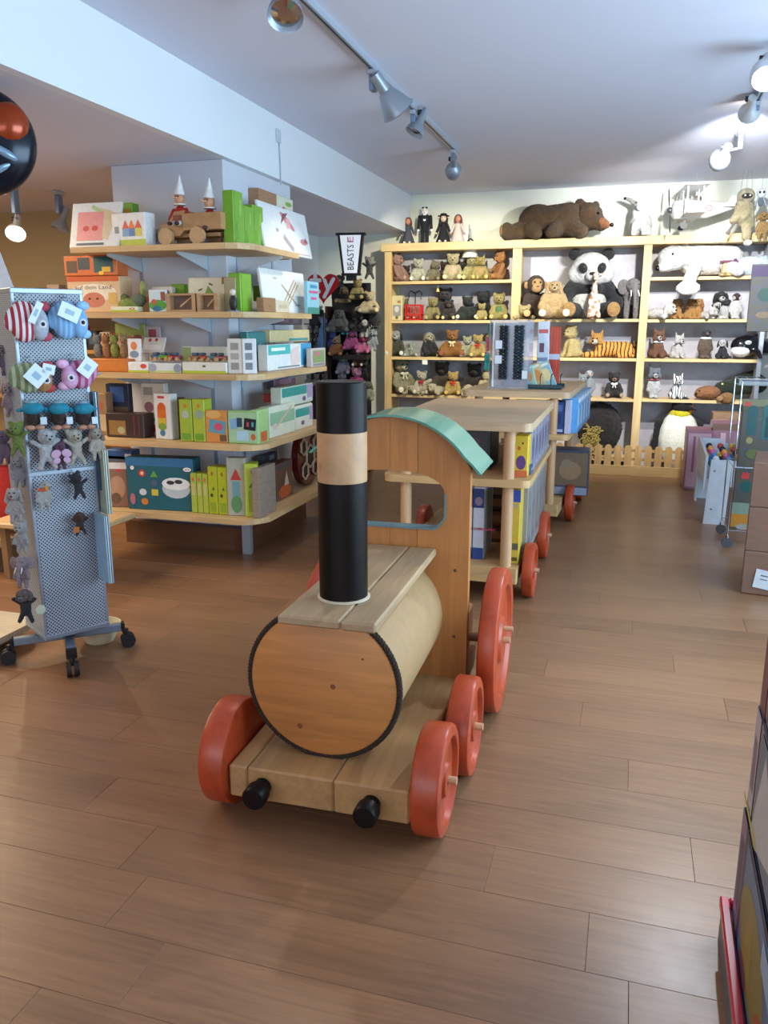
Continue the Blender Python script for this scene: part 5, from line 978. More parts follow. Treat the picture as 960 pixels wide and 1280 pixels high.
t = thing('doll_stand', 'thin black wire doll stand with a round foot on the bookcase', 'doll stand', (xat(588, ZT, 9.0), 9.0, ZT+.001)); MB().lathe([(0, 0), (.035, 0), (.035, .02), (.012, .04), (0, .04)]).obj('foot', t, mat('#16201c', 'gloss'), True); MB().cyl((-.01, 0, .04), (-.015, 0, .18), .004, n=8).obj('wire', t, mat('#16201c', 'metal'))
bx0 = xat(690, ZT, 9.05)
big('brown_bear', 'enormous shaggy brown bear toy lying on top of the bookcase', 'soft bear', (bx0, 9.03, ZT+.002), radians(2), [
 ('body', [('c', (-.20, .02, .17), (.18, .02, .19), .165, .185), ('e', (-.16, .02, .2), (.2, .17, .165)), ('e', (.0, .02, .18), (.25, .17, .17)), ('c', (-.30, -.02, .10), (-.42, -.10, .07), .10, .085), ('e', (-.46, -.14, .085), (.065, .08, .09)), ('c', (.16, -.08, .12), (.30, -.16, .06), .10, .075), ('c', (.05, -.12, .10), (.0, -.2, .06), .09, .06), ('c', (-.2, -.1, .1), (-.15, -.18, .05), .09, .06)], '#4e381e', 'bigfur', .012),
 ('head', [('e', (.36, -.02, .22), (.15, .14, .14)), ('c', (.42, -.06, .18), (.50, -.10, .13), .10, .065), ('e', (.27, -.02, .35), (.055, .035, .05)), ('e', (.43, .04, .335), (.04, .03, .045))], '#4a321a', 'bigfur', .012),
 ('snout', [('c', (.49, -.105, .15), (.545, -.14, .12), .06, .045)], '#8a5630', 'fur', .016),
 ('nose', [('e', (.60, -.16, .115), (.022, .025, .022))], '#1a100c', 'gloss', 0), ('eye', [('e', (.465, -.155, .235), .013)], '#0c0808', 'gloss', 0),
 ('foot_pad', [('e', (-.512, -.17, .085), (.02, .06, .06))], '#8a6a42', 'fur', 0)], 1.0)
lx = xat(798, ZT, 9.05)
big('goat', 'white long haired goat toy with dark tipped ears on the bookcase', 'soft goat', (lx, 9.05, ZT+.002), 0, [
 ('body', [('e', (0.01, .05, .13), (.12, .16, .125)), ('e', (0, -.03, .22), (.085, .09, .11)), ('c', (-.04, -.1, .12), (-.05, -.12, .03), .035, .03), ('c', (.04, -.1, .12), (.05, -.12, .03), .035, .03), ('c', (.08, -.05, .09), (.10, -.09, .03), .035, .03)], '#dfe2e2', 'fur', .014),
 ('head', [('e', (-.01, -.06, .31), (.055, .06, .06)), ('c', (-.01, -.08, .30), (-.01, -.15, .27), .045, .03)], '#e2e4e4', 'fur', .012),
 ('ear', [('c', (-.06, -.05, .335), (-.13, -.06, .37), .025, .02)], '#c8c4bc', 'fur', 0), ('ear', [('c', (.04, -.05, .335), (.11, -.06, .35), .025, .02)], '#c8c4bc', 'fur', 0),
 ('ear_tip', [('e', (-.155, -.062, .375), .016)], '#201c1c', 'fur', 0), ('ear_tip', [('e', (.135, -.062, .355), .016)], '#201c1c', 'fur', 0),
 ('eye', [('e', (-.045, -.105, .325), .008)], '#101010', 'gloss', 0), ('eye', [('e', (.025, -.105, .325), .008)], '#101010', 'gloss', 0)])
# model aeroplane
ap = aty(868, 262, 8.78); t = thing('model_aeroplane', 'white model biplane with a dark propeller hanging above the bookcase', 'model aeroplane', tuple(ap), radians(6)); AW = mat('#dfe2e4', 'paint')
MB().tube([(-.21, 0, 0), (-.19, 0, 0), (-.05, 0, .0), (.12, 0, .0), (.34, 0, .02)], [.055, .085, .092, .08, .03], 20).obj('fuselage', t, AW, True)
def wing(nm, z, x0, x1, sp, par):
    pr = [(x0, 0), (x0+.01, .010), (x0+.05, .016), (x1-.03, .008), (x1, 0), (x1-.04, -.002), (x0+.02, -.004)]
    MB().prism([(a, b+z) for a, b in pr], -sp, sp, Matrix.Rotation(pi/2, 4, 'X')).obj(nm, par, AW)
wing('upper_wing', .17, -.16, .06, .42, t); wing('lower_wing', -.07, -.13, .05, .40, t)
for s in (-1, 1):
    for q in (.06, .32):
        for xx in (-.12, .02): MB().cyl((xx, s*q, -.06), (xx, s*q, .17), .008, n=8).obj('strut', t, AW)
MB().prism([(.27, 0), (.36, 0), (.38, .11), (.33, .12)], -.005, .005, Matrix.Rotation(pi/2, 4, 'X')).obj('tail_fin', t, AW)
MB().box(.26, .37, -.12, .12, .01, .018).obj('tailplane', t, AW)
P_ = MB().ell((-.225, 0, 0), (.03, .028, .028)).obj('spinner', t, mat('#5a626c', 'metal'), True)
for s in (-1, 1): MB().ell((-.232, s*.09, s*.13), (.008, .022, .12), (-s*s*.6, 0, 0)).obj('propeller_blade', t, mat('#3a3c42', 'gloss'), True)
o = MB().box(-.004, .004, -.02, .02, -.01, .01).obj('windscreen', t, mat('#8a98a4', 'gloss')); o.location = (-.02, 0, .1)
MB().ell((.02, 0, .1), (.04, .03, .03)).obj('pilot_head', t, mat('#6a5a50'), True)
for s in (-1, 1):
    MB().cyl((-.1, s*.07, -.15), (-.1, s*.085, -.15), .035, n=20).obj('wheel', t, mat('#2a2c30')); MB().cyl((-.1, s*.075, -.15), (-.08, s*.03, -.07), .005, n=6).obj('wheel_strut', t, AW)
    MB().lathe([(.018, -.001), (.034, -.001)], Matrix.Translation((.12, s*.083, .0)) @ Matrix.Rotation(pi/2, 4, 'X'), 24).obj('roundel', t, mat('#c8686c', 'card'))
MB().cyl((0, 0, .09), (0, 0, ZH-ap.z-.001), .0015, n=5).obj('cord', t, mat('#8a8c90'))
# hanging fluffy marionette sloth
mp_ = aty(930, 268, 8.7); t = thing('marionette', 'shaggy grey gold marionette creature hanging in front of the bookcase top', 'marionette', tuple(mp_), radians(10))
pobj('body', fuse([('e', (-.01, 0, .03), (.085, .07, .14)), ('c', (-.04, 0, .03), (-.10, -.03, -.06), .045, .04), ('c', (.03, 0, -.05), (.035, -.02, -.2), .05, .045), ('c', (.05, .0, .08), (.07, -.02, -.1), .035, .03)], .012), t, mat('#a69a78', 'bigfur'))
Hm = pobj('head', fuse([('e', (0, -.01, .16), (.085, .075, .075))], .012), t, mat('#b0a68c', 'bigfur'))
MB().ell((-.01, -.078, .155), (.05, .02, .025)).obj('eye_mask', Hm, mat('#302820', 'fur'), True)
for s in (-1, 1): MB().ell((-.01+s*.022, -.096, .157), .009, n=8).obj('eye', Hm, mat('#d8d8d8', 'gloss'))
MB().ell((.05, -.03, -.26), (.04, .05, .03)).obj('foot', t, mat('#d8d8d4', 'fur'), True)
MB().tube([(-.06, -.04, -.03), (-.13, -.05, -.14), (-.15, -.05, -.18)], [.01, .012, .022], 8).obj('paddle', t, mat('#5a5450', 'wood'), True)
for xx in (-.06, .0, .06): MB().cyl((xx, 0, .1), (xx*.6, 0, ZH-mp_.z-.002), .0012, n=5).obj('string', t, mat('#6a6c70'))
s_ = aty(951, 250, 8.72); t = thing('marionette', 'small white skeleton headed marionette behind the shaggy one, near the photo edge', 'marionette', tuple(s_), 0)
MB().ell((0, 0, .06), (.04, .04, .045)).obj('head', t, mat('#c4ccd8', 'paint'), True); MB().ell((0, 0, -.01), (.025, .02, .05)).obj('body', t, mat('#5a6470', 'cloth'), True)
for s in (-1, 1): MB().ell((s*.016, -.038, .065), (.01, .008, .012), n=8).obj('eye', t, mat('#101014', 'gloss')); MB().cap((s*.02, 0, .02), (s*.05, -.01, -.05), .009, .008).obj('arm', t, mat('#8a94a0', 'cloth'), True)
MB().cyl((0, 0, .1), (0, 0, ZH-s_.z-.002), .0012, n=5).obj('string', t, mat('#6a6c70'))
s_ = aty(953, 282, 8.74); t = plush('golden hanging dog marionette at the photo edge below the skeleton one', 'marionette', (s_.x, s_.y, s_.z-.12), .26, 'droop', 'dog', '#c09858')
t = MB().cyl((0, 0, 0), (0, 0, ZH-s_.z-.07), .0012, n=5).obj('cord', t, mat('#6a6c70')); t.location = (0, 0, .6); t.scale = (1, 1, 1/.26)
# ================================================================ TOYS STORED ON THE TRAIN
def wb(label, x, y, z, w_, d, h, c, pr=(), rz=0, **k): return pbox(label, (x, y, z+.001), w_, d, h, c, pr, rz=rz, **k)
BL_ = '#2c4c8c'
SP = lambda c: [('r', .5, .86, 1, .28, '#27407a'), ('r', .5, .8, .9, .14, '#6a6a80'), ('x', .5, .35, .6, .09, c, '1000', 90), ('r', .5, .08, 1, .16, BL_)]
for i, nm in enumerate(('left', 'right')):
    wb(nm+' white and blue puzzle box with pink number, lower shelf of first wagon', -.83+i*.068, 4.36, .21, .062, .30, .42, '#c8ccd8',
       [('r', .5, .84, 1, .26, '#27407a'), ('o', .5, .80, .7, .12, '#8a7a8c'), ('x', .5, .42, .24, .5, '#d0446c', '1000', 90), ('r', .5, .08, 1, .16, BL_)], group='white and blue puzzle boxes')
wb('yellow puzzle box leaning against the corner post of the first wagon, lower shelf', -.555, 4.32, .21, .060, .30, .42, '#c8a93c', [('r', .5, .92, 1, .16, '#2c4ca0'), ('r', .5, .79, .5, .05, '#a89878'), ('r', .5, .24, .8, .09, '#5a5a48'), ('r', .5, .07, .7, .05, '#5a4820')], side=[('r', .5, .5, .9, .9, '#b0a060')])
for i, (c, lb) in enumerate((('#4a2c22', 'dark brown'), ('#5c3828', 'chestnut brown'), ('#3a2a2c', 'blackish brown'))):
    wb(lb+' game box lying in the pile inside the lower shelf of the first wagon', -.70, 4.75+.005*i, .21+.10*i, .24, .34, .095, c, [('r', .5, .5, .8, .5, '#8a6038')])
for i in range(5):
    wb('%s grey white carton of the row facing the aisle, first wagon lower shelf' % ('nearest', 'second', 'third', 'fourth', 'farthest')[i], -.499, 4.545+i*.20, .21, .19, .05, .42-.005*(i % 2), '#8c8884', [('r', .5, .5, .8, .8, '#807c7c'), ('r', .5, .2, .5, .1, '#62646e'), ('o', .5, .6, .3, .15, '#6e6e72')], rz=pi/2, group='grey white cartons on the lower shelf of the first wagon')
wb('yellow game box with a red and purple picture, upper shelf of the first wagon', -.535, 4.34, .70, .075, .22, .225, '#cfae2c', [('o', .5, .35, .7, .35, '#5c3c78'), ('r', .5, .08, .95, .16, '#c8643c'), ('o', .35, .7, .2, .1, '#c0502c'), ('o', .6, .82, .12, .06, '#5c3c20')])
wb('dark picture box behind the posts, upper shelf of the first wagon', -.83, 4.52, .70, .20, .3, .235, '#252a34', [('r', .5, .65, .8, .5, '#3c3c44'), ('r', .5, .2, .9, .3, '#2c5078'), ('o', .5, .65, .4, .25, '#5a4440')])
wb('dark red carton squeezed beside the dark picture box of the first wagon', -.955, 4.50, .70, .045, .3, .20, '#5c2030', [('r', .5, .3, .6, .3, '#803444')])
for i in range(6):
    wb('%s lilac grey game carton facing the aisle, upper shelf of the first wagon' % ('nearest', 'second', 'third', 'fourth', 'fifth', 'farthest')[i], -.492, 4.54+i*.17, .70, .155, .05, .245-.004*(i % 3), '#7c7a8e', [('r', .5, .55, .8, .5, '#666480'), ('o', .5, .6, .35, .3, '#4c4a64'), ('r', .5, .15, .7, .1, '#9c9ca8')], rz=pi/2, group='lilac grey game cartons on the first wagon')
wb('flat blue booklet at the front corner of the first wagon upper shelf', -.487, 4.46, .70, .09, .03, .055, '#2c4878', [('r', .5, .5, .8, .2, '#88a0c0')], rz=pi/2)
# second wagon
for i in range(5):
    wb('%s sky blue toy carton overhanging the aisle side of the second wagon' % ('nearest', 'second', 'middle', 'fourth', 'farthest')[i], -.345+i*.008, 6.20+i*.225, .726, .21, .12, .262, '#5a9cd0', [('r', .5, .9, .95, .12, '#d8e4ec'), ('r', .3, .45, .35, .5, '#b8d8ec'), ('r', .72, .5, .3, .5, '#3c78b8'), ('r', .5, .06, 1, .1, '#2c6ca8')], rz=pi/2-radians(1.8), group='sky blue cartons on the second wagon')
wb('dark blue carton facing the engine, upper shelf of the second wagon', -.515, 6.04, .726, .15, .18, .235, '#25407c', [('r', .5, .8, .8, .2, '#4a68a0'), ('r', .5, .45, .7, .3, '#1c3060'), ('r', .5, .1, .9, .08, '#a0b0c8')])
wb('lilac white carton end between the dark blue and sky blue ones', -.415, 6.03, .726, .045, .2, .25, '#b0b0c8')
wb('big picture box with a brown animal photo, lower shelf of the second wagon', -.40, 6.36, .201, .28, .2, .36, '#3a4458', [('r', .5, .58, .94, .72, '#75604c'), ('o', .5, .55, .6, .4, '#97785a'), ('o', .4, .7, .3, .2, '#8a7c68'), ('r', .5, .1, .96, .16, '#8c94a8')])
# necklace display on the second wagon top
DX = xat(638, 1.04, 6.30); t = thing('display_stand', 'clear acrylic display stand with dark bead strands on the second wagon', 'display stand', (DX, 6.28, 1.037), radians(-4)); AC_ = mat('#b4bccc', 'acrylic')
MB().box(-.155, .155, -.10, .10, 0, .012).obj('stand_base', t, AC_)
MB().box(-.12, .15, -.085, -.080, .013, .50).obj('front_panel', t, mat('#a0a8bc', 'acrylic'))
MB().box(-.155, -.150, -.07, .09, .013, .50).obj('side_panel', t, AC_); MB().box(.145, .150, -.079, .09, .013, .50).obj('side_panel', t, AC_)
MB().box(-.155, .150, -.085, .09, .501, .510).obj('lid', t, AC_)
MB().box(-.06, .06, .02, .05, .013, .49).obj('core', t, mat('#c4cad4'))
MB().box(-.125, -.112, -.088, -.078, .013, .50).obj('edge_strip', t, mat('#d4dae6'))
def strand(label, x, y, z0, z1, r, c, parent=None, wig=.0):
    t_ = thing('bead_strand', label, 'bead strand', (DX+x, 6.28+y, 1.037), 0)
    for i in range(2):
        mb = MB(); n = int((z1-z0)/(r*1.1))
        for k in range(n):
            zz = z1-(z1-z0)*k/n; mb.ell((r*(.9 if i else -.9)+wig*sin(k*.8), 0, zz), (r, r, r*.62), (R_.uniform(-.3, .3), R_.uniform(-.3, .3), 0), 8)
        mb.obj('beads', t_, mat(c, 'gloss'), True)['kind'] = 'stuff'
    MB().tube([(0, .0, z1), (0, .02, z1+.02), (0, .012, z1+.03)], .003, 6).obj('hook', t_, mat('#c0c4cc', 'metal')); return t_
T1 = strand('left dark grey bead strand with two small price tags', -.045, -.112, .06, .46, .019, '#1c262c')
for zz in (.33, .22): MB().box(-.055, -.005, -.034, -.031, zz-.03, zz+.03).obj('price_tag', T1, mat('#c0c8d4', 'card'))
T2 = strand('right dark grey bead strand, twisted and thicker', .07, -.112, .06, .46, .021, '#20303a'); MB().box(.035, .075, -.034, -.031, .08, .14).obj('price_tag', T2, mat('#c8ccd4', 'card'))
for x, z0, z1, c, lb in ((-.185, .14, .26, '#a03cb0', 'purple'), (-.18, .27, .38, '#d07088', 'pink'), (-.172, .28, .47, '#3c8a6c', 'green')): strand(lb+' bead strand hanging on the left side of the display stand', x, .0 if lb != 'green' else .05, z0, z1, .010, c)
strand('teal bead strand at the lower left of the display stand', -.175, -.055, .13, .25, .012, '#2c9c94')
wb('white and pink packet standing behind the display stand, upper edge', DX+.215, 6.5, 1.037, .09, .03, .50, '#ccd4e0', [('r', .5, .85, .8, .06, '#c05c5c'), ('r', .4, .6, .4, .14, '#6c4858'), ('r', .5, .35, .8, .03, '#c86c6c'), ('r', .5, .42, .9, .06, '#7c8cac')])
wb('red and brown striped packet beside the white and pink one', DX+.305, 6.52, 1.037, .085, .03, .46, '#b0402c', [('r', .3, .5, .04, .9, '#7c2c20'), ('r', .7, .5, .04, .9, '#c86048'), ('r', .5, .5, 1, .09, '#b0b8cc')])
t = thing('book_tray', 'shallow dark teal tray holding leaning picture books on the second wagon', 'tray', (DX+.27, 6.30, 1.037), radians(-3))
MB().rbox(-.13, .13, -.09, .09, 0, .012, .004).obj('tray_base', t, mat('#1f3a44', 'gloss'))
for a in ((-.13, .13, -.09, -.084), (-.13, .13, .084, .09)): MB().box(*a, .012, .035).obj('tray_side', t, mat('#1f3a44', 'gloss'))
for x in (-.03, .05, .12): MB().tube([(x, -.09, .03), (x, -.095, .10), (x+.012, -.097, .12)], .0035, 6).obj('wire_hook', t, mat('#15202a', 'metal'))
for i, (x, c, c2, lb, a) in enumerate(((-.08, '#9cc0b4', '#d89a5c', 'mint green', -16), (-.01, '#c0b088', '#c88848', 'tan', -20), (.07, '#88b4c4', '#d8c898', 'pale blue', -24))):
    b = pbox(lb+' picture book leaning in the dark teal tray', (DX+.24+x, 6.25, 1.052), .10, .014, .16+.02*i, c, [('o', .5, .5, .7, .5, c2), ('r', .5, .88, .8, .1, '#d8dcd8')], rz=0, name='picture_book', cat='book'); b.rotation_euler = (-.05, radians(a), radians(-12))
# ================================================================ PERFORATED RACK ON WHEELS (left)
A = Vector((-2.395, 2.76)); Bv = Vector((-2.241, 3.0)); fd = (Bv-A).normalized(); nrm = Vector((fd.y, -fd.x)); RW, RD = .285, .26
cen = (A+Bv)/2-nrm*RD/2; ang = atan2(fd.y, fd.x)
t = thing('perforated_rack', 'tall grey perforated metal column rack on four castors hung with soft toys', 'display rack', (cen.x, cen.y, 0), ang); RK = t
GM = mat('#9ca6b3', 'perf'); GP = mat('#98a3b2', 'metal')
for s, nm in ((-1, 'front'), (1, 'back')): MB().box(-RW/2+.012, RW/2-.012, s*RD/2-.002, s*RD/2+.002, .155, 1.64).obj('perforated_panel', t, GM)
for s in (-1, 1):
    o = MB().box(-RD/2+.012, RD/2-.012, -.002, .002, .155, 1.64).obj('perforated_panel', t, GM); o.location = (s*RW/2, 0, 0); o.rotation_euler = (0, 0, pi/2)
    for q in (-1, 1): MB().rbox(s*RW/2-.013 if s > 0 else -RW/2-.003, s*RW/2+.003 if s > 0 else -RW/2+.013, q*RD/2-.013 if q > 0 else -RD/2-.003, q*RD/2+.003 if q > 0 else -RD/2+.013, .145, 1.65, .003).obj('corner_post', t, GP)
for zz in (.145, .88, 1.63): MB().rbox(-RW/2-.004, RW/2+.004, -RD/2-.005, RD/2+.005, zz, zz+.022, .003).obj('band', t, GP)
MB().cyl((0, 0, .09), (0, 0, .15), .03).obj('hub', t, mat('#181a1e'))
for i, a in enumerate((-10, 80, 170, 260)):
    a = radians(a)-.12; d = Vector((cos(a), sin(a))); M = Matrix.Rotation(a, 4, 'Z')
    L_ = MB().rbox(.02, .235, -.02, .02, .085, .12, .004, M).obj('base_leg', t, mat('#8393a6', 'metal'))
    MB().rbox(.236, .25, -.023, .023, .075, .125, .004, M).obj('end_cap', L_, mat('#121316'))
    c_ = MB().cyl((d.x*.255, d.y*.255, .05), (d.x*.255, d.y*.255, .09), .012, n=10).obj('castor', t, mat('#1a1b1e'), True)
    px_ = Vector((-d.y, d.x, 0)); c0 = Vector((d.x*.262, d.y*.262, .034))
    for s in (-1, 1): MB().cyl(tuple(c0+px_*s*.006), tuple(c0+px_*s*.026), .033, n=22).obj('castor_wheel', c_, mat('#17181b', 'rubber'), True)
def rackpt(px, py, out=.05):
    """point hanging in front of the rack's front panel plane, under a pixel"""
    P0 = A+nrm*out; d = ray(px, py); k_ = (P0.x*nrm.x+P0.y*nrm.y)/(d.x*nrm.x+d.y*nrm.y); return CAM+d*k_
FA = ang
def hookto(px, py):
    p = rackpt(px, py, .0); t_ = MB().tube([(0, 0, 0), (0, -.05, .0), (0, -.06, .012)], .003, 6).obj('rack_hook', RK, mat('#c4ccd6', 'metal'))
    l = Matrix.Rotation(-ang, 4, 'Z') @ (p-Vector((cen.x, cen.y, 0))); t_.location = l
def fishcushion(label, px, py, w_, h_, c1, kind, c2, tags, flip=1, earc=None):
    p = rackpt(px, py, .045); t_ = thing('soft_fish', label, 'hanging soft toy', tuple(p), FA, None); m1 = mat(c1, kind)
    MB().ell((-.02*flip, 0, 0), (w_*.5, .035, h_*.5)).obj('body', t_, m1, True)
    hd = MB().ell((w_*.26*flip, -.012, -.01), (w_*.30, .032, h_*.40)).obj('face', t_, mat(c2, 'cloth'), True)
    MB().ell((w_*.30*flip, -.045, -.01), (.008, .004, .008), n=10).obj('eye', hd, mat('#141418', 'gloss'))
    MB().ell((w_*.30*flip, -.041, -.01), (.016, .004, .016), n=12).obj('eye_white', hd, mat('#d0d4dc', 'cloth'))
    for s in (-1, 1): MB().ell((w_*.45*flip, -.005, s*h_*.36), (.028, .018, .02)).obj('fin', t_, mat(earc or c2, 'cloth'), True)
    MB().ell((-w_*.52*flip, 0, .01), (.03, .014, .05), (0, .3, 0)).obj('tail', t_, m1, True)
    for (tx, tz, a, tw, th) in tags:
        g = MB().box(-tw/2, tw/2, -.0015, 0, -th/2, th/2).obj('paper_tag', t_, mat('#c8d6e2', 'card')); g.location = (tx, -.055, tz); g.rotation_euler = (0, radians(a), 0)
        g2 = MB().box(-tw*.22, tw*.22, -.0025, -.0016, -th*.16, th*.16).obj('tag_print', g, mat('#86a2b8', 'card'))
    MB().tube([(0, .0, h_*.45), (0, .01, h_*.62), (0, .035, h_*.66)], .003, 6).obj('loop', t_, mat('#c4ccd6', 'metal')); return t_
fishcushion('red and white striped whale cushion hanging at the top of the rack', 37, 402, .125, .165, '#d8d8d8', 'stripe#a02c3c#14', '#a4abb8', [(.01, .035, 28, .028, .09)], 1, '#b04858')
fishcushion('blue striped hippo cushion with a big paper tag at the top right of the rack', 88, 400, .12, .16, '#8cb4d8', 'stripe#6a9ac4#16', '#7cacd8', [(-.02, .03, 25, .085, .062)], 1, '#94c0e4')
fishcushion('green striped bear cushion with diamond shaped tags on the rack', 42, 472, .125, .125, '#6c7c58', 'stripe#a0a888#12', '#a8784c', [(-.005, .01, 45, .075, .075), (.045, .035, 15, .05, .04)], 1, '#b03c44')
fishcushion('pink striped pig cushion with a tilted tag on the rack', 95, 468, .12, .125, '#c490b4', 'stripe#a04870#10', '#d0a0c4', [(.03, .03, 40, .06, .075)], -1, '#dcaccc')
for i, (px, nm) in enumerate(((41, 'left'), (73, 'middle'), (104, 'right'))):
    p = rackpt(px, 518, .045); t_ = thing('mole_toy', nm+' of three teal capped brown moles hanging in a row on the rack', 'hanging soft toy', tuple(p), FA+(i-1)*.1, 'teal capped moles on the rack')
    MB().ell((0, 0, -.015), (.032, .03, .038)).obj('body', t_, mat('#33201c', 'fur'), True); MB().ell((0, -.01, .025), (.045, .034, .026)).obj('teal_cap', t_, mat('#1f7c94', 'cloth'), True)
    MB().ell((0, -.005, .05), (.022, .02, .012)).obj('cap_top', t_, mat('#7c98a4', 'cloth'), True)
    for s in (-1, 1): MB().ell((s*.018, -.022, -.052), (.02, .02, .011)).obj('foot', t_, mat('#b08068', 'cloth'), True); MB().ell((s*.05, 0, .02), (.014, .01, .008)).obj('flipper', t_, mat('#1f7c94', 'cloth'), True)
    MB().box(.02, .045, -.036, -.034, -.04, -.01).obj('paper_tag', t_, mat('#b8c8d0', 'card'))
def hang(px, py, hp, label, body, head, c, out=.045, dz=0, fr=True, **k):
    p = rackpt(px, py, out); h = hp*(Vector(p)-CAM).dot(_F)/FPX/.95; k.setdefault('rz', 0); k['rz'] += FA
    return plush(label, 'hanging soft toy', (p.x, p.y, p.z-h*.45), h, body, head, c, name='hanging_toy', **k)
hang(57, 563, 52, 'white polar bear cub with a raised paw hanging on the rack', 'hang', 'bear', '#e2e6ea', hr=(0, .25, 0))
hang(95, 560, 46, 'cream cub hanging in the middle of the rack', 'hang', 'bear', '#e4dccc', hr=(0, -.15, 0))
hang(120, 555, 42, 'cream bunny with floppy tan ears hanging at the right edge of the rack', 'droop', 'lop', '#e0d4c4', ear='#b49484')
t_ = hang(75, 570, 36, 'purple mouse toy with pink butterfly wings on the rack', 'droop', 'bear', '#7a4a6c')
for s in (-1, 1):
    for q_, r_ in ((.55, .17), (.32, .13)): w_ = MB().ell((s*.17, -.16, q_), (r_, .02, r_*.8), (0, s*.5, 0)).obj('butterfly_wing', t_, mat('#c09ab4', 'cloth'), True)
hang(54, 618, 42, 'white goose toy with an orange scarf hanging sideways on the rack', 'droop', 'bird', '#dcdcd8', scarf='#c8603c', rot=None, hr=(.3, .6, 0))
hang(98, 608, 34, 'dark charcoal cat toy spread out on the rack', 'hang', 'bear', '#242a36', hr=(0, -.4, 0))
t_ = hang(100, 655, 30, 'brown moose toy with an orange tag, lowest on the front of the rack', 'hang', 'dog', '#4a2c1c', headc='#6a3c22')
MB().box(-.3, -.08, -.12, -.11, .15, .38).obj('orange_tag', t_, mat('#a85c20', 'card'))
for a in ((24, 380), (78, 372), (26, 455), (82, 450), (57, 540), (96, 538)): hookto(*a)
# left side of the rack: column of toys hanging off the side panel
sd = -nrm  # direction away along side
def sidept(px, py, out=.06):
    P0 = A-fd*out; d = ray(px, py); k_ = (P0.x*fd.x+P0.y*fd.y)/(d.x*fd.x+d.y*fd.y); return CAM+d*k_
def sideh(px, py, hp, label, body, head, c, dist=3.35, **k):
    d = ray(px, py).normalized(); p = CAM+d*(dist/ d.dot(_F)); h = hp*dist/FPX/.95
    return plush(label, 'hanging soft toy', (p.x, p.y, p.z-h*.45), h, body, head, c, name='hanging_toy', rz=FA-.7+k.pop('rz', 0), **k)
SD = 3.42
sideh(8, 412, 34, 'orange ball shaped toy hanging at the upper left edge of the rack', 'droop', 'bear', '#b05a30', dist=SD)
sideh(30, 380, 30, 'olive green bug toy on top of the rack corner', 'hang', 'bear', '#6c7048', dist=3.30)
sideh(8, 450, 40, 'lilac and grey toy hanging left of the green striped cushion', 'droop', 'lop', '#8c8098', dist=SD)
sideh(14, 500, 44, 'pale pink pony toy hanging left of the teal capped moles', 'droop', 'dog', '#ccb8c2', ear='#c4b4b8', dist=SD)
sideh(22, 550, 42, 'lime green frog toy with a round tag at the rack edge', 'hang', 'bear', '#8aa444', dist=3.30)
sideh(5, 560, 42, 'lilac toy hanging behind the lime green frog', 'droop', 'bear', '#94809c', dist=SD+.05)
sideh(24, 590, 40, 'grey rabbit toy hanging under the lime green frog', 'droop', 'lop', '#bcbac2', dist=SD)
sideh(20, 632, 48, 'white lamb toy hanging halfway down the rack edge', 'droop', 'lop', '#e0dad8', dist=SD)
sideh(27, 672, 40, 'white and grey mouse toy with a square tag on the rack edge', 'droop', 'bear', '#d0ccce', dist=SD)
sideh(28, 715, 42, 'dusty pink elephant toy with a round tag near the foot of the rack', 'droop', 'elephant', '#b8a4ac', dist=SD)
sideh(32, 758, 44, 'dark blue and brown toys bundle, the lowest hanging on the rack edge', 'hang', 'dog', '#2a2c38', headc='#7a7070', dist=SD)
for a, b, c_, lb in ((38, 768, '#b8c4b0', 'yellow green hexagon paper tag at the foot of the rack'),):
    p = CAM+ray(51, 762)*(3.36/FPX); p = Matrix.Rotation(-ang, 4, 'Z') @ (p-Vector((cen.x, cen.y, 0))); g = MB().cyl((0, -.001, 0), (0, .001, 0), .022, n=6).obj('paper_tag', RK, mat(c_, 'card')); g.location = p
# cards hanging on the right side of the rack
for i, (x0, x1, y0, y1, c, lb) in enumerate(((120, 128, 490, 610, '#2c5068', 'dark teal'), (128, 137, 560, 640, '#a0a690', 'grey green'), (131, 138, 640, 725, '#8cacc4', 'pale blue'))):
    p0 = CAM+ray((x0+x1)/2, y1)*(3.62/FPX); hh = (y1-y0)*3.62/FPX
    t_ = thing('booklet', lb+' booklet pack hanging on the right side of the rack', 'booklet', tuple(p0), ang+pi/2)
    for k in range(3): MB().box(-.06, .06, -.006+k*.009, -.001+k*.009, 0, hh).obj('booklet_sheet', t_, mat(c if k != 1 else '#c8ccc4', 'card'))
p = rackpt(128, 456, .0); 
t_ = MB().tube([(0, 0, 0), (.08, .01, .0), (.115, .012, .015)], .004, 8).obj('rack_hook', RK, mat('#d8dce0', 'chrome')); t_.location = (RW/2, .0, 1.28)
# cream bowl on the floor under the rack
c_ = atz(86, 832, 0); t_ = thing('paper_lampshade', 'small cream ribbed bowl standing on the floor behind the castors', 'bowl', (c_.x-.05, c_.y+.30, .001))
mb = MB(); mb.lathe([(.0, .0), (.065, .0), (.10, .07), (.105, .085), (.10, .085), (.06, .006), (0, .006)], None, 28).obj('bowl', t_, mat('#d8cfae'), True)
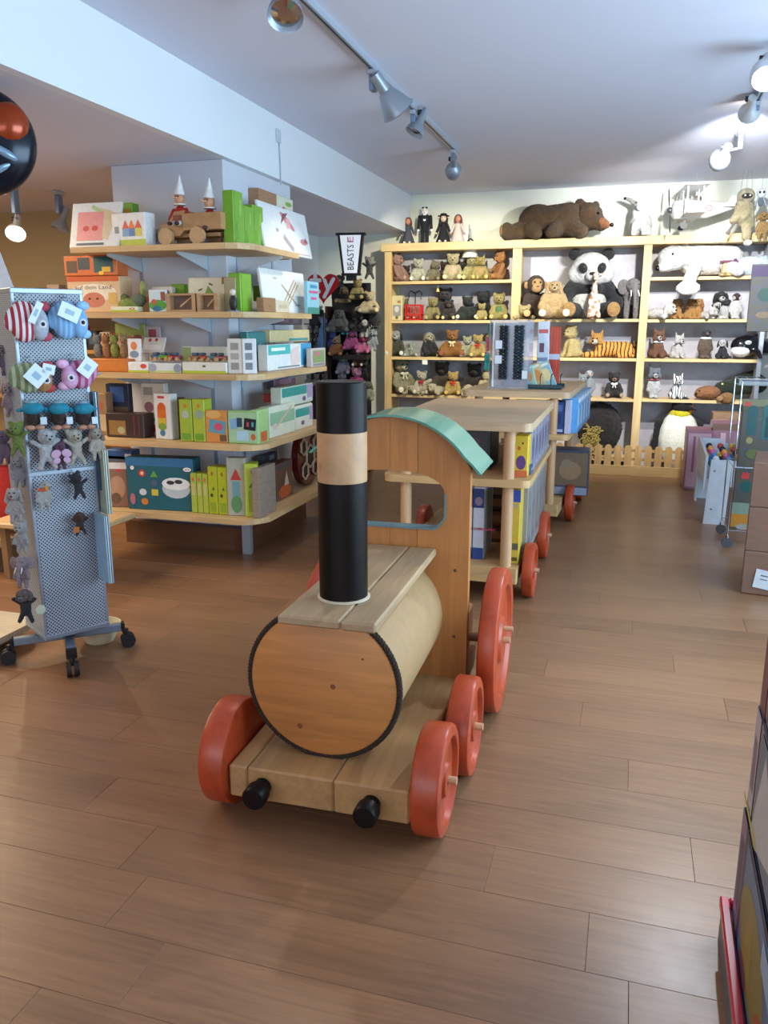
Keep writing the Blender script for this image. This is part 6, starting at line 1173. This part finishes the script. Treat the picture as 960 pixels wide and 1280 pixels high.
# ================================================================ LEFT EDGE
t_ = thing('display_plinth', 'low cream round cornered display plinth cut by the left edge', 'display plinth', (-3.02, 2.86, 0), 0)
board(t_, 'plinth_top', -.30, .32, -.26, .26, .07, .10, mat('#c4b8a0', 'woodx'), .12); MB().box(-.2, .2, -.18, .18, 0, .07).obj('plinth_base', t_, mat('#8a7c68'))
p = atz(22, 672, .22); t_ = thing('display_plinth', 'round edged pale wooden stand behind the rack carrying the red cloth doll', 'display plinth', (p.x-.38, p.y+.1, 0), 0)
board(t_, 'plinth_top', -.34, .34, -.22, .25, .17, .215, mat('#b49c78', 'woodx'), .12); MB().box(-.25, .25, -.18, .2, 0, .17).obj('plinth_base', t_, mat('#6c4a30', 'woodx'))
t_ = thing('cloth_doll', 'red dressed cloth doll sitting on the pale stand at the left edge', 'cloth doll', (p.x-.16, p.y+.12, .216), .5)
MB().lathe([(0, .12), (.14, .10), (.12, .25), (.06, .42), (0, .44)], None, 20).obj('red_dress', t_, mat('#a01c14', 'cloth'), True)
MB().ell((0, 0, .50), (.065, .065, .07)).obj('head', t_, mat('#c89878', 'cloth'), True); MB().ell((0, .01, .54), (.07, .07, .05)).obj('hair', t_, mat('#4a2c1c', 'fur'), True)
for s in (-1, 1): MB().cap((s*.05, -.02, .12), (s*.06, -.10, .03), .03, .022).obj('leg', t_, mat('#6a3c24', 'cloth'), True); MB().cap((s*.07, 0, .38), (s*.14, -.05, .22), .032, .025).obj('arm', t_, mat('#a01c14', 'cloth'), True)
# conical white sign with violet writing
p = CAM+ray(-8, 362)*(4.0/FPX); t_ = thing('paper_cone_sign', 'white paper sign with violet writing sloping in at the left edge', 'sign', tuple(p), radians(16))
MB().prism([(-.16, -.12), (.14, -.12), (.02, .28), (-.14, .28)], -.004, .004, Matrix.Rotation(pi/2, 4, 'X')).obj('sign_card', t_, mat('#c8ccd4', 'card'))
mb = MB(); panel(mb, [('x', .58, .5, .55, .16, '#8a5c9c', 'ria')], .3, .12, Matrix.Translation((-.02, -.006, -.07))); mb.obj('sign_lettering', t_)
# foil balloon
d = ray(-23, 177); c_ = CAM+d*(3.5/FPX); t_ = thing('foil_balloon', 'round dark foil balloon with orange and pale blue print at the upper left edge', 'balloon', tuple(c_), radians(30))
MB().ell((0, 0, 0), (.225, .11, .225), None, 40).obj('balloon_skin', t_, mat('#141a26', 'foil'), True)
MB().ell((.115, -.036, .06), (.09, .074, .10), (0, .4, .1), 20).obj('orange_print', t_, mat('#9c3c18', 'foil'), True)
MB().ell((.085, -.040, -.045), (.085, .073, .028), (0, .5, 0), 20).obj('pale_blue_print', t_, mat('#8cacc8', 'foil'), True)
MB().ell((.075, -.036, -.12), (.075, .06, .022), (0, -.5, .1), 20).obj('pale_blue_print', t_, mat('#8cacc8', 'foil'), True)
MB().cyl((0, 0, -.22), (0, 0, -.25), .02, .03, 12).obj('tail', t_, mat('#141a26', 'foil')); MB().tube([(0, 0, -.25), (.01, .0, -.8), (-.03, 0, -1.4), (-.02, 0, -c_.z+.02)], .002, 5).obj('ribbon', t_, mat('#b0b4b8', 'cloth'))
# ================================================================ PLUSH TOWER WITH HEART SIGN AND BEASTS SIGN
TY = 7.9; tx0 = xat(405, 1.2, TY); tx1 = xat(462, 1.2, TY); TW = tx1-tx0
t = thing('plush_tower', 'dark display tower crowded with small soft toys beside the bookcase', 'display rack', ((tx0+tx1)/2, TY+.1, 0), 0)
MB().box(-TW*.42, TW*.42, .05, .08, .03, 1.93).obj('back_panel', t, mat('#17171c'))
for i, zz in enumerate((.3, .62, .92, 1.22, 1.5, 1.82)): MB().box(-TW*.36+.03*(i % 2), TW*.44, -.12, .05, zz-.05, zz).obj('tray', t, mat('#101014'))
MB().box(-TW*.42-.02, -TW*.42, -.1, .08, .03, 1.7).obj('side_panel', t, mat('#3a2018')); MB().rbox(-TW*.45, TW*.45, -.14, .12, 0, .03, .004).obj('foot', t, mat('#101014'))
TXc = (tx0+tx1)/2
xl0, xl1 = xat(380, 1.4, TY)-TXc, xat(402, 1.4, TY)-TXc
MB().box(xl0, xl1-.035, .05, .07, .03, 1.66).obj('back_panel', t, mat('#17171c'))
for zz in (.95, 1.30, 1.375, 1.45, 1.53): MB().box(xl0, xl1-.035, -.10, .05, zz-.012, zz).obj('narrow_tray', t, mat('#101014'))
def tw(px, py, hp, label, body, head, c, Yo=-.06, **k):
    Yp = TY+.1+Yo; p = aty(px, py, Yp); h = hp*proj(p)[2]/FPX; return plush(label, 'soft toy', (p.x, Yp, p.z-h*.45), h, body, head, c, name='small_soft_toy', rz=k.pop('rz', .15), **k)
tw(462, 336, 28, 'grey spider like toy with long black legs at the top of the tower', 'hang', 'bear', '#3a3a3c', headc='#8c8884')
tw(424, 352, 20, 'grey elephant toy leaning on top of the tower', 'sit', 'elephant', '#5c5c58', Yo=0)
tw(428, 368, 26, 'tan meerkat toy lying across the tower top', 'flat', 'dog', '#a88a5c', tall=1) if False else tw(430, 368, 24, 'tan dog toy lying across the tower top', 'sitwide', 'dog', '#a88a5c')
tw(447, 362, 28, 'straw coloured lion toy near the tower top', 'sit', 'bear', '#ab9658')
tw(462, 378, 30, 'cream bear toy at the right of the tower top', 'sitwide', 'bear', '#bca984')
tw(424, 400, 34, 'large grey seal toy hanging on the tower left half', 'sitwide', 'lop', '#6c6c6a')
tw(445, 400, 26, 'black cat toy on the middle tray of the tower', 'sit', 'wolf', '#0f0f12')
tw(448, 392, 20, 'black and white dog toy above the cow on the tower', 'sit', 'dog', '#17171a', headc='#c8c8c4')
tw(456, 410, 26, 'white and black cow toy on the tower', 'catsit', 'dog', '#c0c0b8', ear='#141416')
tw(469, 395, 34, 'black penguin toy hanging on the right side of the tower', 'upright', 'penguin', '#121216', muzzle='#d8d8d8')
tw(466, 425, 30, 'pale grey cat toy hanging down the tower side', 'droop', 'wolf', '#a0a4a8')
tw(415, 428, 30, 'blue and violet dragon toy on the left of the tower', 'droop', 'wolf', '#3c4aa0')
tw(432, 412, 14, 'small turquoise owl toy in the centre of the tower', 'sit', 'bear', '#2cb0c0')
tw(421, 432, 28, 'orange and cream fox toy on the tower', 'sit', 'wolf', '#b87844', headc='#c8a880')
tw(440, 424, 30, 'magenta pony toy with a pink mane on the tower', 'sit', 'dog', '#b04c88', ear='#d8a0c0')
tw(455, 430, 26, 'pink pony toy at the right of the magenta one on the tower', 'sit', 'dog', '#d0709c', headc='#c03c6c')
tw(430, 455, 28, 'grey unicorn toy on the lower tower tray', 'sit', 'wolf', '#8c8ca0')
tw(448, 448, 22, 'brown and white beagle toy on the lower tower tray', 'sit', 'dog', '#5c2c20', muzzle='#d8d0c8')
tw(456, 462, 22, 'black bat toy sticking out right of the tower', 'hang', 'bear', '#14141a')
tw(428, 476, 28, 'white husky toy on the low tower tray', 'sit', 'wolf', '#b4b4bc')
tw(446, 474, 32, 'bright pink flamingo toy on the low tower tray', 'sit', 'bear', '#d0488c', headc='#d890b0')
tw(460, 488, 28, 'pale cream and green rabbit toy low on the tower', 'sit', 'lop', '#b8b498', headc='#7a7a60')
for i in range(3):
    for j in range(2):
        tw(387+j*9, 412+i*10, 10, ('left', 'right')[j]+' pale owl toy in the '+('upper', 'middle', 'lower')[i]+' row behind the sky blue carton', 'sit', 'bear', '#a49c98', headc='#b8b4b0', Yo=-.1)
for i in range(3): tw(401, 388+i*14, 12, ('uppermost', 'middle', 'lowest')[i]+' of three dark and white panda toys in the slim dark column', 'sit', 'bear', '#1a1a20', headc='#c0bcb8', Yo=-.1)
for i, c in enumerate(('#a49890', '#b0a8a4', '#9c7888')): tw(386+i*10, 475, 16, ('left grey', 'middle pale', 'right mauve')[i]+' toy peeping over the black chimney top', 'sit', 'bear', c, Yo=-.1)
p = aty(403, 440, TY-.02); t_ = thing('hanging_toy', 'long sky blue plush snake hanging left of the tower', 'hanging soft toy', tuple(p), 0)
MB().tube([(.02, 0, .28), (.0, -.02, .1), (-.03, -.03, -.08), (-.02, 0, -.2)], [.03, .045, .045, .02], 12).obj('body', t_, mat('#5c88bc', 'fur'), True); MB().ell((.02, -.01, .31), (.04, .035, .035)).obj('head', t_, mat('#7c7cb0', 'fur'), True)
MB().box(-.07, .07, .06, .09, -p.z+.002, -.0).obj('shelf_column', t_, mat('#17171c'))
# heart sign
p = aty(404, 358, 7.7); t_ = thing('heart_sign', 'red heart shaped sign with the white letters ty on the plush tower', 'sign', tuple(p), radians(8)); sc = 40*proj(p)[2]/FPX
hp_ = []
for i in range(40):
    a = 2*pi*i/40; hp_.append((sc*.5*(16*sin(a)**3)/16, sc*.5*(13*cos(a)-5*cos(2*a)-2*cos(3*a)-cos(4*a))/16))
MB().prism(hp_, -.012, .012, Matrix.Rotation(pi/2, 4, 'X')).obj('heart_board', t_, mat('#a81820', 'gloss'))
LT = mat('#c4c8cc', 'card')
def bars(nm, segs, w_):
    mb = MB()
    for a, b in segs: mb.cap((a[0]*sc, -.016, a[1]*sc), (b[0]*sc, -.016, b[1]*sc), w_*sc, w_*sc)
    for i, v in enumerate(mb.v): mb.v[i] = (v[0], -.013-(-.013-v[1])*.08-.002, v[2])
    mb.obj(nm, t_, LT, True)
bars('letter', [((-.24, .36), (-.24, -.06)), ((-.24, -.06), (-.13, -.16)), ((-.38, .18), (-.10, .18))], .06)
bars('letter', [((.06, .18), (.16, -.10)), ((.34, .22), (.16, -.10)), ((.16, -.10), (.04, -.32))], .055)
MB().cyl((0, .02, -.25), (0, .02, -p.z+.005), .012, n=8).obj('sign_pole', t_, mat('#1a1a1e'))
# BEASTS sign
p = aty(439, 318, 7.85); Hs = 48*proj(p)[2]/FPX; t_ = thing('lantern_sign', 'black framed tapering lit sign with the sideways word BEASTS', 'sign', tuple(p), radians(8)); a, b = Hs*.28, Hs*.17; S = Rotx = Matrix.Rotation(pi/2, 4, 'X')
MB().prism([(-b, -Hs*.47), (b, -Hs*.47), (a, Hs*.47), (-a, Hs*.47)], -.03, .03, S).obj('sign_face', t_, mat('#dcdfe4', 'lantern'))
for s in (-1, 1): MB().prism([(s*b, -Hs*.47), (s*(b+.022), -Hs*.47), (s*(a+.022), Hs*.47), (s*a, Hs*.47)], -.035, .035, S).obj('frame_side', t_, mat('#16161a'))
for zz, w_ in ((Hs*.47, a+.04), (-Hs*.5-.012, b+.03)): MB().box(-w_, w_, -.04, .04, zz, zz+.022).obj('frame_bar', t_, mat('#16161a'))
mb = MB(); panel(mb, [('x', .5, .42, .62, .17, '#101014', 'BEASTS', 90), ('x', .5, .86, .14, .16, '#e08ca4', 'E', 90), ('r', .44, .86, .03, .10, '#e08ca4')], Hs, Hs, Matrix.Translation((0, -.036, -Hs*.5))); mb.obj('sign_lettering', t_)
MB().box(-.05, .05, -.02, .02, -Hs*.5-.06, -Hs*.5-.012).obj('sign_mount', t_, mat('#16161a'))
# ================================================================ RIGHT SIDE
# white play trough
W_ = mat('#c4cad4', 'paint'); PK = atz(0, 0, 0) if False else None
t = thing('toy_trough', 'white wooden trough table with sloped sides full of small bright toys', 'trough table', (.62, 6.55, 0), radians(-1)); w2, l2 = .30, 1.05
for y, nm in ((0, 'end'), (l2-.02, 'end')):
    MB().prism([(.0, .0), (.155, .0), (.17, .50), (.30, .56) if y else (.17, .505), (.02, .505)] if not y else [(0, 0), (.15, 0), (.17, .54), (.0, .54)], y, y+.02, Matrix.Rotation(pi/2, 4, 'X') @ Matrix.Scale(-1, 4, (0, 0, 1))).obj('leg_panel', t, W_)
    MB().prism([(.171, .30), (.30, .30), (.30, .50), (.171, .50)], y, y+.02, Matrix.Rotation(pi/2, 4, 'X') @ Matrix.Scale(-1, 4, (0, 0, 1))).obj('end_panel', t, W_)
MB().prism([(.0205, .53), (l2-.0205, .56), (l2-.0205, .0), (l2-.16, .0), (l2-.24, .30), (.10, .30), (.0205, .22)], -.02, -.001, Matrix(((0, 0, 1, 0), (1, 0, 0, 0), (0, 1, 0, 0), (0, 0, 0, 1)))).obj('side_panel', t, W_)
MB().box(.30, .318, .0, l2, .30, .56).obj('side_panel', t, W_); MB().box(.0, .30, .0205, l2-.0205, .34, .355).obj('trough_floor', t, W_)
for zz, yy in ((.42, .1),): pass
for (y, z) in ((0, .42), (0, .12)): MB().ell((.05, -.001, z), (.007, .004, .007), n=8).obj('screw_head', t, mat('#5a5e66'))
cols = [('#b83a34', 'red'), ('#cfa62c', 'yellow'), ('#2f7c4c', 'green'), ('#c8ccd4', 'white'), ('#3c74b0', 'blue'), ('#c85a8a', 'pink'), ('#d88a34', 'orange'), ('#20242c', 'black')]
rr = random.Random(3); nn = 0
spots_ = ['near end', 'left side', 'middle', 'right side', 'far end']
for j in range(5):
    for i in range(3):
        c, nm = cols[(i*3+j*2) % 8]; x = .06+i*.09; y = .10+j*.19
        wpt = Matrix.Translation((.62, 6.55, 0)) @ Matrix.Rotation(radians(-1), 4, 'Z') @ Vector((x, y, .40))
        t_ = thing('small_figure', '%s small toy figure in the white trough, %s of row %s from the near end' % (nm, ('left', 'middle', 'right')[i], ('one', 'two', 'three', 'four', 'five')[j]), 'toy figure', tuple(wpt), rr.uniform(0, 3), 'small bright toys in the white trough')
        MB().ell((0, 0, .03), (.035, .03, .045)).obj('body', t_, mat(c, 'gloss'), True); MB().ell((0, 0, .095), (.026, .026, .028)).obj('head', t_, mat(cols[(i+j+3) % 8][0], 'gloss'), True); MB().ell((.03, 0, .05), (.02, .012, .012)).obj('arm', t_, mat(c, 'gloss'), True)
# pink display carton behind the trough
wb('tall pink and grey toy carton standing on the floor behind the trough', .66, 7.95, .0, .22, .34, .56, '#94687a', [('r', .5, .5, .9, .9, '#c09aa8'), ('r', .3, .6, .1, .6, '#8c5c70'), ('r', .6, .4, .12, .7, '#d8c0c8')], side=[('r', .5, .5, .9, .9, '#a87c8c')])
wb('wide pink carton row with a dark top strip behind the trough', .97, 8.1, .0, .38, .3, .62, '#9a7080', [('r', .5, .94, 1, .1, '#7c5a4c'), ('r', .25, .5, .12, .7, '#d0b0bc'), ('r', .6, .5, .2, .7, '#a88090')])
wb('brown cardboard carton with a black printed mark under the right shelves', 1.0, 8.62, .42, .30, .22, .24, '#8c6c50', [('r', .7, .35, .4, .2, '#1c1614'), ('r', .2, .35, .35, .3, '#b09068')], kind='kraft') if False else None
wb('brown cardboard carton with a black printed mark under the right shelves', 1.0, 8.62, .0, .36, .22, .66, '#8c6c50', [('o', .65, .84, .2, .06, '#1c1614'), ('o', .85, .82, .12, .05, '#1c1614'), ('r', .2, .86, .4, .1, '#b09068')], kind='kraft')
# wire rack with big puzzle boxes
t = thing('wire_rack', 'chrome wire rack on castors holding large green puzzle boxes, right edge', 'display rack', (.86, 5.98, 0)); CH = mat('#aab0b8', 'chrome')
for x in (-.14, .26):
    for y in (-.12, .28): MB().cyl((x, y, .09), (x, y, 1.14), .0045, n=8).obj('wire_post', t, CH); c_ = MB().cyl((x, y-.012, .035), (x, y+.012, .035), .035, n=18).obj('castor', t, mat('#50545a', 'rubber'), True); MB().cyl((x, y, .04), (x, y, .09), .01, n=8).obj('castor_fork', c_, CH)
for zz in (.12, .56, 1.15):
    for i in range(7): MB().cyl((-.14+i*.4/6, -.12, zz), (-.14+i*.4/6, .28, zz), .0025, n=6).obj('wire', t, CH)
    for y in (-.12, .28): MB().cyl((-.14, y, zz), (.26, y, zz), .0035, n=6).obj('wire', t, CH)
MT = 'mottle'
wb('large green castle puzzle box standing in the upper rack level', .89, 5.88, .565, .30, .05, .46, '#2a3832', [('r', .5, .95, 1, .1, '#706c50'), ('r', .22, .68, .2, .4, '#1f4a4c'), ('o', .22, .86, .2, .1, '#1f4a4c'), ('r', .55, .66, .24, .46, '#285854'), ('o', .55, .88, .24, .1, '#285854'), ('r', .55, .6, .1, .3, '#16383c'), ('r', .1, .93, .12, .06, '#b83838'), ('r', .75, .28, .25, .3, '#6c4030'), ('o', .3, .2, .3, .14, '#566038'), ('o', .55, .12, .3, .12, '#84623c'), ('o', .2, .4, .14, .1, '#8a7c50'), ('o', .8, .5, .2, .12, '#70744c')], kind=MT)
wb('blue spined puzzle box at the photo edge in the upper rack level', 1.085, 5.88, .565, .07, .05, .47, '#5c88b0', [('r', .5, .5, .6, .9, '#7ca4c4')], kind='card')
wb('green puzzle box with a red mark in the lower rack level', .815, 5.88, .128, .16, .05, .42, '#284438', [('r', .4, .9, .3, .1, '#b83838'), ('o', .5, .72, .5, .18, '#1c5450'), ('r', .5, .35, 1, .2, '#7c8c7c'), ('r', .5, .15, 1, .22, '#b87c30'), ('o', .5, .05, .6, .1, '#98948c')], kind=MT)
wb('second green puzzle box, right of the red marked one in the lower rack level', .99, 5.88, .128, .17, .05, .42, '#345044', [('r', .5, .8, .8, .2, '#2c5c58'), ('r', .5, .2, .8, .3, '#a88448')], kind=MT)
# tall dark puzzle picture high at right edge
p = aty(948, 372, 7.6); t_ = pbox('large dark puzzle picture panel hanging high at the right edge', (p.x+.13, 7.6, p.z-.28), .40, .03, .55, '#202c32', [('r', .2, .9, .4, .16, '#3c2c48'), ('o', .6, .82, .5, .14, '#48708c'), ('o', .3, .55, .3, .2, '#2c443c'), ('o', .6, .35, .5, .2, '#544434'), ('o', .3, .25, .3, .1, '#6a5a44'), ('o', .8, .6, .2, .1, '#5c5c74')], kind=MT, name='puzzle_poster', cat='puzzle panel')
MB().tube([(0, .03, .55), (0, .03, ZH-p.z+.28-.003)], .002, 5).obj('hanging_cord', t_, mat('#9aa0a8'))
# sparkling clear tray under the turtle shelf at right
p = aty(930, 478, 7.4); t_ = thing('acrylic_shelf', 'clear acrylic sign shelf glinting at the right edge above the puzzle box', 'clear shelf', (p.x+.12, 7.4, p.z-.02), 0)
MB().box(-.17, .17, -.1, .1, 0, .008).obj('clear_plate', t_, mat('#c8d0d8', 'acrylic')); MB().box(-.17, .17, -.1, -.095, .009, .06).obj('clear_lip', t_, mat('#dce4ec', 'acrylic')); MB().cyl((.1, .05, -p.z+.022), (.1, .05, 0), .012, n=10).obj('pole', t_, CH)
# wrapped parcel stack
t = thing('wrapped_parcel', 'brown cardboard parcel stack wrapped in clear film with a white shipping label', 'parcel', (.69, 4.82, 0), radians(-9)); KB = mat('#74492c', 'kraft')
for i, (z0, z1) in enumerate(((0, .255), (.257, .51), (.512, .765))):
    c_ = MB().rbox(.0, .50, 0, .46, z0, z1, .006).obj('cardboard_box', t, KB)
    for x in (.24,): MB().box(x, x+.05, -.001, .461, z1-.0005 if i == 2 else z0+.01, z1+.0012 if i == 2 else z0+.012).obj('tape', c_, mat('#b08a60', 'card'))
    mb = MB(); panel(mb, [('r', .35, .55, .3, .02, '#a03c30'), ('r', .35, .62, .3, .02, '#a03c30'), ('r', .35, .42, .24, .05, '#a03c30'), ('r', .7, .5, .15, .2, '#a8714c')], .5, z1-z0, Matrix.Translation((.25, 0, z0))); mb.obj('carton_print', c_)
MB().rbox(-.004, .504, -.004, .464, .001, .769, .01).obj('stretch_film', t, mat('#e8ecf0', 'film'))
g = MB().box(0, .19, -.0075, -.0055, 0, .11).obj('shipping_label', t, mat('#cdd2d8', 'card')); g.location = (.06, 0, .05); g.rotation_euler = (0, .12, 0)
mb = MB(); panel(mb, [('r', .25, .7, .2, .06, '#50545c'), ('r', .25, .5, .2, .04, '#50545c'), ('r', .65, .4, .04, .3, '#50545c'), ('r', .8, .75, .2, .05, '#6c7078')], .19, .11, Matrix.Translation((.095, -.0075, 0))); mb.obj('label_print', g)
# cardboard dump bin near right
t = thing('cardboard_display', 'glossy cardboard display of puzzle boxes with a red rim, near the right edge', 'display bin', (.325, 1.865, 0), radians(-90-1.5))
MB().box(-.03, .78, -.022, .5, 0, .10).obj('base_tray', t, mat('#5a6068', 'card')); MB().rbox(-.034, .785, -.028, -.006, .098, .125, .004).obj('red_rim', t, mat('#a82c3c', 'gloss')); MB().rbox(-.034, -.016, -.006, .5, .098, .125, .004).obj('red_rim', t, mat('#a82c3c', 'gloss'))
hs_ = [(.102, .40), (.402, .66), (.662, .92)]
pr_ = [[('r', .5, .5, 1, 1, '#26304a'), ('r', .06, .5, .10, 1, '#7a6c88'), ('r', .06, .5, .07, .6, '#3c3450'), ('r', .55, .5, .78, .9, '#4a6a90'), ('o', .4, .45, .5, .7, '#7a7438'), ('t', .35, .5, .2, .6, '#8c7a2c'), ('o', .7, .3, .3, .3, '#a84838'), ('o', .3, .12, .16, .16, '#5c3c50'), ('r', .75, .8, .4, .2, '#8ca8c8')],
       [('r', .06, .5, .10, 1, '#b0a8b8'), ('r', .06, .5, .06, .5, '#6c6478'), ('r', .55, .5, .8, .9, '#5a7088'), ('t', .3, .5, .5, .8, '#b0b4b8', 20), ('o', .7, .5, .4, .6, '#6c6438'), ('r', .1, .04, .3, .06, '#b8b83c')],
       [('r', .06, .5, .10, 1, '#6a4450'), ('r', .55, .5, .8, .9, '#3c4878'), ('o', .5, .5, .5, .6, '#8c5a4c')]]
for i, (z0, z1) in enumerate(hs_):
    b_ = MB().rbox(.0, .75, -.0+.004*i, .45, z0, z1, .004).obj('puzzle_box', t, mat(('#232a44', '#2c3450', '#3c2a3c')[i], 'gloss'))
    mb = MB(); panel(mb, pr_[i], .75, z1-z0, Matrix.Translation((.375, .004*i, z0))); mb.obj('box_print', b_)
